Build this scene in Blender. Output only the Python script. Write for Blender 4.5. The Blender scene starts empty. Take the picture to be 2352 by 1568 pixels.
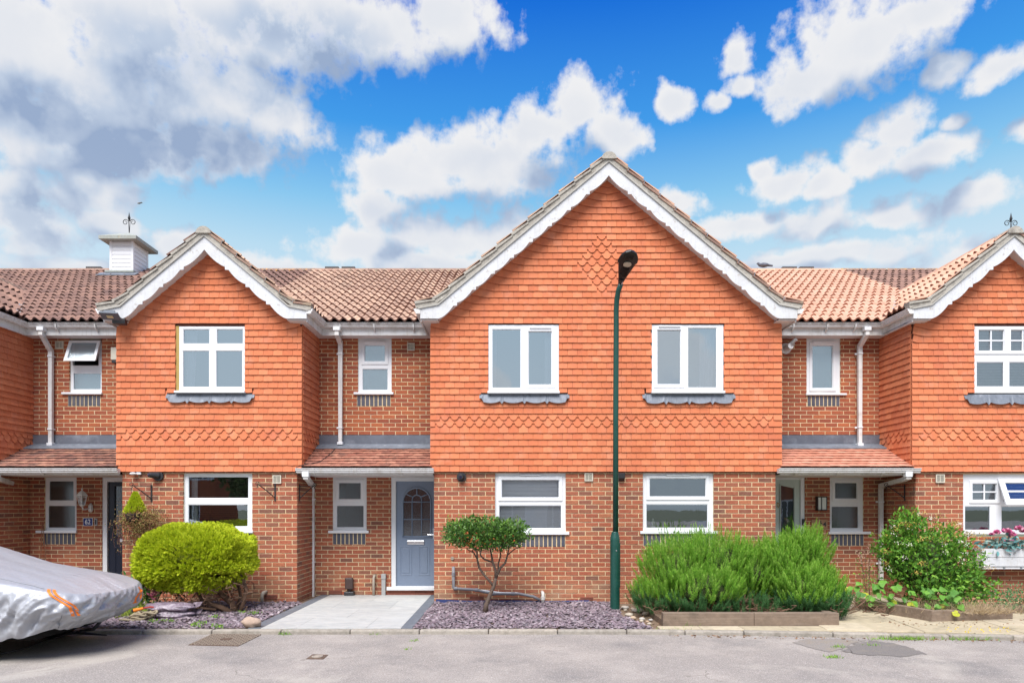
import bpy, math, random
import numpy as np
from mathutils import Vector, Matrix, noise

random.seed(11)
rng = np.random.default_rng(11)
scene = bpy.context.scene
COL = scene.collection
R = math.radians

# ------------------------------------------------------------------ camera
CAM_D = 11.53          # metres from the camera to the front walls (y = 0)
CAM_H = 1.6
cam_data = bpy.data.cameras.new('camera')
cam_data.lens = 24.0
cam_data.sensor_width = 36.0
cam_data.shift_y = 0.162
cam_data.clip_end = 3000
cam = bpy.data.objects.new('camera', cam_data)
cam.location = (0, -CAM_D, CAM_H)
cam.rotation_euler = (R(90), 0, 0)
COL.objects.link(cam)
scene.camera = cam

# ------------------------------------------------------------------ exposure and sun
scene.view_settings.view_transform = 'Standard'
scene.view_settings.look = 'None'
scene.view_settings.gamma = 1.0
scene.view_settings.use_curve_mapping = False
scene.view_settings.exposure = 1.15
scene.cycles.use_denoising = True
scene.cycles.max_bounces = 8
scene.cycles.transparent_max_bounces = 16

SUN_EL, SUN_AZ = 56.0, -14.0     # azimuth from the camera's back, negative = from the left
sun_data = bpy.data.lights.new('sun', 'SUN')
sun_data.energy = 2.9
sun_data.angle = R(42)
sun_data.color = (1.0, 0.965, 0.92)
sun = bpy.data.objects.new('sun', sun_data)
sun.rotation_euler = (R(90 - SUN_EL), 0, R(SUN_AZ))
COL.objects.link(sun)

# ------------------------------------------------------------------ world: nishita blue + cumulus
def dpx(x, y):
    dx, dz = (x - 1176) / 1568.0, (1165 - y) / 1568.0
    return math.atan(dx), math.atan(dz / math.hypot(1, dx))

class NT:
    def __init__(s, tree): s.t = tree; s.n = tree.nodes; s.l = tree.links
    def new(s, typ, **kw):
        n = s.n.new(typ)
        for k, v in kw.items(): setattr(n, k, v)
        return n
    def put(s, sock, v):
        if isinstance(v, bpy.types.NodeSocket): s.l.new(v, sock)
        elif v is not None: sock.default_value = v
    def math(s, op, a, b=None, c=None, clamp=False):
        n = s.new('ShaderNodeMath', operation=op, use_clamp=clamp)
        s.put(n.inputs[0], a)
        if b is not None: s.put(n.inputs[1], b)
        if c is not None: s.put(n.inputs[2], c)
        return n.outputs[0]
    def vmath(s, op, a, b=None):
        n = s.new('ShaderNodeVectorMath', operation=op)
        s.put(n.inputs[0], a)
        if b is not None: s.put(n.inputs[1], b)
        return n.outputs['Value'] if op in ('LENGTH', 'DOT_PRODUCT') else n.outputs[0]
    def mix(s, f, a, b, mode='MIX'):
        n = s.new('ShaderNodeMix', data_type='RGBA', blend_type=mode)
        s.put(n.inputs[0], f); s.put(n.inputs[6], a); s.put(n.inputs[7], b)
        return n.outputs[2]
    def noise(s, vec, scale, detail=4, rough=.55, dist=0):
        n = s.new('ShaderNodeTexNoise')
        s.put(n.inputs['Vector'], vec); n.inputs['Scale'].default_value = scale
        n.inputs['Detail'].default_value = detail; n.inputs['Roughness'].default_value = rough
        n.inputs['Distortion'].default_value = dist
        return n.outputs['Fac']
    def ramp(s, f, stops, interp='LINEAR'):
        n = s.new('ShaderNodeValToRGB'); cr = n.color_ramp; cr.interpolation = interp
        while len(cr.elements) < len(stops): cr.elements.new(0.5)
        for e, (p, c) in zip(cr.elements, stops):
            e.position = p; e.color = tuple(c) + (1,) if len(c) == 3 else c
        s.put(n.inputs[0], f)
        return n.outputs[0]
    def maprange(s, v, a, b, c=0, d=1, smooth=False):
        n = s.new('ShaderNodeMapRange', interpolation_type='SMOOTHSTEP' if smooth else 'LINEAR')
        s.put(n.inputs[0], v)
        for i, q in zip((1, 2, 3, 4), (a, b, c, d)): s.put(n.inputs[i], q)
        return n.outputs[0]

# cloud heaps: (x, y, rx, ry) as seen in the photograph, turned into azimuth and elevation
CLOUDS = [
 (250,220,260,110),(480,330,200,70),(60,300,160,110),(640,250,90,80),(1330,230,70,50),(960,370,90,50),
 (60,90,260,130),(300,60,300,120),(560,60,300,90),(820,50,300,85),(1020,40,150,70),(420,200,230,130),(620,270,130,95),
 (160,270,250,110),(330,330,260,75),(560,210,170,90),(80,420,200,55),(230,430,130,55),(60,500,170,75),(250,505,95,45),
 (1330,250,105,75),(1420,300,75,50),(1230,310,120,55),(1050,360,190,60),(930,400,130,60),(1150,390,160,70),(880,470,80,45),
 (830,560,150,50),(1000,540,200,55),(1160,540,150,60),(640,610,140,30),(960,600,230,35),(400,560,90,35),(150,610,220,30),
 (1560,470,70,35),
 (2000,90,180,95),(2110,20,200,50),(1860,190,130,55),(1700,120,45,35),(1695,185,38,25),(1640,220,35,20),(1552,235,42,32),
 (2180,160,75,30),(2300,165,80,40),(2060,300,90,55),(2140,350,110,50),(2010,360,70,40),(2190,275,45,18),
 (1790,420,110,40),(1900,420,75,30),(1740,385,50,28),(2260,455,80,40),(2340,310,50,25),
 (1700,520,150,38),(1860,510,140,40),(2060,490,110,36),(1950,585,240,35),(2250,590,200,40),(1780,610,160,20),
]
def cloud_group():
    g = bpy.data.node_groups.new('cloud_density', 'ShaderNodeTree')
    g.interface.new_socket('P', in_out='INPUT', socket_type='NodeSocketVector')
    g.interface.new_socket('D', in_out='OUTPUT', socket_type='NodeSocketFloat'); g.interface.new_socket('E', in_out='OUTPUT', socket_type='NodeSocketFloat')
    k = NT(g)
    gi = k.new('NodeGroupInput'); go = k.new('NodeGroupOutput')
    P = gi.outputs[0]
    warp = k.new('ShaderNodeTexNoise'); k.put(warp.inputs['Vector'], P)
    warp.inputs['Scale'].default_value = 8; warp.inputs['Detail'].default_value = 4
    wv = k.vmath('MULTIPLY', k.vmath('SUBTRACT', warp.outputs['Color'], (.5, .5, .5)), (.07, .05, 0))
    PW = k.vmath('ADD', P, wv)
    cur = None
    for (x, y, rx, ry) in CLOUDS:
        a, e = dpx(x, y)
        ra = rx / 1568 * math.cos(a) ** 2 * 1.06; re = ry / 1568 * math.cos(a) * 1.06
        v = k.vmath('SUBTRACT', PW, (a, e, 0))
        v = k.vmath('MULTIPLY', v, (1 / ra, 1 / re, 0))
        d = k.math('SUBTRACT', 1.0, k.vmath('LENGTH', v))
        d = k.math('MINIMUM', k.math('MULTIPLY', d, 1.3), 1.0)
        if cur is None: cur = d
        else: cur = k.math('SMOOTH_MAX', cur, d, .12)
    # beyond the picture the same broken cumulus goes on
    g1 = k.maprange(k.noise(P, 4.2, 4), .44, .60, -.8, .8)
    rim = k.vmath('LENGTH', k.vmath('MULTIPLY', k.vmath('SUBTRACT', P, (0, .28, 0)), (1 / .78, 1 / .50, 0)))
    g1 = k.math('ADD', g1, k.maprange(rim, .95, 1.25, -3, 0))
    cur = k.math('MAXIMUM', k.math('MAXIMUM', cur, -1.2), g1)
    n1 = k.noise(P, 8, 5, .5, 0); n2 = k.noise(P, 26, 9, .58, 0)
    bil = k.math('ABSOLUTE', k.math('SUBTRACT', k.noise(P, 34, 5, .55), .5))
    f = k.math('MULTIPLY_ADD', k.math('SUBTRACT', n1, .5), 1.3, cur)
    f = k.math('MULTIPLY_ADD', k.math('SUBTRACT', n2, .5), 2.6, f)
    f = k.math('MULTIPLY_ADD', bil, -.7, f)
    f = k.math('ADD', f, .10)
    k.l.new(f, go.inputs[0])
    mac = k.math('MULTIPLY_ADD', k.math('SUBTRACT', k.noise(P, 9, 4, .55, .2), .5), 2.2, cur)
    k.l.new(mac, go.inputs[1])
    return g

world = bpy.data.worlds.new('World'); scene.world = world; world.use_nodes = True
k = NT(world.node_tree); k.n.clear()
out = k.new('ShaderNodeOutputWorld'); bg = k.new('ShaderNodeBackground')
sky = k.new('ShaderNodeTexSky', sky_type='NISHITA'); sky.sun_disc = False
sky.sun_elevation = R(SUN_EL); sky.sun_rotation = R(180 + SUN_AZ)
tc = k.new('ShaderNodeTexCoord')
sep = k.new('ShaderNodeSeparateXYZ'); k.l.new(tc.outputs['Generated'], sep.inputs[0])
az = k.math('ARCTAN2', sep.outputs[0], sep.outputs[1])
el = k.math('ARCSINE', k.math('MINIMUM', k.math('MAXIMUM', sep.outputs[2], -1.0), 1.0))
comb = k.new('ShaderNodeCombineXYZ'); k.l.new(az, comb.inputs[0]); k.l.new(el, comb.inputs[1])
CG = cloud_group()
def dens(vec):
    n = k.new('ShaderNodeGroup'); n.node_tree = CG; k.l.new(vec, n.inputs[0]); return n.outputs
D0 = dens(comb.outputs[0]); d0 = D0[0]
D1 = dens(k.vmath('ADD', comb.outputs[0], (-.015, .055, 0)))
alpha = k.maprange(d0, -.05, .75, 0, 1, True)
alpha = k.math('POWER', alpha, .75)
lit = k.math('SUBTRACT', k.math('MULTIPLY_ADD', d0, .22, D0[1]), k.math('MULTIPLY_ADD', D1[0], .22, D1[1]))
lit = k.maprange(lit, -.95, .55, .10, 1, True)
# thick cloud is greyer inside
thick = k.maprange(D0[1], .35, 1.2, 0, 1, True)
lit = k.math('SUBTRACT', lit, k.math('MULTIPLY', thick, .14), clamp=True)
# the heavy grey bellies of the big clouds
dk = None; wz = k.new('ShaderNodeTexNoise'); k.put(wz.inputs['Vector'], comb.outputs[0]); wz.inputs['Scale'].default_value = 9; wz.inputs['Detail'].default_value = 4
PWD = k.vmath('ADD', comb.outputs[0], k.vmath('MULTIPLY', k.vmath('SUBTRACT', wz.outputs['Color'], (.5,.5,.5)), (.16, .09, 0)))
for (x, y, rx, ry, s_) in ((300,310,330,85,1.25),(130,250,210,60,.8),(690,110,300,75,1.1),(380,130,210,70,.9),(250,60,260,60,.5),(60,480,230,85,.95),(1120,370,120,40,.3),(1300,340,170,45,.35),(900,470,140,40,.35),(1870,230,120,40,.35),(1000,590,250,30,.3),(2100,375,110,30,.3),(1900,200,110,60,.2)):
    a, e = dpx(x, y); ra = rx/1568*math.cos(a)**2*1.2; re = ry/1568*math.cos(a)*1.2
    v = k.vmath('MULTIPLY', k.vmath('SUBTRACT', PWD, (a, e, 0)), (1/ra, 1/re, 0))
    q = k.math('MULTIPLY', k.maprange(k.vmath('LENGTH', v), 0, 1.15, 1, 0, True), s_)
    dk = q if dk is None else k.math('SMOOTH_MAX', dk, q, .2)
lit = k.math('SUBTRACT', lit, k.math('MULTIPLY', k.math('MULTIPLY', dk, k.maprange(d0, .25, 1.1, 0, 1, True)), .62), clamp=True)
SK = 1.0
cl = k.ramp(lit, [(0, (.145, .19, .275)), (.4, (.24, .28, .345)), (.72, (.335, .35, .38)), (1, (.40, .40, .405))])
blue = k.ramp(k.maprange(el, 0, 1.2, 0, 1), [(0, (.28, .35, .40)), (.24, (.25, .34, .405)), (.29, (.20, .32, .40)), (.345, (.11, .26, .395)), (.42, (.022, .15, .375)), (.53, (.001, .07, .32)), (.75, (.001, .05, .25)), (1, (.001, .045, .22))])
nish = k.mix(1.0, sky.outputs[0], (.09, .09, .09, 1), 'MULTIPLY')
base = k.mix(.05, blue, nish)
fin = k.mix(alpha, base, cl)
haze = k.maprange(el, .16, .44, .60, 0, True)
fin = k.mix(haze, fin, (.34, .37, .40, 1))
below = k.maprange(el, -.02, .0, 0, 1)
fin = k.mix(below, (.18, .17, .16, 1), fin)
k.l.new(k.mix(1.0, fin, (10, 10, 10, 1), 'MULTIPLY'), bg.inputs[0])
bg.inputs[1].default_value = 0.1
k.l.new(bg.outputs[0], out.inputs[0])

# ------------------------------------------------------------------ helpers
WM = {}
def at(x, y, Y):
    s = 1568.0 / (CAM_D + Y)
    return ((x - 1176) / s, Y, CAM_H - (y - 1165) / s)
def ax(x, Y): return at(x, 0, Y)[0]
def az_(y, Y): return at(0, y, Y)[2]

def link(o, parent=None, m=None):
    COL.objects.link(o)
    if m is not None: o.matrix_basis = m
    w = m.copy() if m is not None else Matrix.Identity(4)
    if parent is not None:
        o.parent = parent
        o.matrix_parent_inverse = WM[parent.name].inverted()
    WM[o.name] = w
    return o

USED = set()
def thing(name, label, cat, loc=(0, 0, 0), group=None):
    o = bpy.data.objects.new(name, None)
    o.empty_display_size = .1
    o['label'] = label; o['category'] = cat
    if group: o['group'] = group
    return link(o, None, Matrix.Translation(loc))
def tag(o, label, cat, group=None):
    o['label'] = label; o['category'] = cat
    if group: o['group'] = group
    return o

class MB:
    def __init__(s): s.v = []; s.f = []
    def poly(s, pts):
        i = len(s.v); s.v += [tuple(p) for p in pts]; s.f.append(tuple(range(i, i + len(pts))))
    def box(s, x0, x1, y0, y1, z0, z1):
        if x0 > x1: x0, x1 = x1, x0
        if y0 > y1: y0, y1 = y1, y0
        if z0 > z1: z0, z1 = z1, z0
        i = len(s.v)
        s.v += [(x0,y0,z0),(x1,y0,z0),(x1,y1,z0),(x0,y1,z0),(x0,y0,z1),(x1,y0,z1),(x1,y1,z1),(x0,y1,z1)]
        for f in ((0,3,2,1),(4,5,6,7),(0,1,5,4),(1,2,6,5),(2,3,7,6),(3,0,4,7)): s.f.append(tuple(i + q for q in f))
        return s
    def prism(s, pts, ext):
        """closed polygon (3d points) extruded by the vector ext"""
        n = len(pts); i = len(s.v); e = Vector(ext)
        s.v += [tuple(p) for p in pts] + [tuple(Vector(p) + e) for p in pts]
        s.f.append(tuple(range(i, i + n))); s.f.append(tuple(range(i + 2 * n - 1, i + n - 1, -1)))
        for a in range(n):
            b = (a + 1) % n; s.f.append((i + a, i + n + a, i + n + b, i + b))
        return s
    def tube(s, pts, r, n=8, cap=True, rot=0.0):
        pts = [Vector(p) for p in pts]; m = len(pts)
        rr = r if isinstance(r, (list, tuple)) else [r] * m
        i = len(s.v)
        t0 = (pts[1] - pts[0]).normalized()
        ref = Vector((0, 0, 1)) if abs(t0.z) < .9 else Vector((0, 1, 0))
        u = t0.cross(ref).normalized()
        for j in range(m):
            a = (pts[j] - pts[j - 1]).normalized() if j else None
            b = (pts[j + 1] - pts[j]).normalized() if j < m - 1 else None
            t = (a + b).normalized() if (a is not None and b is not None and (a + b).length > 1e-6) else (b if a is None else a)
            u = (u - t * u.dot(t)).normalized(); w = t.cross(u)
            sc = 1.0
            if a is not None and b is not None: sc = 1 / max(.5, a.dot(t))
            for q in range(n):
                an = 2 * math.pi * q / n + rot
                s.v.append(tuple(pts[j] + (u * math.cos(an) + w * math.sin(an)) * rr[j] * sc))
        for j in range(m - 1):
            for q in range(n):
                q2 = (q + 1) % n
                s.f.append((i + j*n + q, i + j*n + q2, i + (j+1)*n + q2, i + (j+1)*n + q))
        if cap:
            s.f.append(tuple(i + q for q in range(n - 1, -1, -1)))
            s.f.append(tuple(i + (m-1)*n + q for q in range(n)))
        return s
    def lathe(s, c, prof, n=16):
        """prof: list of (radius, z) around the vertical axis through c"""
        i = len(s.v)
        for (r, z) in prof:
            for q in range(n):
                a = 2 * math.pi * q / n
                s.v.append((c[0] + r*math.cos(a), c[1] + r*math.sin(a), c[2] + z))
        for j in range(len(prof) - 1):
            for q in range(n):
                q2 = (q+1) % n
                s.f.append((i+j*n+q, i+j*n+q2, i+(j+1)*n+q2, i+(j+1)*n+q))
        s.f.append(tuple(i + q for q in range(n - 1, -1, -1)))
        s.f.append(tuple(i + (len(prof)-1)*n + q for q in range(n)))
        return s
    def blob(s, c, r, seed=0, amp=.25, n=10, freq=1.5):
        """lumpy ellipsoid"""
        i = len(s.v); m = n
        for a in range(m + 1):
            th = math.pi * a / m
            for b in range(2 * n):
                ph = math.pi * b / n
                d = Vector((math.sin(th)*math.cos(ph), math.sin(th)*math.sin(ph), math.cos(th)))
                q = 1 + amp * noise.noise(d * freq + Vector((seed * 3.1, seed, 0)))
                s.v.append((c[0]+d.x*r[0]*q, c[1]+d.y*r[1]*q, c[2]+d.z*r[2]*q))
        for a in range(m):
            for b in range(2*n):
                b2 = (b+1) % (2*n)
                s.f.append((i+a*2*n+b, i+(a+1)*2*n+b, i+(a+1)*2*n+b2, i+a*2*n+b2))
        return s
    def plate(s, u0, u1, z0, z1, y0, y1, holes=(), frame=None):
        """slab in the u-z plane with rectangular holes; frame maps (u, y, z) to the world"""
        F = frame or (lambda u, y, z: (u, y, z))
        us = sorted({u0, u1} | {min(max(h[0], u0), u1) for h in holes} | {min(max(h[1], u0), u1) for h in holes})
        zs = sorted({z0, z1} | {min(max(h[2], z0), z1) for h in holes} | {min(max(h[3], z0), z1) for h in holes})
        def solid(i, j):
            if i < 0 or j < 0 or i >= len(us) - 1 or j >= len(zs) - 1: return False
            u, z = (us[i]+us[i+1])/2, (zs[j]+zs[j+1])/2
            return not any(h[0] < u < h[1] and h[2] < z < h[3] for h in holes)
        q = lambda *p: s.poly([F(*x) for x in p])
        for i in range(len(us) - 1):
            for j in range(len(zs) - 1):
                if not solid(i, j): continue
                a, b, c, d = us[i], us[i+1], zs[j], zs[j+1]
                q((a,y0,c),(b,y0,c),(b,y0,d),(a,y0,d)); q((a,y1,c),(a,y1,d),(b,y1,d),(b,y1,c))
                if not solid(i-1, j): q((a,y0,c),(a,y0,d),(a,y1,d),(a,y1,c))
                if not solid(i+1, j): q((b,y0,c),(b,y1,c),(b,y1,d),(b,y0,d))
                if not solid(i, j-1): q((a,y0,c),(a,y1,c),(b,y1,c),(b,y0,c))
                if not solid(i, j+1): q((a,y0,d),(b,y0,d),(b,y1,d),(a,y1,d))
        return s

def obj(name, mb, mat, parent=None, bevel=0, smooth=False, weld=False):
    me = bpy.data.meshes.new(name); me.from_pydata(mb.v, [], mb.f)
    if weld or bevel:
        import bmesh
        bm = bmesh.new(); bm.from_mesh(me)
        bmesh.ops.remove_doubles(bm, verts=bm.verts, dist=1e-5)
        bmesh.ops.recalc_face_normals(bm, faces=bm.faces)
        bm.to_mesh(me); bm.free()
    me.validate(); me.update()
    if mat: me.materials.append(mat)
    o = bpy.data.objects.new(name, me)
    if smooth:
        for p in me.polygons: p.use_smooth = True
    if bevel:
        b = o.modifiers.new('bevel', 'BEVEL'); b.width = bevel; b.segments = 2; b.limit_method = 'ANGLE'; b.angle_limit = R(40)
    return link(o, parent)

# ---- pieces: templates that are placed many times, singly or joined
def template(verts, faces):
    V = np.array(verts, dtype=np.float32)
    return (V, np.array([i for f in faces for i in f], dtype=np.int32), np.array([len(f) for f in faces], dtype=np.int32))
def joined_mesh(name, blocks, mats, smooth=False):
    """blocks: list of (template, array of 4x4 matrices, material index)"""
    Vs, Ls, Ss, Ms = [], [], [], []; off = 0
    for (tv, tl, ts), mm, mi in blocks:
        mm = np.asarray(mm, dtype=np.float32)
        if len(mm) == 0: continue
        hv = np.c_[tv, np.ones(len(tv), dtype=np.float32)]
        V = np.einsum('nij,vj->nvi', mm, hv)[:, :, :3].reshape(-1, 3)
        L = (tl[None, :] + (np.arange(len(mm)) * len(tv))[:, None] + off).reshape(-1)
        Vs.append(V); Ls.append(L); Ss.append(np.tile(ts, len(mm))); Ms.append(np.full(len(ts) * len(mm), mi)); off += len(V)
    me = bpy.data.meshes.new(name)
    if not Vs: return me
    V = np.concatenate(Vs); L = np.concatenate(Ls).astype(np.int32); S = np.concatenate(Ss).astype(np.int32); Mi = np.concatenate(Ms).astype(np.int32)
    me.vertices.add(len(V)); me.vertices.foreach_set('co', V.astype(np.float32).ravel())
    me.loops.add(len(L)); me.loops.foreach_set('vertex_index', L)
    me.polygons.add(len(S)); st = np.zeros(len(S), dtype=np.int32); st[1:] = np.cumsum(S)[:-1]
    me.polygons.foreach_set('loop_start', st)
    me.polygons.foreach_set('material_index', Mi)
    me.polygons.foreach_set('use_smooth', np.full(len(S), bool(smooth)))
    me.update(calc_edges=True)
    for m in mats: me.materials.append(m)
    return me
TM = {}
def tmesh(key, tpl, mat):
    kk = (key, mat.name)
    if kk not in TM: TM[kk] = joined_mesh(key, [(tpl, [np.eye(4)], 0)], [mat])
    return TM[kk]

OCC = [(330,590,1200,1400),(1450,1940,1225,1410),(2040,2260,1190,1390),(0,300,1310,1470),(1030,1200,1205,1262)]
class Pieces:
    """collects the like pieces of one thing; the ones that show largest become objects"""
    def __init__(s, name, stuffname, root, limit=300):
        s.name = name; s.stuff = stuffname; s.root = root; s.limit = limit; s.items = []
    def add(s, key, tpl, mat, m, parent, size, n):
        s.items.append((key, tpl, mat, m, parent, size, n))
    def finish(s):
        sc = []
        for i, (key, tpl, mat, m, parent, size, n) in enumerate(s.items):
            p = m.translation
            dy = p.y + CAM_D
            x = 1176 + p.x / dy * 1568; y = 1165 - (p.z - CAM_H) / dy * 1568
            w = 0
            d = Vector((-p.x, -CAM_D - p.y, CAM_H - p.z)); L = d.length
            if 0 < x < 2352 and 0 < y < 1568: w = size * max(0.0, n.dot(d) / L) / (L * L)
            if any(a < x < b and c < y < e for a, b, c, e in OCC): w *= .05
            sc.append(w)
        order = sorted(range(len(s.items)), key=lambda i: -sc[i])
        keep = {i for i in order[:s.limit] if sc[i] > 0}
        rest = {}
        for i, it in enumerate(s.items):
            key, tpl, mat, m, parent, size, n = it
            if i in keep:
                o = bpy.data.objects.new(s.name, tmesh(s.name + '_' + key, tpl, mat)); link(o, parent, m)
            else: rest.setdefault((key, mat.name), (tpl, mat, []))[2].append(np.array(m))
        if rest:
            mats = []; blocks = []
            for (kk, (tpl, mat, mm)) in rest.items():
                if mat not in mats: mats.append(mat)
                blocks.append((tpl, mm, mats.index(mat)))
            o = bpy.data.objects.new(s.stuff, joined_mesh(s.stuff, blocks, mats)); o['kind'] = 'stuff'
            link(o, s.root)

# ------------------------------------------------------------------ materials
MATS = {}
def mat(name, col, rough=.8, var=.12, sc=25, bump=0, bsc=60, cols=None, dirt=None, spec=.3, metal=0, trans=0, dist=.01, streak=None, dirt2=None, det=5, sdir=(1, 1, .08)):
    if name in MATS: return MATS[name]
    m = bpy.data.materials.new(name); m.use_nodes = True; MATS[name] = m
    k = NT(m.node_tree); b = k.n['Principled BSDF']
    geo = k.new('ShaderNodeNewGeometry'); pos = geo.outputs['Position']
    c = tuple(col) + (1,)
    if cols:
        oi = k.new('ShaderNodeObjectInfo')
        rnd = k.math('FRACT', k.math('ADD', k.math('MULTIPLY', oi.outputs['Random'], 7.31), geo.outputs['Random Per Island']))
        c = k.ramp(rnd, [(i / max(1, len(cols) - 1), q) for i, q in enumerate(cols)])
    if var:
        n = k.noise(pos, sc, det, .6)
        c = k.mix(1.0, c, k.ramp(n, [(.25, (1 - var,) * 3), (.75, (1 + var * .8,) * 3)]), 'MULTIPLY')
    for dd in (dirt, dirt2):
        if dd:      # (colour, amount, scale, lo, hi)
            n = k.noise(pos, dd[2], 6, .65)
            c = k.mix(k.math('MULTIPLY', k.maprange(n, dd[3], dd[4], 0, 1), dd[1]), c, tuple(dd[0]) + (1,))
    if streak:      # vertical run marks: (colour, amount, scale)
        mp = k.vmath('MULTIPLY', pos, sdir); n = k.noise(mp, streak[2], 4, .6)
        c = k.mix(k.math('MULTIPLY', k.maprange(n, .52, .72, 0, 1), streak[1]), c, tuple(streak[0]) + (1,))
    k.put(b.inputs['Base Color'], c)
    b.inputs['Roughness'].default_value = rough
    b.inputs['Specular IOR Level'].default_value = spec
    b.inputs['Metallic'].default_value = metal
    if bump:
        bn = k.new('ShaderNodeBump'); bn.inputs['Strength'].default_value = bump; bn.inputs['Distance'].default_value = dist
        k.put(bn.inputs['Height'], k.noise(pos, bsc, 5, .6)); k.l.new(bn.outputs[0], b.inputs['Normal'])
    if trans:
        tr = k.new('ShaderNodeBsdfTranslucent'); k.put(tr.inputs[0], c)
        mx = k.new('ShaderNodeMixShader'); mx.inputs[0].default_value = trans
        k.l.new(b.outputs[0], mx.inputs[1]); k.l.new(tr.outputs[0], mx.inputs[2])
        k.l.new(mx.outputs[0], k.n['Material Output'].inputs[0])
    return m

def glass_mat(name, refl=.22, tint=(.9, .93, .95), rough=0.0, wav=.15, obscure=0, dcol=((.02,.025,.025,1),(.09,.10,.10,1))):
    if name in MATS: return MATS[name]
    m = bpy.data.materials.new(name); m.use_nodes = True; MATS[name] = m
    k = NT(m.node_tree); k.n.remove(k.n['Principled BSDF'])
    geo = k.new('ShaderNodeNewGeometry')
    gl = k.new('ShaderNodeBsdfGlossy'); gl.inputs['Roughness'].default_value = rough; gl.inputs[0].default_value = (.86, .94, 1, 1)
    bn = k.new('ShaderNodeBump'); bn.inputs['Strength'].default_value = wav; bn.inputs['Distance'].default_value = .002
    k.put(bn.inputs['Height'], k.noise(geo.outputs['Position'], 60 if obscure else 3, 3)); k.l.new(bn.outputs[0], gl.inputs['Normal'])
    if obscure:
        tr = k.new('ShaderNodeMixShader'); tr.inputs[0].default_value = obscure
        t1 = k.new('ShaderNodeBsdfTransparent'); t1.inputs[0].default_value = tuple(tint) + (1,)
        t2 = k.new('ShaderNodeBsdfDiffuse')
        k.put(t2.inputs[0], k.mix(k.noise(geo.outputs['Position'], 70, 3), dcol[0], dcol[1]))
        k.l.new(t1.outputs[0], tr.inputs[1]); k.l.new(t2.outputs[0], tr.inputs[2]); src = tr.outputs[0]
    else:
        t1 = k.new('ShaderNodeBsdfTransparent'); t1.inputs[0].default_value = tuple(tint) + (1,); src = t1.outputs[0]
    fr = k.new('ShaderNodeFresnel'); fr.inputs[0].default_value = 1.5
    fac = k.math('ADD', fr.outputs[0], refl, clamp=True)
    mx = k.new('ShaderNodeMixShader'); k.l.new(fac, mx.inputs[0]); k.l.new(src, mx.inputs[1]); k.l.new(gl.outputs[0], mx.inputs[2])
    k.l.new(mx.outputs[0], k.n['Material Output'].inputs[0])
    return m

def plain(name, col, rough=.6, **kw): return mat(name, col, rough, var=kw.pop('var', .05), **kw)
BR_COLS = [(0.370,0.108,0.060),(0.302,0.089,0.052),(0.403,0.131,0.070),(0.347,0.100,0.056),(0.190,0.085,0.060),(0.381,0.114,0.062),(0.246,0.097,0.062),(0.414,0.148,0.075),(0.336,0.103,0.056),(0.358,0.097,0.052)]
m_brick = mat('red_brick', (.3,.08,.05), .9, var=.22, sc=45, bump=.7, bsc=38, cols=BR_COLS, dist=.006, dirt=((.42,.28,.17),.35,6,.55,.78))
def splash(m):
    k = NT(m.node_tree); b = k.n['Principled BSDF']; old = b.inputs['Base Color'].links[0].from_socket
    geo = k.new('ShaderNodeNewGeometry'); sp = k.new('ShaderNodeSeparateXYZ'); k.l.new(geo.outputs['Position'], sp.inputs[0])
    f = k.math('MULTIPLY', k.maprange(sp.outputs[2], .05, .60, .5, 0), k.maprange(k.noise(geo.outputs['Position'], 2.2, 5, .6), .42, .66, 0, 1))
    k.l.new(k.mix(f, old, (.44,.31,.19,1)), b.inputs['Base Color'])
splash(m_brick)
m_brick_up = mat('red_brick_upper', (.3,.08,.05), .9, var=.18, sc=45, bump=.6, bsc=38, dist=.006, cols=[(.36,.105,.046),(.29,.08,.044),(.40,.12,.052),(.33,.092,.045),(.26,.072,.042)])
m_blue = mat('blue_brick', (.09,.09,.11), .7, var=.15, bump=.3, cols=[(.10,.10,.125),(.075,.078,.10),(.12,.115,.13)])
m_mortar = mat('mortar', (.70,.54,.32), .95, var=.15, sc=18, bump=.4, dirt=((.48,.42,.34),.6,2.0,.45,.7))
m_tile = mat('orange_hung_tile', (.64,.15,.07), .85, var=.10, sc=30, bump=.25, bsc=90, dist=.003,
    cols=[(0.614,0.189,0.083),(0.543,0.158,0.070),(0.649,0.218,0.100),(0.577,0.172,0.076),(0.625,0.196,0.088),(0.560,0.166,0.074),(0.667,0.229,0.109),(0.590,0.177,0.080)], dirt=((.66,.33,.23),.35,3.5,.55,.75), dirt2=((.44,.12,.07),.45,1.3,.52,.7), streak=((.40,.15,.10),.25,14))
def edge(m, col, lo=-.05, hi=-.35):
    """the sawn lower edges carry painted course shade plus their unbleached body colour"""
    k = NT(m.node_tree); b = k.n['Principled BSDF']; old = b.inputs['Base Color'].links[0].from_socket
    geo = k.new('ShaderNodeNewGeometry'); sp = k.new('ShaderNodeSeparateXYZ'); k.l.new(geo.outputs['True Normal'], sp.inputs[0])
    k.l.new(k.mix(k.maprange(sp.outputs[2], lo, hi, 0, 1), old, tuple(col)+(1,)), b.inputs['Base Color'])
edge(m_tile, (.38,.10,.058), -.5, -.8)  # shadow line under each hung course, painted into the tile's lower edge
m_batten = plain('tile_backing', (.16,.06,.04), .9)
m_rt_dark = mat('brown_roof_tile', (.16,.10,.095), .9, var=.2, sc=30, bump=.5, bsc=80, cols=[(0.327,0.190,0.145),(0.240,0.142,0.113),(0.369,0.218,0.163),(0.283,0.165,0.129)], dirt=((.38,.26,.13),.5,9,.62,.75), dirt2=((.13,.09,.08),.5,1.2,.5,.7))
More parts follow.
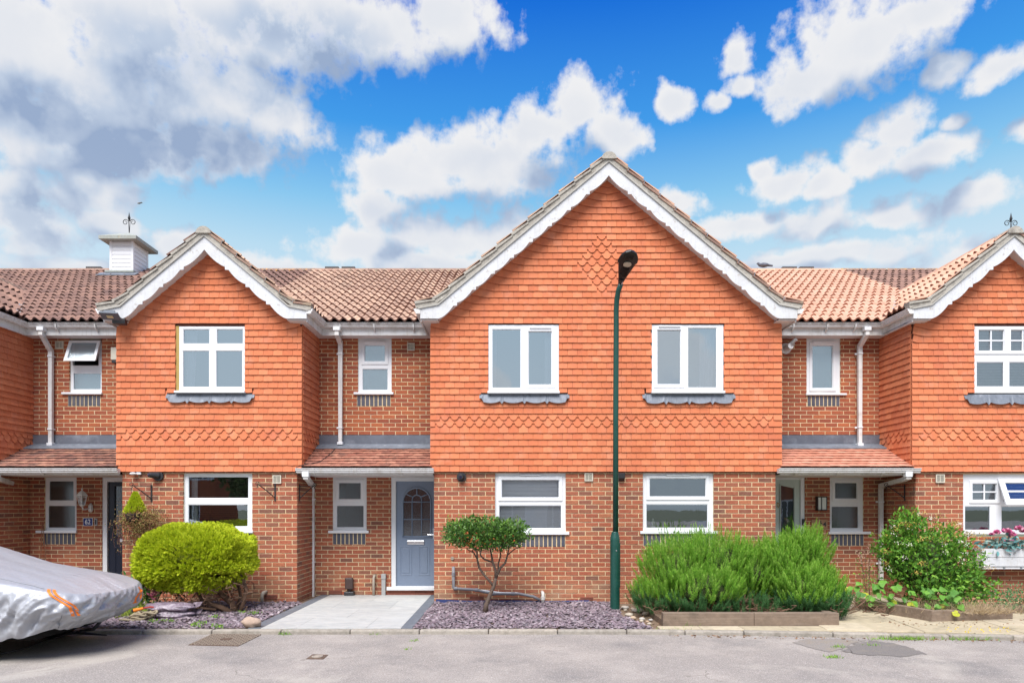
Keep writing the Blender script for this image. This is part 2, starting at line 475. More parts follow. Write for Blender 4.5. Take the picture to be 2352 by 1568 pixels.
m_rt_pink = mat('pink_roof_tile', (.42,.24,.19), .9, var=.2, sc=30, bump=.5, bsc=80, cols=[(0.554,0.372,0.268),(0.437,0.282,0.205),(0.620,0.428,0.306),(0.502,0.324,0.231)], dirt=((.17,.12,.10),.7,12,.58,.72), dirt2=((.24,.17,.13),.6,1.1,.56,.7))
m_rt_orange = mat('peach_roof_tile', (.74,.36,.22), .9, var=.1, sc=30, bump=.3, bsc=80, cols=[(0.589,0.361,0.253),(0.534,0.316,0.218),(0.618,0.388,0.279),(0.562,0.334,0.232)])
edge(m_rt_dark, (.07,.04,.036)); edge(m_rt_pink, (.16,.08,.064)); edge(m_rt_orange, (.34,.13,.08))  # roof tile fronts: mostly painted shade, partly redder unfaded clay
m_deck = plain('roof_underlay', (.13,.075,.06), .9)
m_porch = mat('porch_roof_tile', (.36,.15,.10), .9, var=.22, sc=25, bump=.5, cols=[(.42,.18,.12),(.32,.12,.085),(.48,.22,.15),(.27,.11,.08)], dirt=((.09,.06,.05),.8,5,.5,.68))
m_porch_old = mat('porch_roof_tile_old', (.30,.14,.10), .9, var=.3, sc=25, bump=.5, cols=[(.38,.17,.12),(.24,.11,.085),(.44,.22,.15),(.15,.08,.07)], dirt=((.08,.05,.045),.85,7,.46,.66))
m_porch_new = mat('porch_roof_tile_new', (.55,.24,.16), .9, var=.15, sc=25, bump=.4, cols=[(.60,.27,.19),(.50,.21,.14),(.64,.30,.21),(.56,.24,.16)])
m_upvc = mat('white_upvc', (.74,.75,.77), .35, var=.03, spec=.5)
m_upvc_dirty = mat('white_upvc_weathered', (.68,.67,.66), .45, var=.05, sc=6, dirt=((.38,.32,.25),.55,5,.52,.72), streak=((.42,.38,.32),.5,22))
m_paint = mat('flaking_white_paint', (.62,.63,.65), .6, var=.05, sc=12, bump=.35, bsc=30, dirt=((.36,.31,.26),.7,14,.60,.68), streak=((.46,.45,.43),.5,30), dirt2=((.50,.49,.47),.6,2.5,.5,.7))
m_soffit = mat('painted_soffit', (.66,.62,.61), .7, var=.06, sc=5)
m_verge = mat('verge_mortar', (.40,.37,.32), .95, var=.25, sc=14, bump=.8, bsc=50, dirt=((.17,.15,.13),.7,6,.5,.68), dirt2=((.60,.57,.51),.6,11,.58,.7))
m_lead = mat('lead_sheet', (.17,.19,.225), .55, var=.25, sc=7, bump=.3, bsc=12, metal=.1, dirt=((.36,.38,.41),.5,9,.56,.70), streak=((.10,.11,.13),.6,18))
m_lead_up = mat('lead_upstand', (.14,.15,.18), .5, var=.2, sc=5, bump=.25, bsc=9, metal=.3, dirt=((.34,.36,.40),.5,3,.5,.7))
m_ridge = mat('ridge_tile', (.30,.19,.14), .95, var=.25, sc=20, bump=.6, cols=[(.34,.21,.16),(.24,.15,.12),(.38,.25,.19)], dirt=((.36,.33,.22),.6,7,.5,.66))
m_lichen = mat('lichen_ridge_tile', (.28,.19,.14), .95, var=.25, sc=20, bump=.6, cols=[(.30,.20,.15),(.22,.15,.12)], dirt=((.60,.30,.05),.8,9,.52,.62), dirt2=((.5,.48,.38),.7,7,.56,.66))
m_black = plain('black_iron', (.02,.02,.022), .5, spec=.5)
m_blackp = plain('black_plastic', (.03,.03,.033), .4, spec=.5)
m_room = plain('dark_room', (.12,.12,.12), .9)
m_room_mid = plain('room_wall', (.28,.30,.31), .9)
edge(m_porch, (.12,.05,.035)); edge(m_porch_old, (.09,.04,.03)); edge(m_porch_new, (.28,.11,.07))  # porch tile fronts get the same painted-in course shade
m_glass = glass_mat('window_glass', .30)
m_glass_lo = glass_mat('window_glass_ground', .24, tint=(.9,.93,.93))
m_glass_sky = glass_mat('window_glass_upper', .52, tint=(.80,.85,.9))
m_glass_clear = glass_mat('window_glass_clear', .10, tint=(.96,.97,.98))
m_obs = glass_mat('obscured_glass', .10, tint=(.35,.38,.38), rough=.12, wav=.6, obscure=.55)
m_obs_up = glass_mat('obscured_glass_upper', .34, tint=(.35,.38,.38), rough=.15, wav=.6, obscure=.75, dcol=((.10,.15,.17,1),(.20,.27,.30,1)))
m_curtain = mat('net_curtain', (.80,.82,.84), .9, var=.08, sc=5, trans=.3)
m_blind = mat('blind_slat', (.70,.70,.70), .6)
m_blind_dk = mat('dark_blind_slat', (.22,.17,.15), .6)

# ------------------------------------------------------------------ piece templates
def brick_tpl(w=.215, h=.065, d=.03, seed=0):
    r = random.Random(seed); j = lambda a: r.uniform(-a, a)
    x, z = w/2, h/2; c = .004
    back = [(-x,0,-z),(x,0,-z),(x,0,z),(-x,0,z)]
    rim = [(p[0]+j(.0015), -d+.004, p[2]+j(.0012)) for p in back]
    pr = j(.002)
    fr = [(p[0]*(1-c/x)+j(.002), -d+pr+j(.0015), p[2]*(1-c/z)+j(.0015)) for p in back]
    v = back + rim + fr; f = []
    for a in (0, 4):
        for q in range(4):
            b = (q+1) % 4; f.append((a+q, a+b, a+4+b, a+4+q))
    f.append((8,9,10,11))
    return template(v, f)
BRICK = [('brick%d' % i, brick_tpl(seed=i)) for i in range(7)]
def hung_tpl(w=.162, h=.170, seed=0, tilt=.027, th=.016):
    """tile on a wall: z = 0 is its lower edge, y < 0 is outward"""
    r = random.Random(seed); n = 4; v = []; f = []
    tl = tilt + r.uniform(-.0007, .0007)
    tw = r.uniform(-.0010, .0010)
    for row, z in enumerate((0, h*.5, h)):
        for i in range(n+1):
            x = -w/2 + w*i/n; cam_ = .0014 * (1 - (2*i/n - 1)**2)
            y = -th - tl * (1 - z/h) - cam_ * (1 - .6*z/h) + tw*(i/n-.5)*(1-z/h)
            zz = z + (r.uniform(-.0012, .0012) if row == 0 else 0) + (-.0012*(1-(2*i/n-1)**2) if row == 0 else 0)
            v.append((x, y, zz))
    for row in range(2):
        for i in range(n):
            a = row*(n+1)+i; f.append((a, a+1, a+n+2, a+n+1))
    b = len(v)
    for i in range(n+1):
        x, y, z = v[i]; v.append((x, y+th, z))
    for i in range(n): f.append((b+i, b+i+1, i+1, i))
    b2 = len(v); v += [(-w/2, 0, h), (w/2, 0, h)]
    f.append((0, n+1, 2*(n+1), b2, b)); f.append((n, b+n, b2+1, 2*(n+1)+n, n+1+n))
    return template(v, f)
HUNG = [('tile%d' % i, hung_tpl(seed=i)) for i in range(7)]
def club_tpl(w=.162, h=.170, seed=0, tilt=.028, th=.016):
    r = random.Random(seed); pts = []
    rad = w*.37; zc = rad*.92; sh = .052
    out = [(-w/2, h), (-w/2, sh), (-rad, sh)]
    n = 10
    for i in range(n+1):
        a = math.pi + math.pi*i/n
        x, z = rad*math.cos(a), zc + rad*math.sin(a)
        if z < sh: out.append((x, z))
    out += [(rad, sh), (w/2, sh), (w/2, h)]
    tl = tilt + r.uniform(-.002, .002)
    yf = lambda z: -th - tl*(1-z/h)
    v = [(x, yf(z), z) for x, z in out] + [(x, yf(z)+th, z) for x, z in out]
    m = len(out); f = [tuple(range(m))]
    # shoulder pieces are concave: split the face at the shoulder line
    f = [(0, 1, m-2, m-1), tuple([1] + list(range(2, m-2)) + [m-2])]
    for i in range(m-1): f.append((i, i+m, i+1+m, i+1))
    return template(v, f)
CLUB = [('club%d' % i, club_tpl(seed=i)) for i in range(3)]
def pan_tpl(w=.33, g=.33, lap=.05, amp=.030, th=.029, seed=0):
    r = random.Random(seed); n = 12; v = []; f = []
    L = g + lap
    prof = lambda u: amp * (math.cos(2*math.pi*(u*2)) * .5 + .5) ** 1.2 * 2
    top = -.026
    for z, lift in ((0, .044 + r.uniform(-.004, .004)), (L, .006)):
        for i in range(n+1):
            u = i/n; v.append((-w/2 + w*u, -lift - prof(u) + (.006 if .47 < u < .53 else 0), z))
    for i in range(n): f.append((i, i+1, i+n+2, i+n+1))
    b = len(v)
    for i in range(n+1): v.append((v[i][0], v[i][1]+th, 0))
    for i in range(n): f.append((b+i, b+i+1, i+1, i))
    f.append((0, n+1, b)); f.append((n, b+n, 2*n+1))
    return template(v, f)
PAN = [('pan%d' % i, pan_tpl(seed=i)) for i in range(4)]
def plain_tpl(w=.163, g=.13, seed=0, th=.014):
    r = random.Random(seed); L = g*1.35; v = []; f = []; n = 2
    for z, lift in ((0, .03+r.uniform(-.003,.003)), (L, .008)):
        for i in range(n+1):
            u = i/n; v.append((-w/2+w*u, -lift-.003*(1-(2*u-1)**2), z+(r.uniform(-.003,.003) if z == 0 else 0)))
    for i in range(n): f.append((i, i+1, i+n+2, i+n+1))
    b = len(v)
    for i in range(n+1): v.append((v[i][0], v[i][1]+th, v[i][2]))
    for i in range(n): f.append((b+i, b+i+1, i+1, i))
    f.append((0, n+1, b)); f.append((n, b+n, 2*n+1))
    return template(v, f)
PLAIN = [('plain%d' % i, plain_tpl(seed=i)) for i in range(4)]

class Wall:
    """vertical wall plane: origin, direction u, outward normal n"""
    def __init__(s, o, u, n): s.o = Vector(o); s.u = Vector(u); s.n = Vector(n)
    def p(s, u, y, z): return tuple(s.o + s.u*u - s.n*y + Vector((0, 0, z)))
    def m(s, u, z, out=0, sx=1, sz=1, rot=0):
        X = s.u; Y = -s.n; Z = Vector((0, 0, 1))
        M = Matrix((( X.x, Y.x, Z.x, 0), (X.y, Y.y, Z.y, 0), (X.z, Y.z, Z.z, 0), (0, 0, 0, 1)))
        T = Matrix.Translation(s.o + X*u + s.n*out + Z*z)
        return T @ M @ Matrix.Rotation(-rot, 4, 'Y') @ Matrix.Diagonal((sx, 1, sz, 1))
FRONT = Wall((0, 0, 0), (1, 0, 0), (0, -1, 0))
BACK = Wall((0, .98, 0), (1, 0, 0), (0, -1, 0))
def side_pos(x): return Wall((x, 0, 0), (0, 1, 0), (1, 0, 0))        # faces +x, u = y
def side_neg(x): return Wall((x, 0, 0), (0, -1, 0), (-1, 0, 0))      # faces -x, u = -y

def subtract(rect, holes):
    out = [rect]
    for h in holes:
        nx = []
        for (a, b, c, d) in out:
            if h[0] >= b - 1e-4 or h[1] <= a + 1e-4 or h[2] >= d - 1e-4 or h[3] <= c + 1e-4: nx.append((a, b, c, d)); continue
            if h[0] > a: nx.append((a, h[0], c, d))
            if h[1] < b: nx.append((h[1], b, c, d))
            m0, m1 = max(a, h[0]), min(b, h[1])
            if h[2] > c: nx.append((m0, m1, c, h[2]))
            if h[3] < d: nx.append((m0, m1, h[3], d))
        out = nx
    return out

def lay_bricks(P, wall, parent, u0, u1, z0, z1, holes=(), mt=None, phase=0, upz=None, out=.0, own=None):
    mt = mt or m_brick; k0 = int(math.floor(z0/.075)); k1 = int(math.ceil(z1/.075))
    rr = random.Random(int((u0+50)*97))
    for kz in range(k0, k1):
        za, zb = kz*.075+.006, kz*.075+.069
        off = phase + (.1125 if kz % 2 else 0)
        j0 = int(math.floor((u0-off)/.225)); j1 = int(math.ceil((u1-off)/.225))
        for j in range(j0, j1+1):
            a, b = off + j*.225 + .006, off + (j+1)*.225 - .006
            a, b, c, d = max(a, u0), min(b, u1), max(za, z0), min(zb, z1)
            if b-a < .012 or d-c < .008: continue
            for (p, q, r_, s_) in subtract((a, b, c, d), holes):
                if q-p < .010 or s_-r_ < .008: continue
                key, tp = BRICK[rr.randrange(7)]
                if own and not ((own[0] if own[0] > u0 else -99) <= off+(j+.5)*.225 < (own[1] if own[1] < u1 else 99)): continue
                w, h = q-p, s_-r_
                mm = wall.m((p+q)/2, (r_+s_)/2, out-.025 + rr.uniform(0, .0015), w/.215, h/.065)
                P.add(key, tp, mt if (upz is None or r_ < upz) else m_brick_up, mm, parent, w*h, wall.n)

def soldiers(P, wall, parent, u0, u1, z0, z1, out=.0):
    n = max(3, round((u1-u0)/.0755)); w = (u1-u0)/n
    for i in range(n):
        key, tp = BRICK[i % 7]
        P.add(key, tp, m_blue, wall.m(u0+w*(i+.5), (z0+z1)/2, out-.022, (w-.017)/.215, (z1-z0-.012)/.065), parent, w*.2, wall.n)

G = .1083; TZ0 = 2.205
def hang_tiles(P, wall, parent, u0, u1, ztop, holes=(), club=(), gable=None, diamond=None, phase=0, mt=None, out=.0, own=None):
    """gable = (uc, z apex of the soffit line)"""
    mt = mt or m_tile; rr = random.Random(int((u0+77)*53)); S = .838
    n = int((ztop - TZ0)/G) + 1
    def add(a, b, z, tp=None, rot=0, pivot=None):
        w = b-a
        key, t = tp or HUNG[rr.randrange(7)]
        if own and not (own[0] <= (a+b)/2 < own[1]): return
        if rot:
            # rotate about the inner lower corner
            c = Vector((w/2*math.cos(rot), 0, w/2*math.sin(rot)))
            if pivot == 'l': uu, zz = a + c.x, z + c.z
            else: uu, zz = b - c.x, z - c.z
            mm = wall.m(uu, zz, out+.004, (w-.003)/.162, 1.15, rot)
        else:
            mm = wall.m((a+b)/2, z + rr.uniform(-.0015, .0015), out, (w-.004)/.162, 1)
        P.add(key, t, mt, mm, parent, w*G, wall.n)
    for kz in range(n):
        z = TZ0 + kz*G
        lo, hi = u0, u1; slant = False
        if gable:
            hw = (gable[1] - (z + .02))/S
            if gable[0]-hw > u0 - .02 or gable[0]+hw < u1 + .02: slant = True
        if slant:
            L = gable[0] - hw; Rr = gable[0] + hw
            lo2, hi2 = (max(u0, L+.27) if L > u0-.3 else u0), (min(u1, Rr-.27) if Rr < u1+.3 else u1)
            if hi2 < lo2: lo2 = hi2 = gable[0] if u0 < gable[0] < u1 else (u0 if gable[0] <= u0 else u1)
        else: lo2, hi2 = lo, hi
        off = phase + (.0825 if kz % 2 else 0)
        cells = []
        for j in range(int(math.floor((lo2-off)/.165)), int(math.ceil((hi2-off)/.165))+1):
            a, b = max(off+j*.165, lo2), min(off+(j+1)*.165, hi2)
            if b-a > .006: cells.append([a, b, j])
        if len(cells) > 1 and cells[0][1]-cells[0][0] < .07: cells[1][0] = cells[0][0]; cells.pop(0)
        if len(cells) > 1 and cells[-1][1]-cells[-1][0] < .07: cells[-2][1] = cells[-1][1]; cells.pop()
        for ci, (a, b, j) in enumerate(cells):
            full = abs(b-a-.165) < .02
            isclub = kz in club and full and ci > 0 and ci < len(cells)-1
            if diamond and full:
                dc, k0 = diamond
                row = kz - k0
                if 0 <= row <= 8 and abs((a+b)/2 - dc) < (5 - abs(row-4))*.0825 - .01: isclub = True
            for (p, q, r_, s_) in subtract((a, b, z, z+G), holes):
                if s_-r_ < G*.55 or q-p < .03: continue
                add(p, q, z if r_ == z else r_, CLUB[rr.randrange(3)] if isclub else None)
        if slant:
            an = R(14)
            if L > u0 - .3 and gable[0] > u0+.05:
                b = lo2; a = max(L - .02, b-.31, u0)
                if b-a > .17:
                    md = b - .135
                    add(md, b, z, rot=-an*.6, pivot='r'); 
                    add(max(a - .02, u0), md+.004, z+.135*math.sin(an*.6), rot=-an, pivot='r')
                elif b-a > .04: add(a, b, z, rot=-an, pivot='r')
            if Rr < u1 + .3 and gable[0] < u1-.05:
                a = hi2; b = min(Rr + .02, a+.31, u1)
                if b-a > .17:
                    md = a+.135
                    add(a, md, z, rot=an*.6, pivot='l')
                    add(md-.004, min(b+.02, u1), z+.135*math.sin(an*.6), rot=an, pivot='l')
                elif b-a > .04: add(a, b, z, rot=an, pivot='l')

# ------------------------------------------------------------------ the terrace
house_lab = {
 'A': ('house cut off at the left edge, showing only a tile-hung side wall', (-10.2, 2, 0)),
 'B': ('house with a navy front door and the small gable left of centre', (-5.5, 2, 0)),
 'C': ('house with the grey arched-window door, left half of the large gable', (-.5, 2, 0)),
 'D': ('house with the pale green door, right half of the large gable', (3.5, 2, 0)),
 'E': ('house at the right edge with a white window box', (8.5, 2, 0)),
}
H = {}; PB = {}; PT = {}; PR = {}
for kx, (lb, loc) in house_lab.items():
    H[kx] = thing('terraced_house', lb, 'house', loc, 'houses of the brick terrace')
    lim = 300
    PB[kx] = Pieces('brick', 'small_bricks', H[kx], lim)
    PT[kx] = Pieces('hung_tile', 'more_hung_tiles', H[kx], lim)
    PR[kx] = Pieces('roof_tile', 'more_roof_tiles', H[kx], lim)

ZE = 4.69            # soffit level
def hole(r, Y, g=.0):
    x0, x1, y0, y1 = r
    return (ax(x0, Y)-g, ax(x1, Y)+g, az_(y1, Y)-g, az_(y0, Y)+g)

# ---- windows
def window(hk, Y, fr, lights, sill=None, sold=None, inside='dark', glass=None, wall=None, pb=None, label=None, vent=(), depth=.07, bars=(), frm=.0):
    """fr and lights in photo pixels on the plane y = Y; a light is (x0,x1,y0,y1,kind[,muntins])"""
    hs = H[hk]; glass = glass or m_glass
    X0, X1, Z0, Z1 = ax(fr[0], Y), ax(fr[1], Y), az_(fr[3], Y), az_(fr[2], Y)
    holes = []
    for L in lights:
        e = .055 if L[4] == 'sash' else 0
        holes.append((ax(L[0], Y)-e+.004, ax(L[1], Y)+e-.004, az_(L[3], Y)-e+.004, az_(L[2], Y)+e-.004) if e else (ax(L[0],Y), ax(L[1],Y), az_(L[3],Y), az_(L[2],Y)))
    for L, hh in zip(lights, list(holes)):
        if L[4] == 'open': pass
    mb = MB().plate(X0, X1, Z0, Z1, Y, Y+depth, holes)
    w = obj('window', mb, m_upvc, hs, bevel=.004)
    if label: w['label'] = label
    for L in lights:
        x0, x1, z0, z1 = ax(L[0],Y), ax(L[1],Y), az_(L[3],Y), az_(L[2],Y)
        if L[4] == 'sash':
            s = MB().plate(x0-.055, x1+.055, z0-.055, z1+.055, Y-.014, Y+.045, [(x0, x1, z0, z1)])
            # glazing bead
            obj('sash', s, m_upvc, w, bevel=.006)
        bead = MB().plate(x0-.002, x1+.002, z0-.002, z1+.002, Y+.006, Y+.02, [(x0+.009, x1-.009, z0+.009, z1-.009)])
        obj('glazing_bead', bead, m_upvc, w, bevel=.002)
        if L[4] != 'open':
            g = MB(); yy = Y + .022
            g.poly([(x0+.004, yy, z0+.004), (x1-.004, yy, z0+.004), (x1-.004, yy, z1-.004), (x0+.004, yy, z1-.004)])
            obj('pane', g, L[5] if len(L) > 5 and L[5] else glass, w)
        if len(L) > 6:
            nx, nz = L[6]; q = MB()
            for i in range(1, nx): xc = x0+(x1-x0)*i/nx; q.box(xc-.011, xc+.011, Y+.0, Y+.018, z0+.002, z1-.002)
            for i in range(1, nz): zc = z0+(z1-z0)*i/nz; q.box(x0+.002, x1-.002, Y+.002, Y+.016, zc-.011, zc+.011)
            obj('muntin', q, m_upvc, w)
    for (a, b, c) in vent:
        q = MB().box(ax(a, Y), ax(b, Y), Y-.032, Y-.012, az_(c, Y)-.012, az_(c, Y)+.012)
        obj('trickle_vent', q, m_upvc, w, bevel=.004)
    if sill:
        s0, s1, sy0, sy1 = sill
        q = MB().box(ax(s0, Y), ax(s1, Y), Y-.075, Y+.02, az_(sy1, Y-.05), az_(sy0, Y-.05))
        obj('sill', q, m_upvc, w, bevel=.005)
    # the room behind
    r = MB(); dd = .9; yy = Y+depth+.005; a, b, c, d = X0+.01, X1-.01, Z0+.01, Z1-.01
    r.poly([(a,yy+dd,c),(b,yy+dd,c),(b,yy+dd,d),(a,yy+dd,d)]); r.poly([(a,yy,c),(a,yy,d),(a,yy+dd,d),(a,yy+dd,c)])
    r.poly([(b,yy,c),(b,yy+dd,c),(b,yy+dd,d),(b,yy,d)]); r.poly([(a,yy,c),(a,yy+dd,c),(b,yy+dd,c),(b,yy,c)]); r.poly([(a,yy,d),(b,yy,d),(b,yy+dd,d),(a,yy+dd,d)])
    obj('room', r, m_room_mid if inside in ('curtain', 'pale', 'blind') else m_room, w)
    if inside in ('blind', 'darkblind'):
        q = MB(); z = Z1-.05; yb = Y+depth+.03
        while z > Z0+.04:
            q.poly([(a, yb, z), (b, yb, z), (b, yb+.018, z-.012), (a, yb+.018, z-.012)]); z -= .026 if inside == 'blind' else .034
        obj('blind', q, m_blind if inside == 'blind' else m_blind_dk, w)
    return w, (X0, X1, Z0, Z1)

def curtain(w, x0, x1, z0, z1, y, skew=0.0):
    q = MB(); n = max(6, int(abs(x1-x0)/.018)); 
    for i in range(n):
        for (t0, t1) in ((0, .5), (.5, 1)):
            def P(i, t):
                u = i/n; xx = x0 + (x1-x0)*u*(1 - skew*(1-t))
                return (xx, y + .02*math.sin(u*n*1.1) + .006*math.sin(u*31), z0 + (z1-z0)*t)
            q.poly([P(i, t0), P(i+1, t0), P(i+1, t1), P(i, t1)])
    obj('curtain', q, m_curtain, w, smooth=True)

YF, YR, YT = .035, 1.01, -.03      # frame planes: brick front, recess, tile-hung front
WD = {}
def W_(key, *a, **kw): WD[key] = (a, kw)
# fr rect, lights
wins_B = [
 ('up', YT, (411.5, 562.7, 749.6, 900.4), [(420,481.5,755.4,789.5,'f'),(497,558.5,755.4,789.5,'f'),(419.2,481,804.6,889,'f'),(495.4,557,804.6,889,'f')]),
]

def brick_wall(hk, wall, u0, u1, z0, z1, holes, sold=(), phase=0, upz=None, thick=.1, span=None):
    """mortar-coloured backing with the real bricks proud of it"""
    mb = MB().plate(u0, u1, z0, z1, 0, thick, holes, frame=lambda u, y, z: wall.p(u, y, z))
    wl = obj('brick_wall', mb, m_mortar, H[hk])
    hh = list(holes) + [(s[0], s[1], s[2], s[3]) for s in sold]
    if span: lay_bricks(PB[hk], wall, wl, span[0], span[1], z0, z1, hh, phase=phase, upz=upz, own=(u0, u1))
    else: lay_bricks(PB[hk], wall, wl, u0, u1, z0, z1, hh, phase=phase, upz=upz)
    for s in sold: soldiers(PB[hk], wall, wl, *s)
    return wl
# bricks stand 8 mm proud of the mortar: the template is sunk .022 of its .030 depth

def tile_wall(hk, wall, u0, u1, ztop, holes, club=(), gable=None, diamond=None, phase=0, poly=None, span=None):
    """sheathing board with hung tiles"""
    mb = MB()
    if poly:
        F = lambda u, y, z: wall.p(u, y, z)
        zc = ZE+.15
        ua, ub = poly[0][0], poly[1][0]; za = gable[1]-.01; ug = gable[0]
        zt = min(zc, za-.838*max(abs(ua-ug) if ua < ug else 0, 0), za-.838*(abs(ub-ug) if ub > ug else 0)) if False else ZE-.35
        mb.plate(ua, ub, TZ0-.01, zt, 0, .02, holes, frame=F)
        hz = [h for h in holes if h[3] > zt]; cols = sorted({ua, ub, min(max(ug, ua), ub)} | {min(max(h[0], ua), ub) for h in hz} | {min(max(h[1], ua), ub) for h in hz})
        zz_ = lambda u: za-.838*abs(u-ug)
        for a_, b_ in zip(cols[:-1], cols[1:]):
            base = max([zt]+[h[3] for h in hz if h[0] < (a_+b_)/2 < h[1]])
            mb.prism([wall.p(a_, 0, base), wall.p(b_, 0, base), wall.p(b_, 0, max(zz_(b_), base)), wall.p(a_, 0, max(zz_(a_), base))], tuple(-wall.n*.02))
        # cut-outs are covered by the windows, which stand in front of the board
    else:
        mb.plate(u0, u1, TZ0-.01, ztop, 0, .02, holes, frame=lambda u, y, z: wall.p(u, y, z))
    wl = obj('tile_hanging', mb, m_batten, H[hk])
    if span: hang_tiles(PT[hk], wall, wl, span[0], span[1], ztop if not gable else gable[1], holes, club, gable, diamond, phase, own=(u0, u1))
    else: hang_tiles(PT[hk], wall, wl, u0, u1, ztop if not gable else gable[1], holes, club, gable, diamond, phase)
    return wl

def sold_rect(x0, x1, y0, y1, Y): return (ax(x0, Y), ax(x1, Y), az_(y1, Y), az_(y0, Y))

# --- ground-floor and upper brickwork -------------------------------------------------
XB0, XB1 = -6.58, -3.632          # small left gable, brick faces
XC0, XCD, XD1 = -1.316, 1.567, 4.449
XE0 = 6.816; XA1 = -8.83
# B: front
hB_g = hole((421, 579.5, 1086, 1217.8), 0)
brick_wall('B', FRONT, XB0, XB1, -.06, 2.26, [hB_g], sold=[sold_rect(421,579.5,1223,1249,0)])
brick_wall('B', side_pos(XB1-.001), .012, .98, -.06, 2.30, [], phase=.05, thick=.05)
hB1 = hole((102, 176, 1095, 1218), .98); hB2 = hole((234.8, 300, 1092, 1356), .98); hB3 = hole((159.6, 233.8, 777, 905), .98)
brick_wall('B', BACK, XA1, XB0+.06, -.06, 4.74, [hB1, hB2, hB3, (XA1, XB0+.06, 2.64, 2.93)], sold=[sold_rect(99,173.5,1223.5,1250,.98), sold_rect(156,231,907.5,933,.98)], upz=2.8)
# C
hC_g = hole((1137, 1299.5, 1085.5, 1223.5), 0)
brick_wall('C', FRONT, XC0, XCD, -.06, 2.26, [hC_g], sold=[sold_rect(1137,1298.5,1228.6,1255.5,0)], span=(XC0, XD1))
hC1 = hole((764, 842.2, 1092.5, 1219.7), .98); hC2 = hole((898.5, 1030, 1092, 1356), .98); hC3 = hole((821.9, 899.5, 775, 905), .98)
brick_wall('C', BACK, XB1, XC0+.06, -.06, 4.74, [hC1, hC2, hC3, (XB1, XC0+.06, 2.64, 2.93)], sold=[sold_rect(764,840,1224,1250,.98), sold_rect(819.7,897.7,907,933,.98)], upz=2.8)
# D
hD_g = hole((1476.5, 1639.2, 1085.5, 1221.6), 0)
brick_wall('D', FRONT, XCD, XD1, -.06, 2.26, [hD_g], sold=[sold_rect(1477,1639,1226.5,1254,0)], span=(XC0, XD1))
hD2 = hole((1760, 1848.4, 1092, 1356), .98); hD1 = hole((1906, 1983.6, 1096, 1221.6), .98); hD3 = hole((1852.5, 1930.8, 774, 903), .98)
brick_wall('D', BACK, XD1-.06, XE0, -.06, 4.74, [hD1, hD2, hD3, (XD1-.06, XE0, 2.64, 2.93)], sold=[sold_rect(1908,1984,1226,1253,.98), sold_rect(1854,1929,908.5,933,.98)], upz=2.8)
# E
hE_g = hole((2212, 2420, 1088, 1232), 0)
brick_wall('E', FRONT, XE0, 10.2, -.06, 2.26, [hE_g])
brick_wall('E', side_neg(XE0+.001), -.98, -.012, -.06, 2.30, [], phase=.04, thick=.05)
# A
brick_wall('A', side_pos(XA1), -.0, .98, -.06, 2.30, [], thick=.05)
brick_wall('A', FRONT, -10.4, XA1, -.06, 2.26, [])

# --- tile hanging ---------------------------------------------------------------------
def gable_geo(xc, zA, hw): return dict(xc=xc, zA=zA, hw=hw)
GB = gable_geo(-5.085, 6.105, 1.69); GC = gable_geo(1.600, 7.33, 3.116); GE = gable_geo(8.295, 6.105, 1.66); GA = gable_geo(-10.36, 6.105, 1.67)
SO = .245   # the soffit line runs this far under the outer edge of the board
TB0, TB1 = -6.66, -3.565; TC0, TC1 = -1.377, 4.543; TE0 = 6.76; TA1 = -8.80; CE = .030
TF = Wall((0, -.012, 0), (1, 0, 0), (0, -1, 0))
def gpoly(g, u0, u1):
    za = g['zA'] - SO - .01; S = .838; p = [(u0, TZ0-.01), (u1, TZ0-.01)]
    zr = za - S*abs(u1-g['xc']); zl = za - S*abs(u0-g['xc'])
    p.append((u1, zr))
    if u0 < g['xc'] < u1: p.append((g['xc'], za))
    p.append((u0, zl)); return p
hBu = hole((404, 562.7, 749.6, 902), YT)
hCu = hole((1121.8, 1283.6, 746, 902.5), YT); hDu = hole((1497, 1661.6, 746, 902.5), YT); hEu = hole((2237, 2420, 749.2, 904), YT)
tile_wall('B', TF, TB0, TB1+CE, 0, [hBu, hole((384,580,902,912),YT)], club=(5,6), gable=(GB['xc'], GB['zA']-SO), poly=gpoly(GB, TB0, TB1), phase=TB0)
tile_wall('B', side_pos(TB1+.002), 0.0, 1.0, ZE+.03, [], club=(5,6))
tile_wall('C', TF, TC0, XCD+.016, 0, [hCu, hole((1105,1304,902,912),YT)], club=(7,8), gable=(GC['xc'], GC['zA']-SO), poly=gpoly(GC, TC0, XCD+.016), phase=TC0, diamond=(TC0+.0825+17*.165, 28), span=(TC0, TC1))
tile_wall('D', TF, XCD+.016, TC1, 0, [hDu, hole((1480,1685,902,912),YT)], club=(7,8), gable=(GC['xc'], GC['zA']-SO), poly=gpoly(GC, XCD+.016, TC1), phase=TC0, diamond=(TC0+.0825+17*.165, 28), span=(TC0, TC1))
tile_wall('E', TF, TE0-CE, 10.2, 0, [hEu, hole((2221,2420,902,912),YT)], club=(5,6), gable=(GE['xc'], GE['zA']-SO), poly=gpoly(GE, TE0, 9.85), phase=TE0)
tile_wall('E', side_neg(TE0-.002), -1.0, 0.0, ZE+.03, [], club=(5,6))
tile_wall('A', side_pos(TA1), 0.0, 1.0, ZE+.03, [], club=(5,6))
tile_wall('A', TF, -11.9, TA1, 0, [], club=(5,6), gable=(GA['xc'], GA['zA']-SO), poly=gpoly(GA, -11.9, TA1))

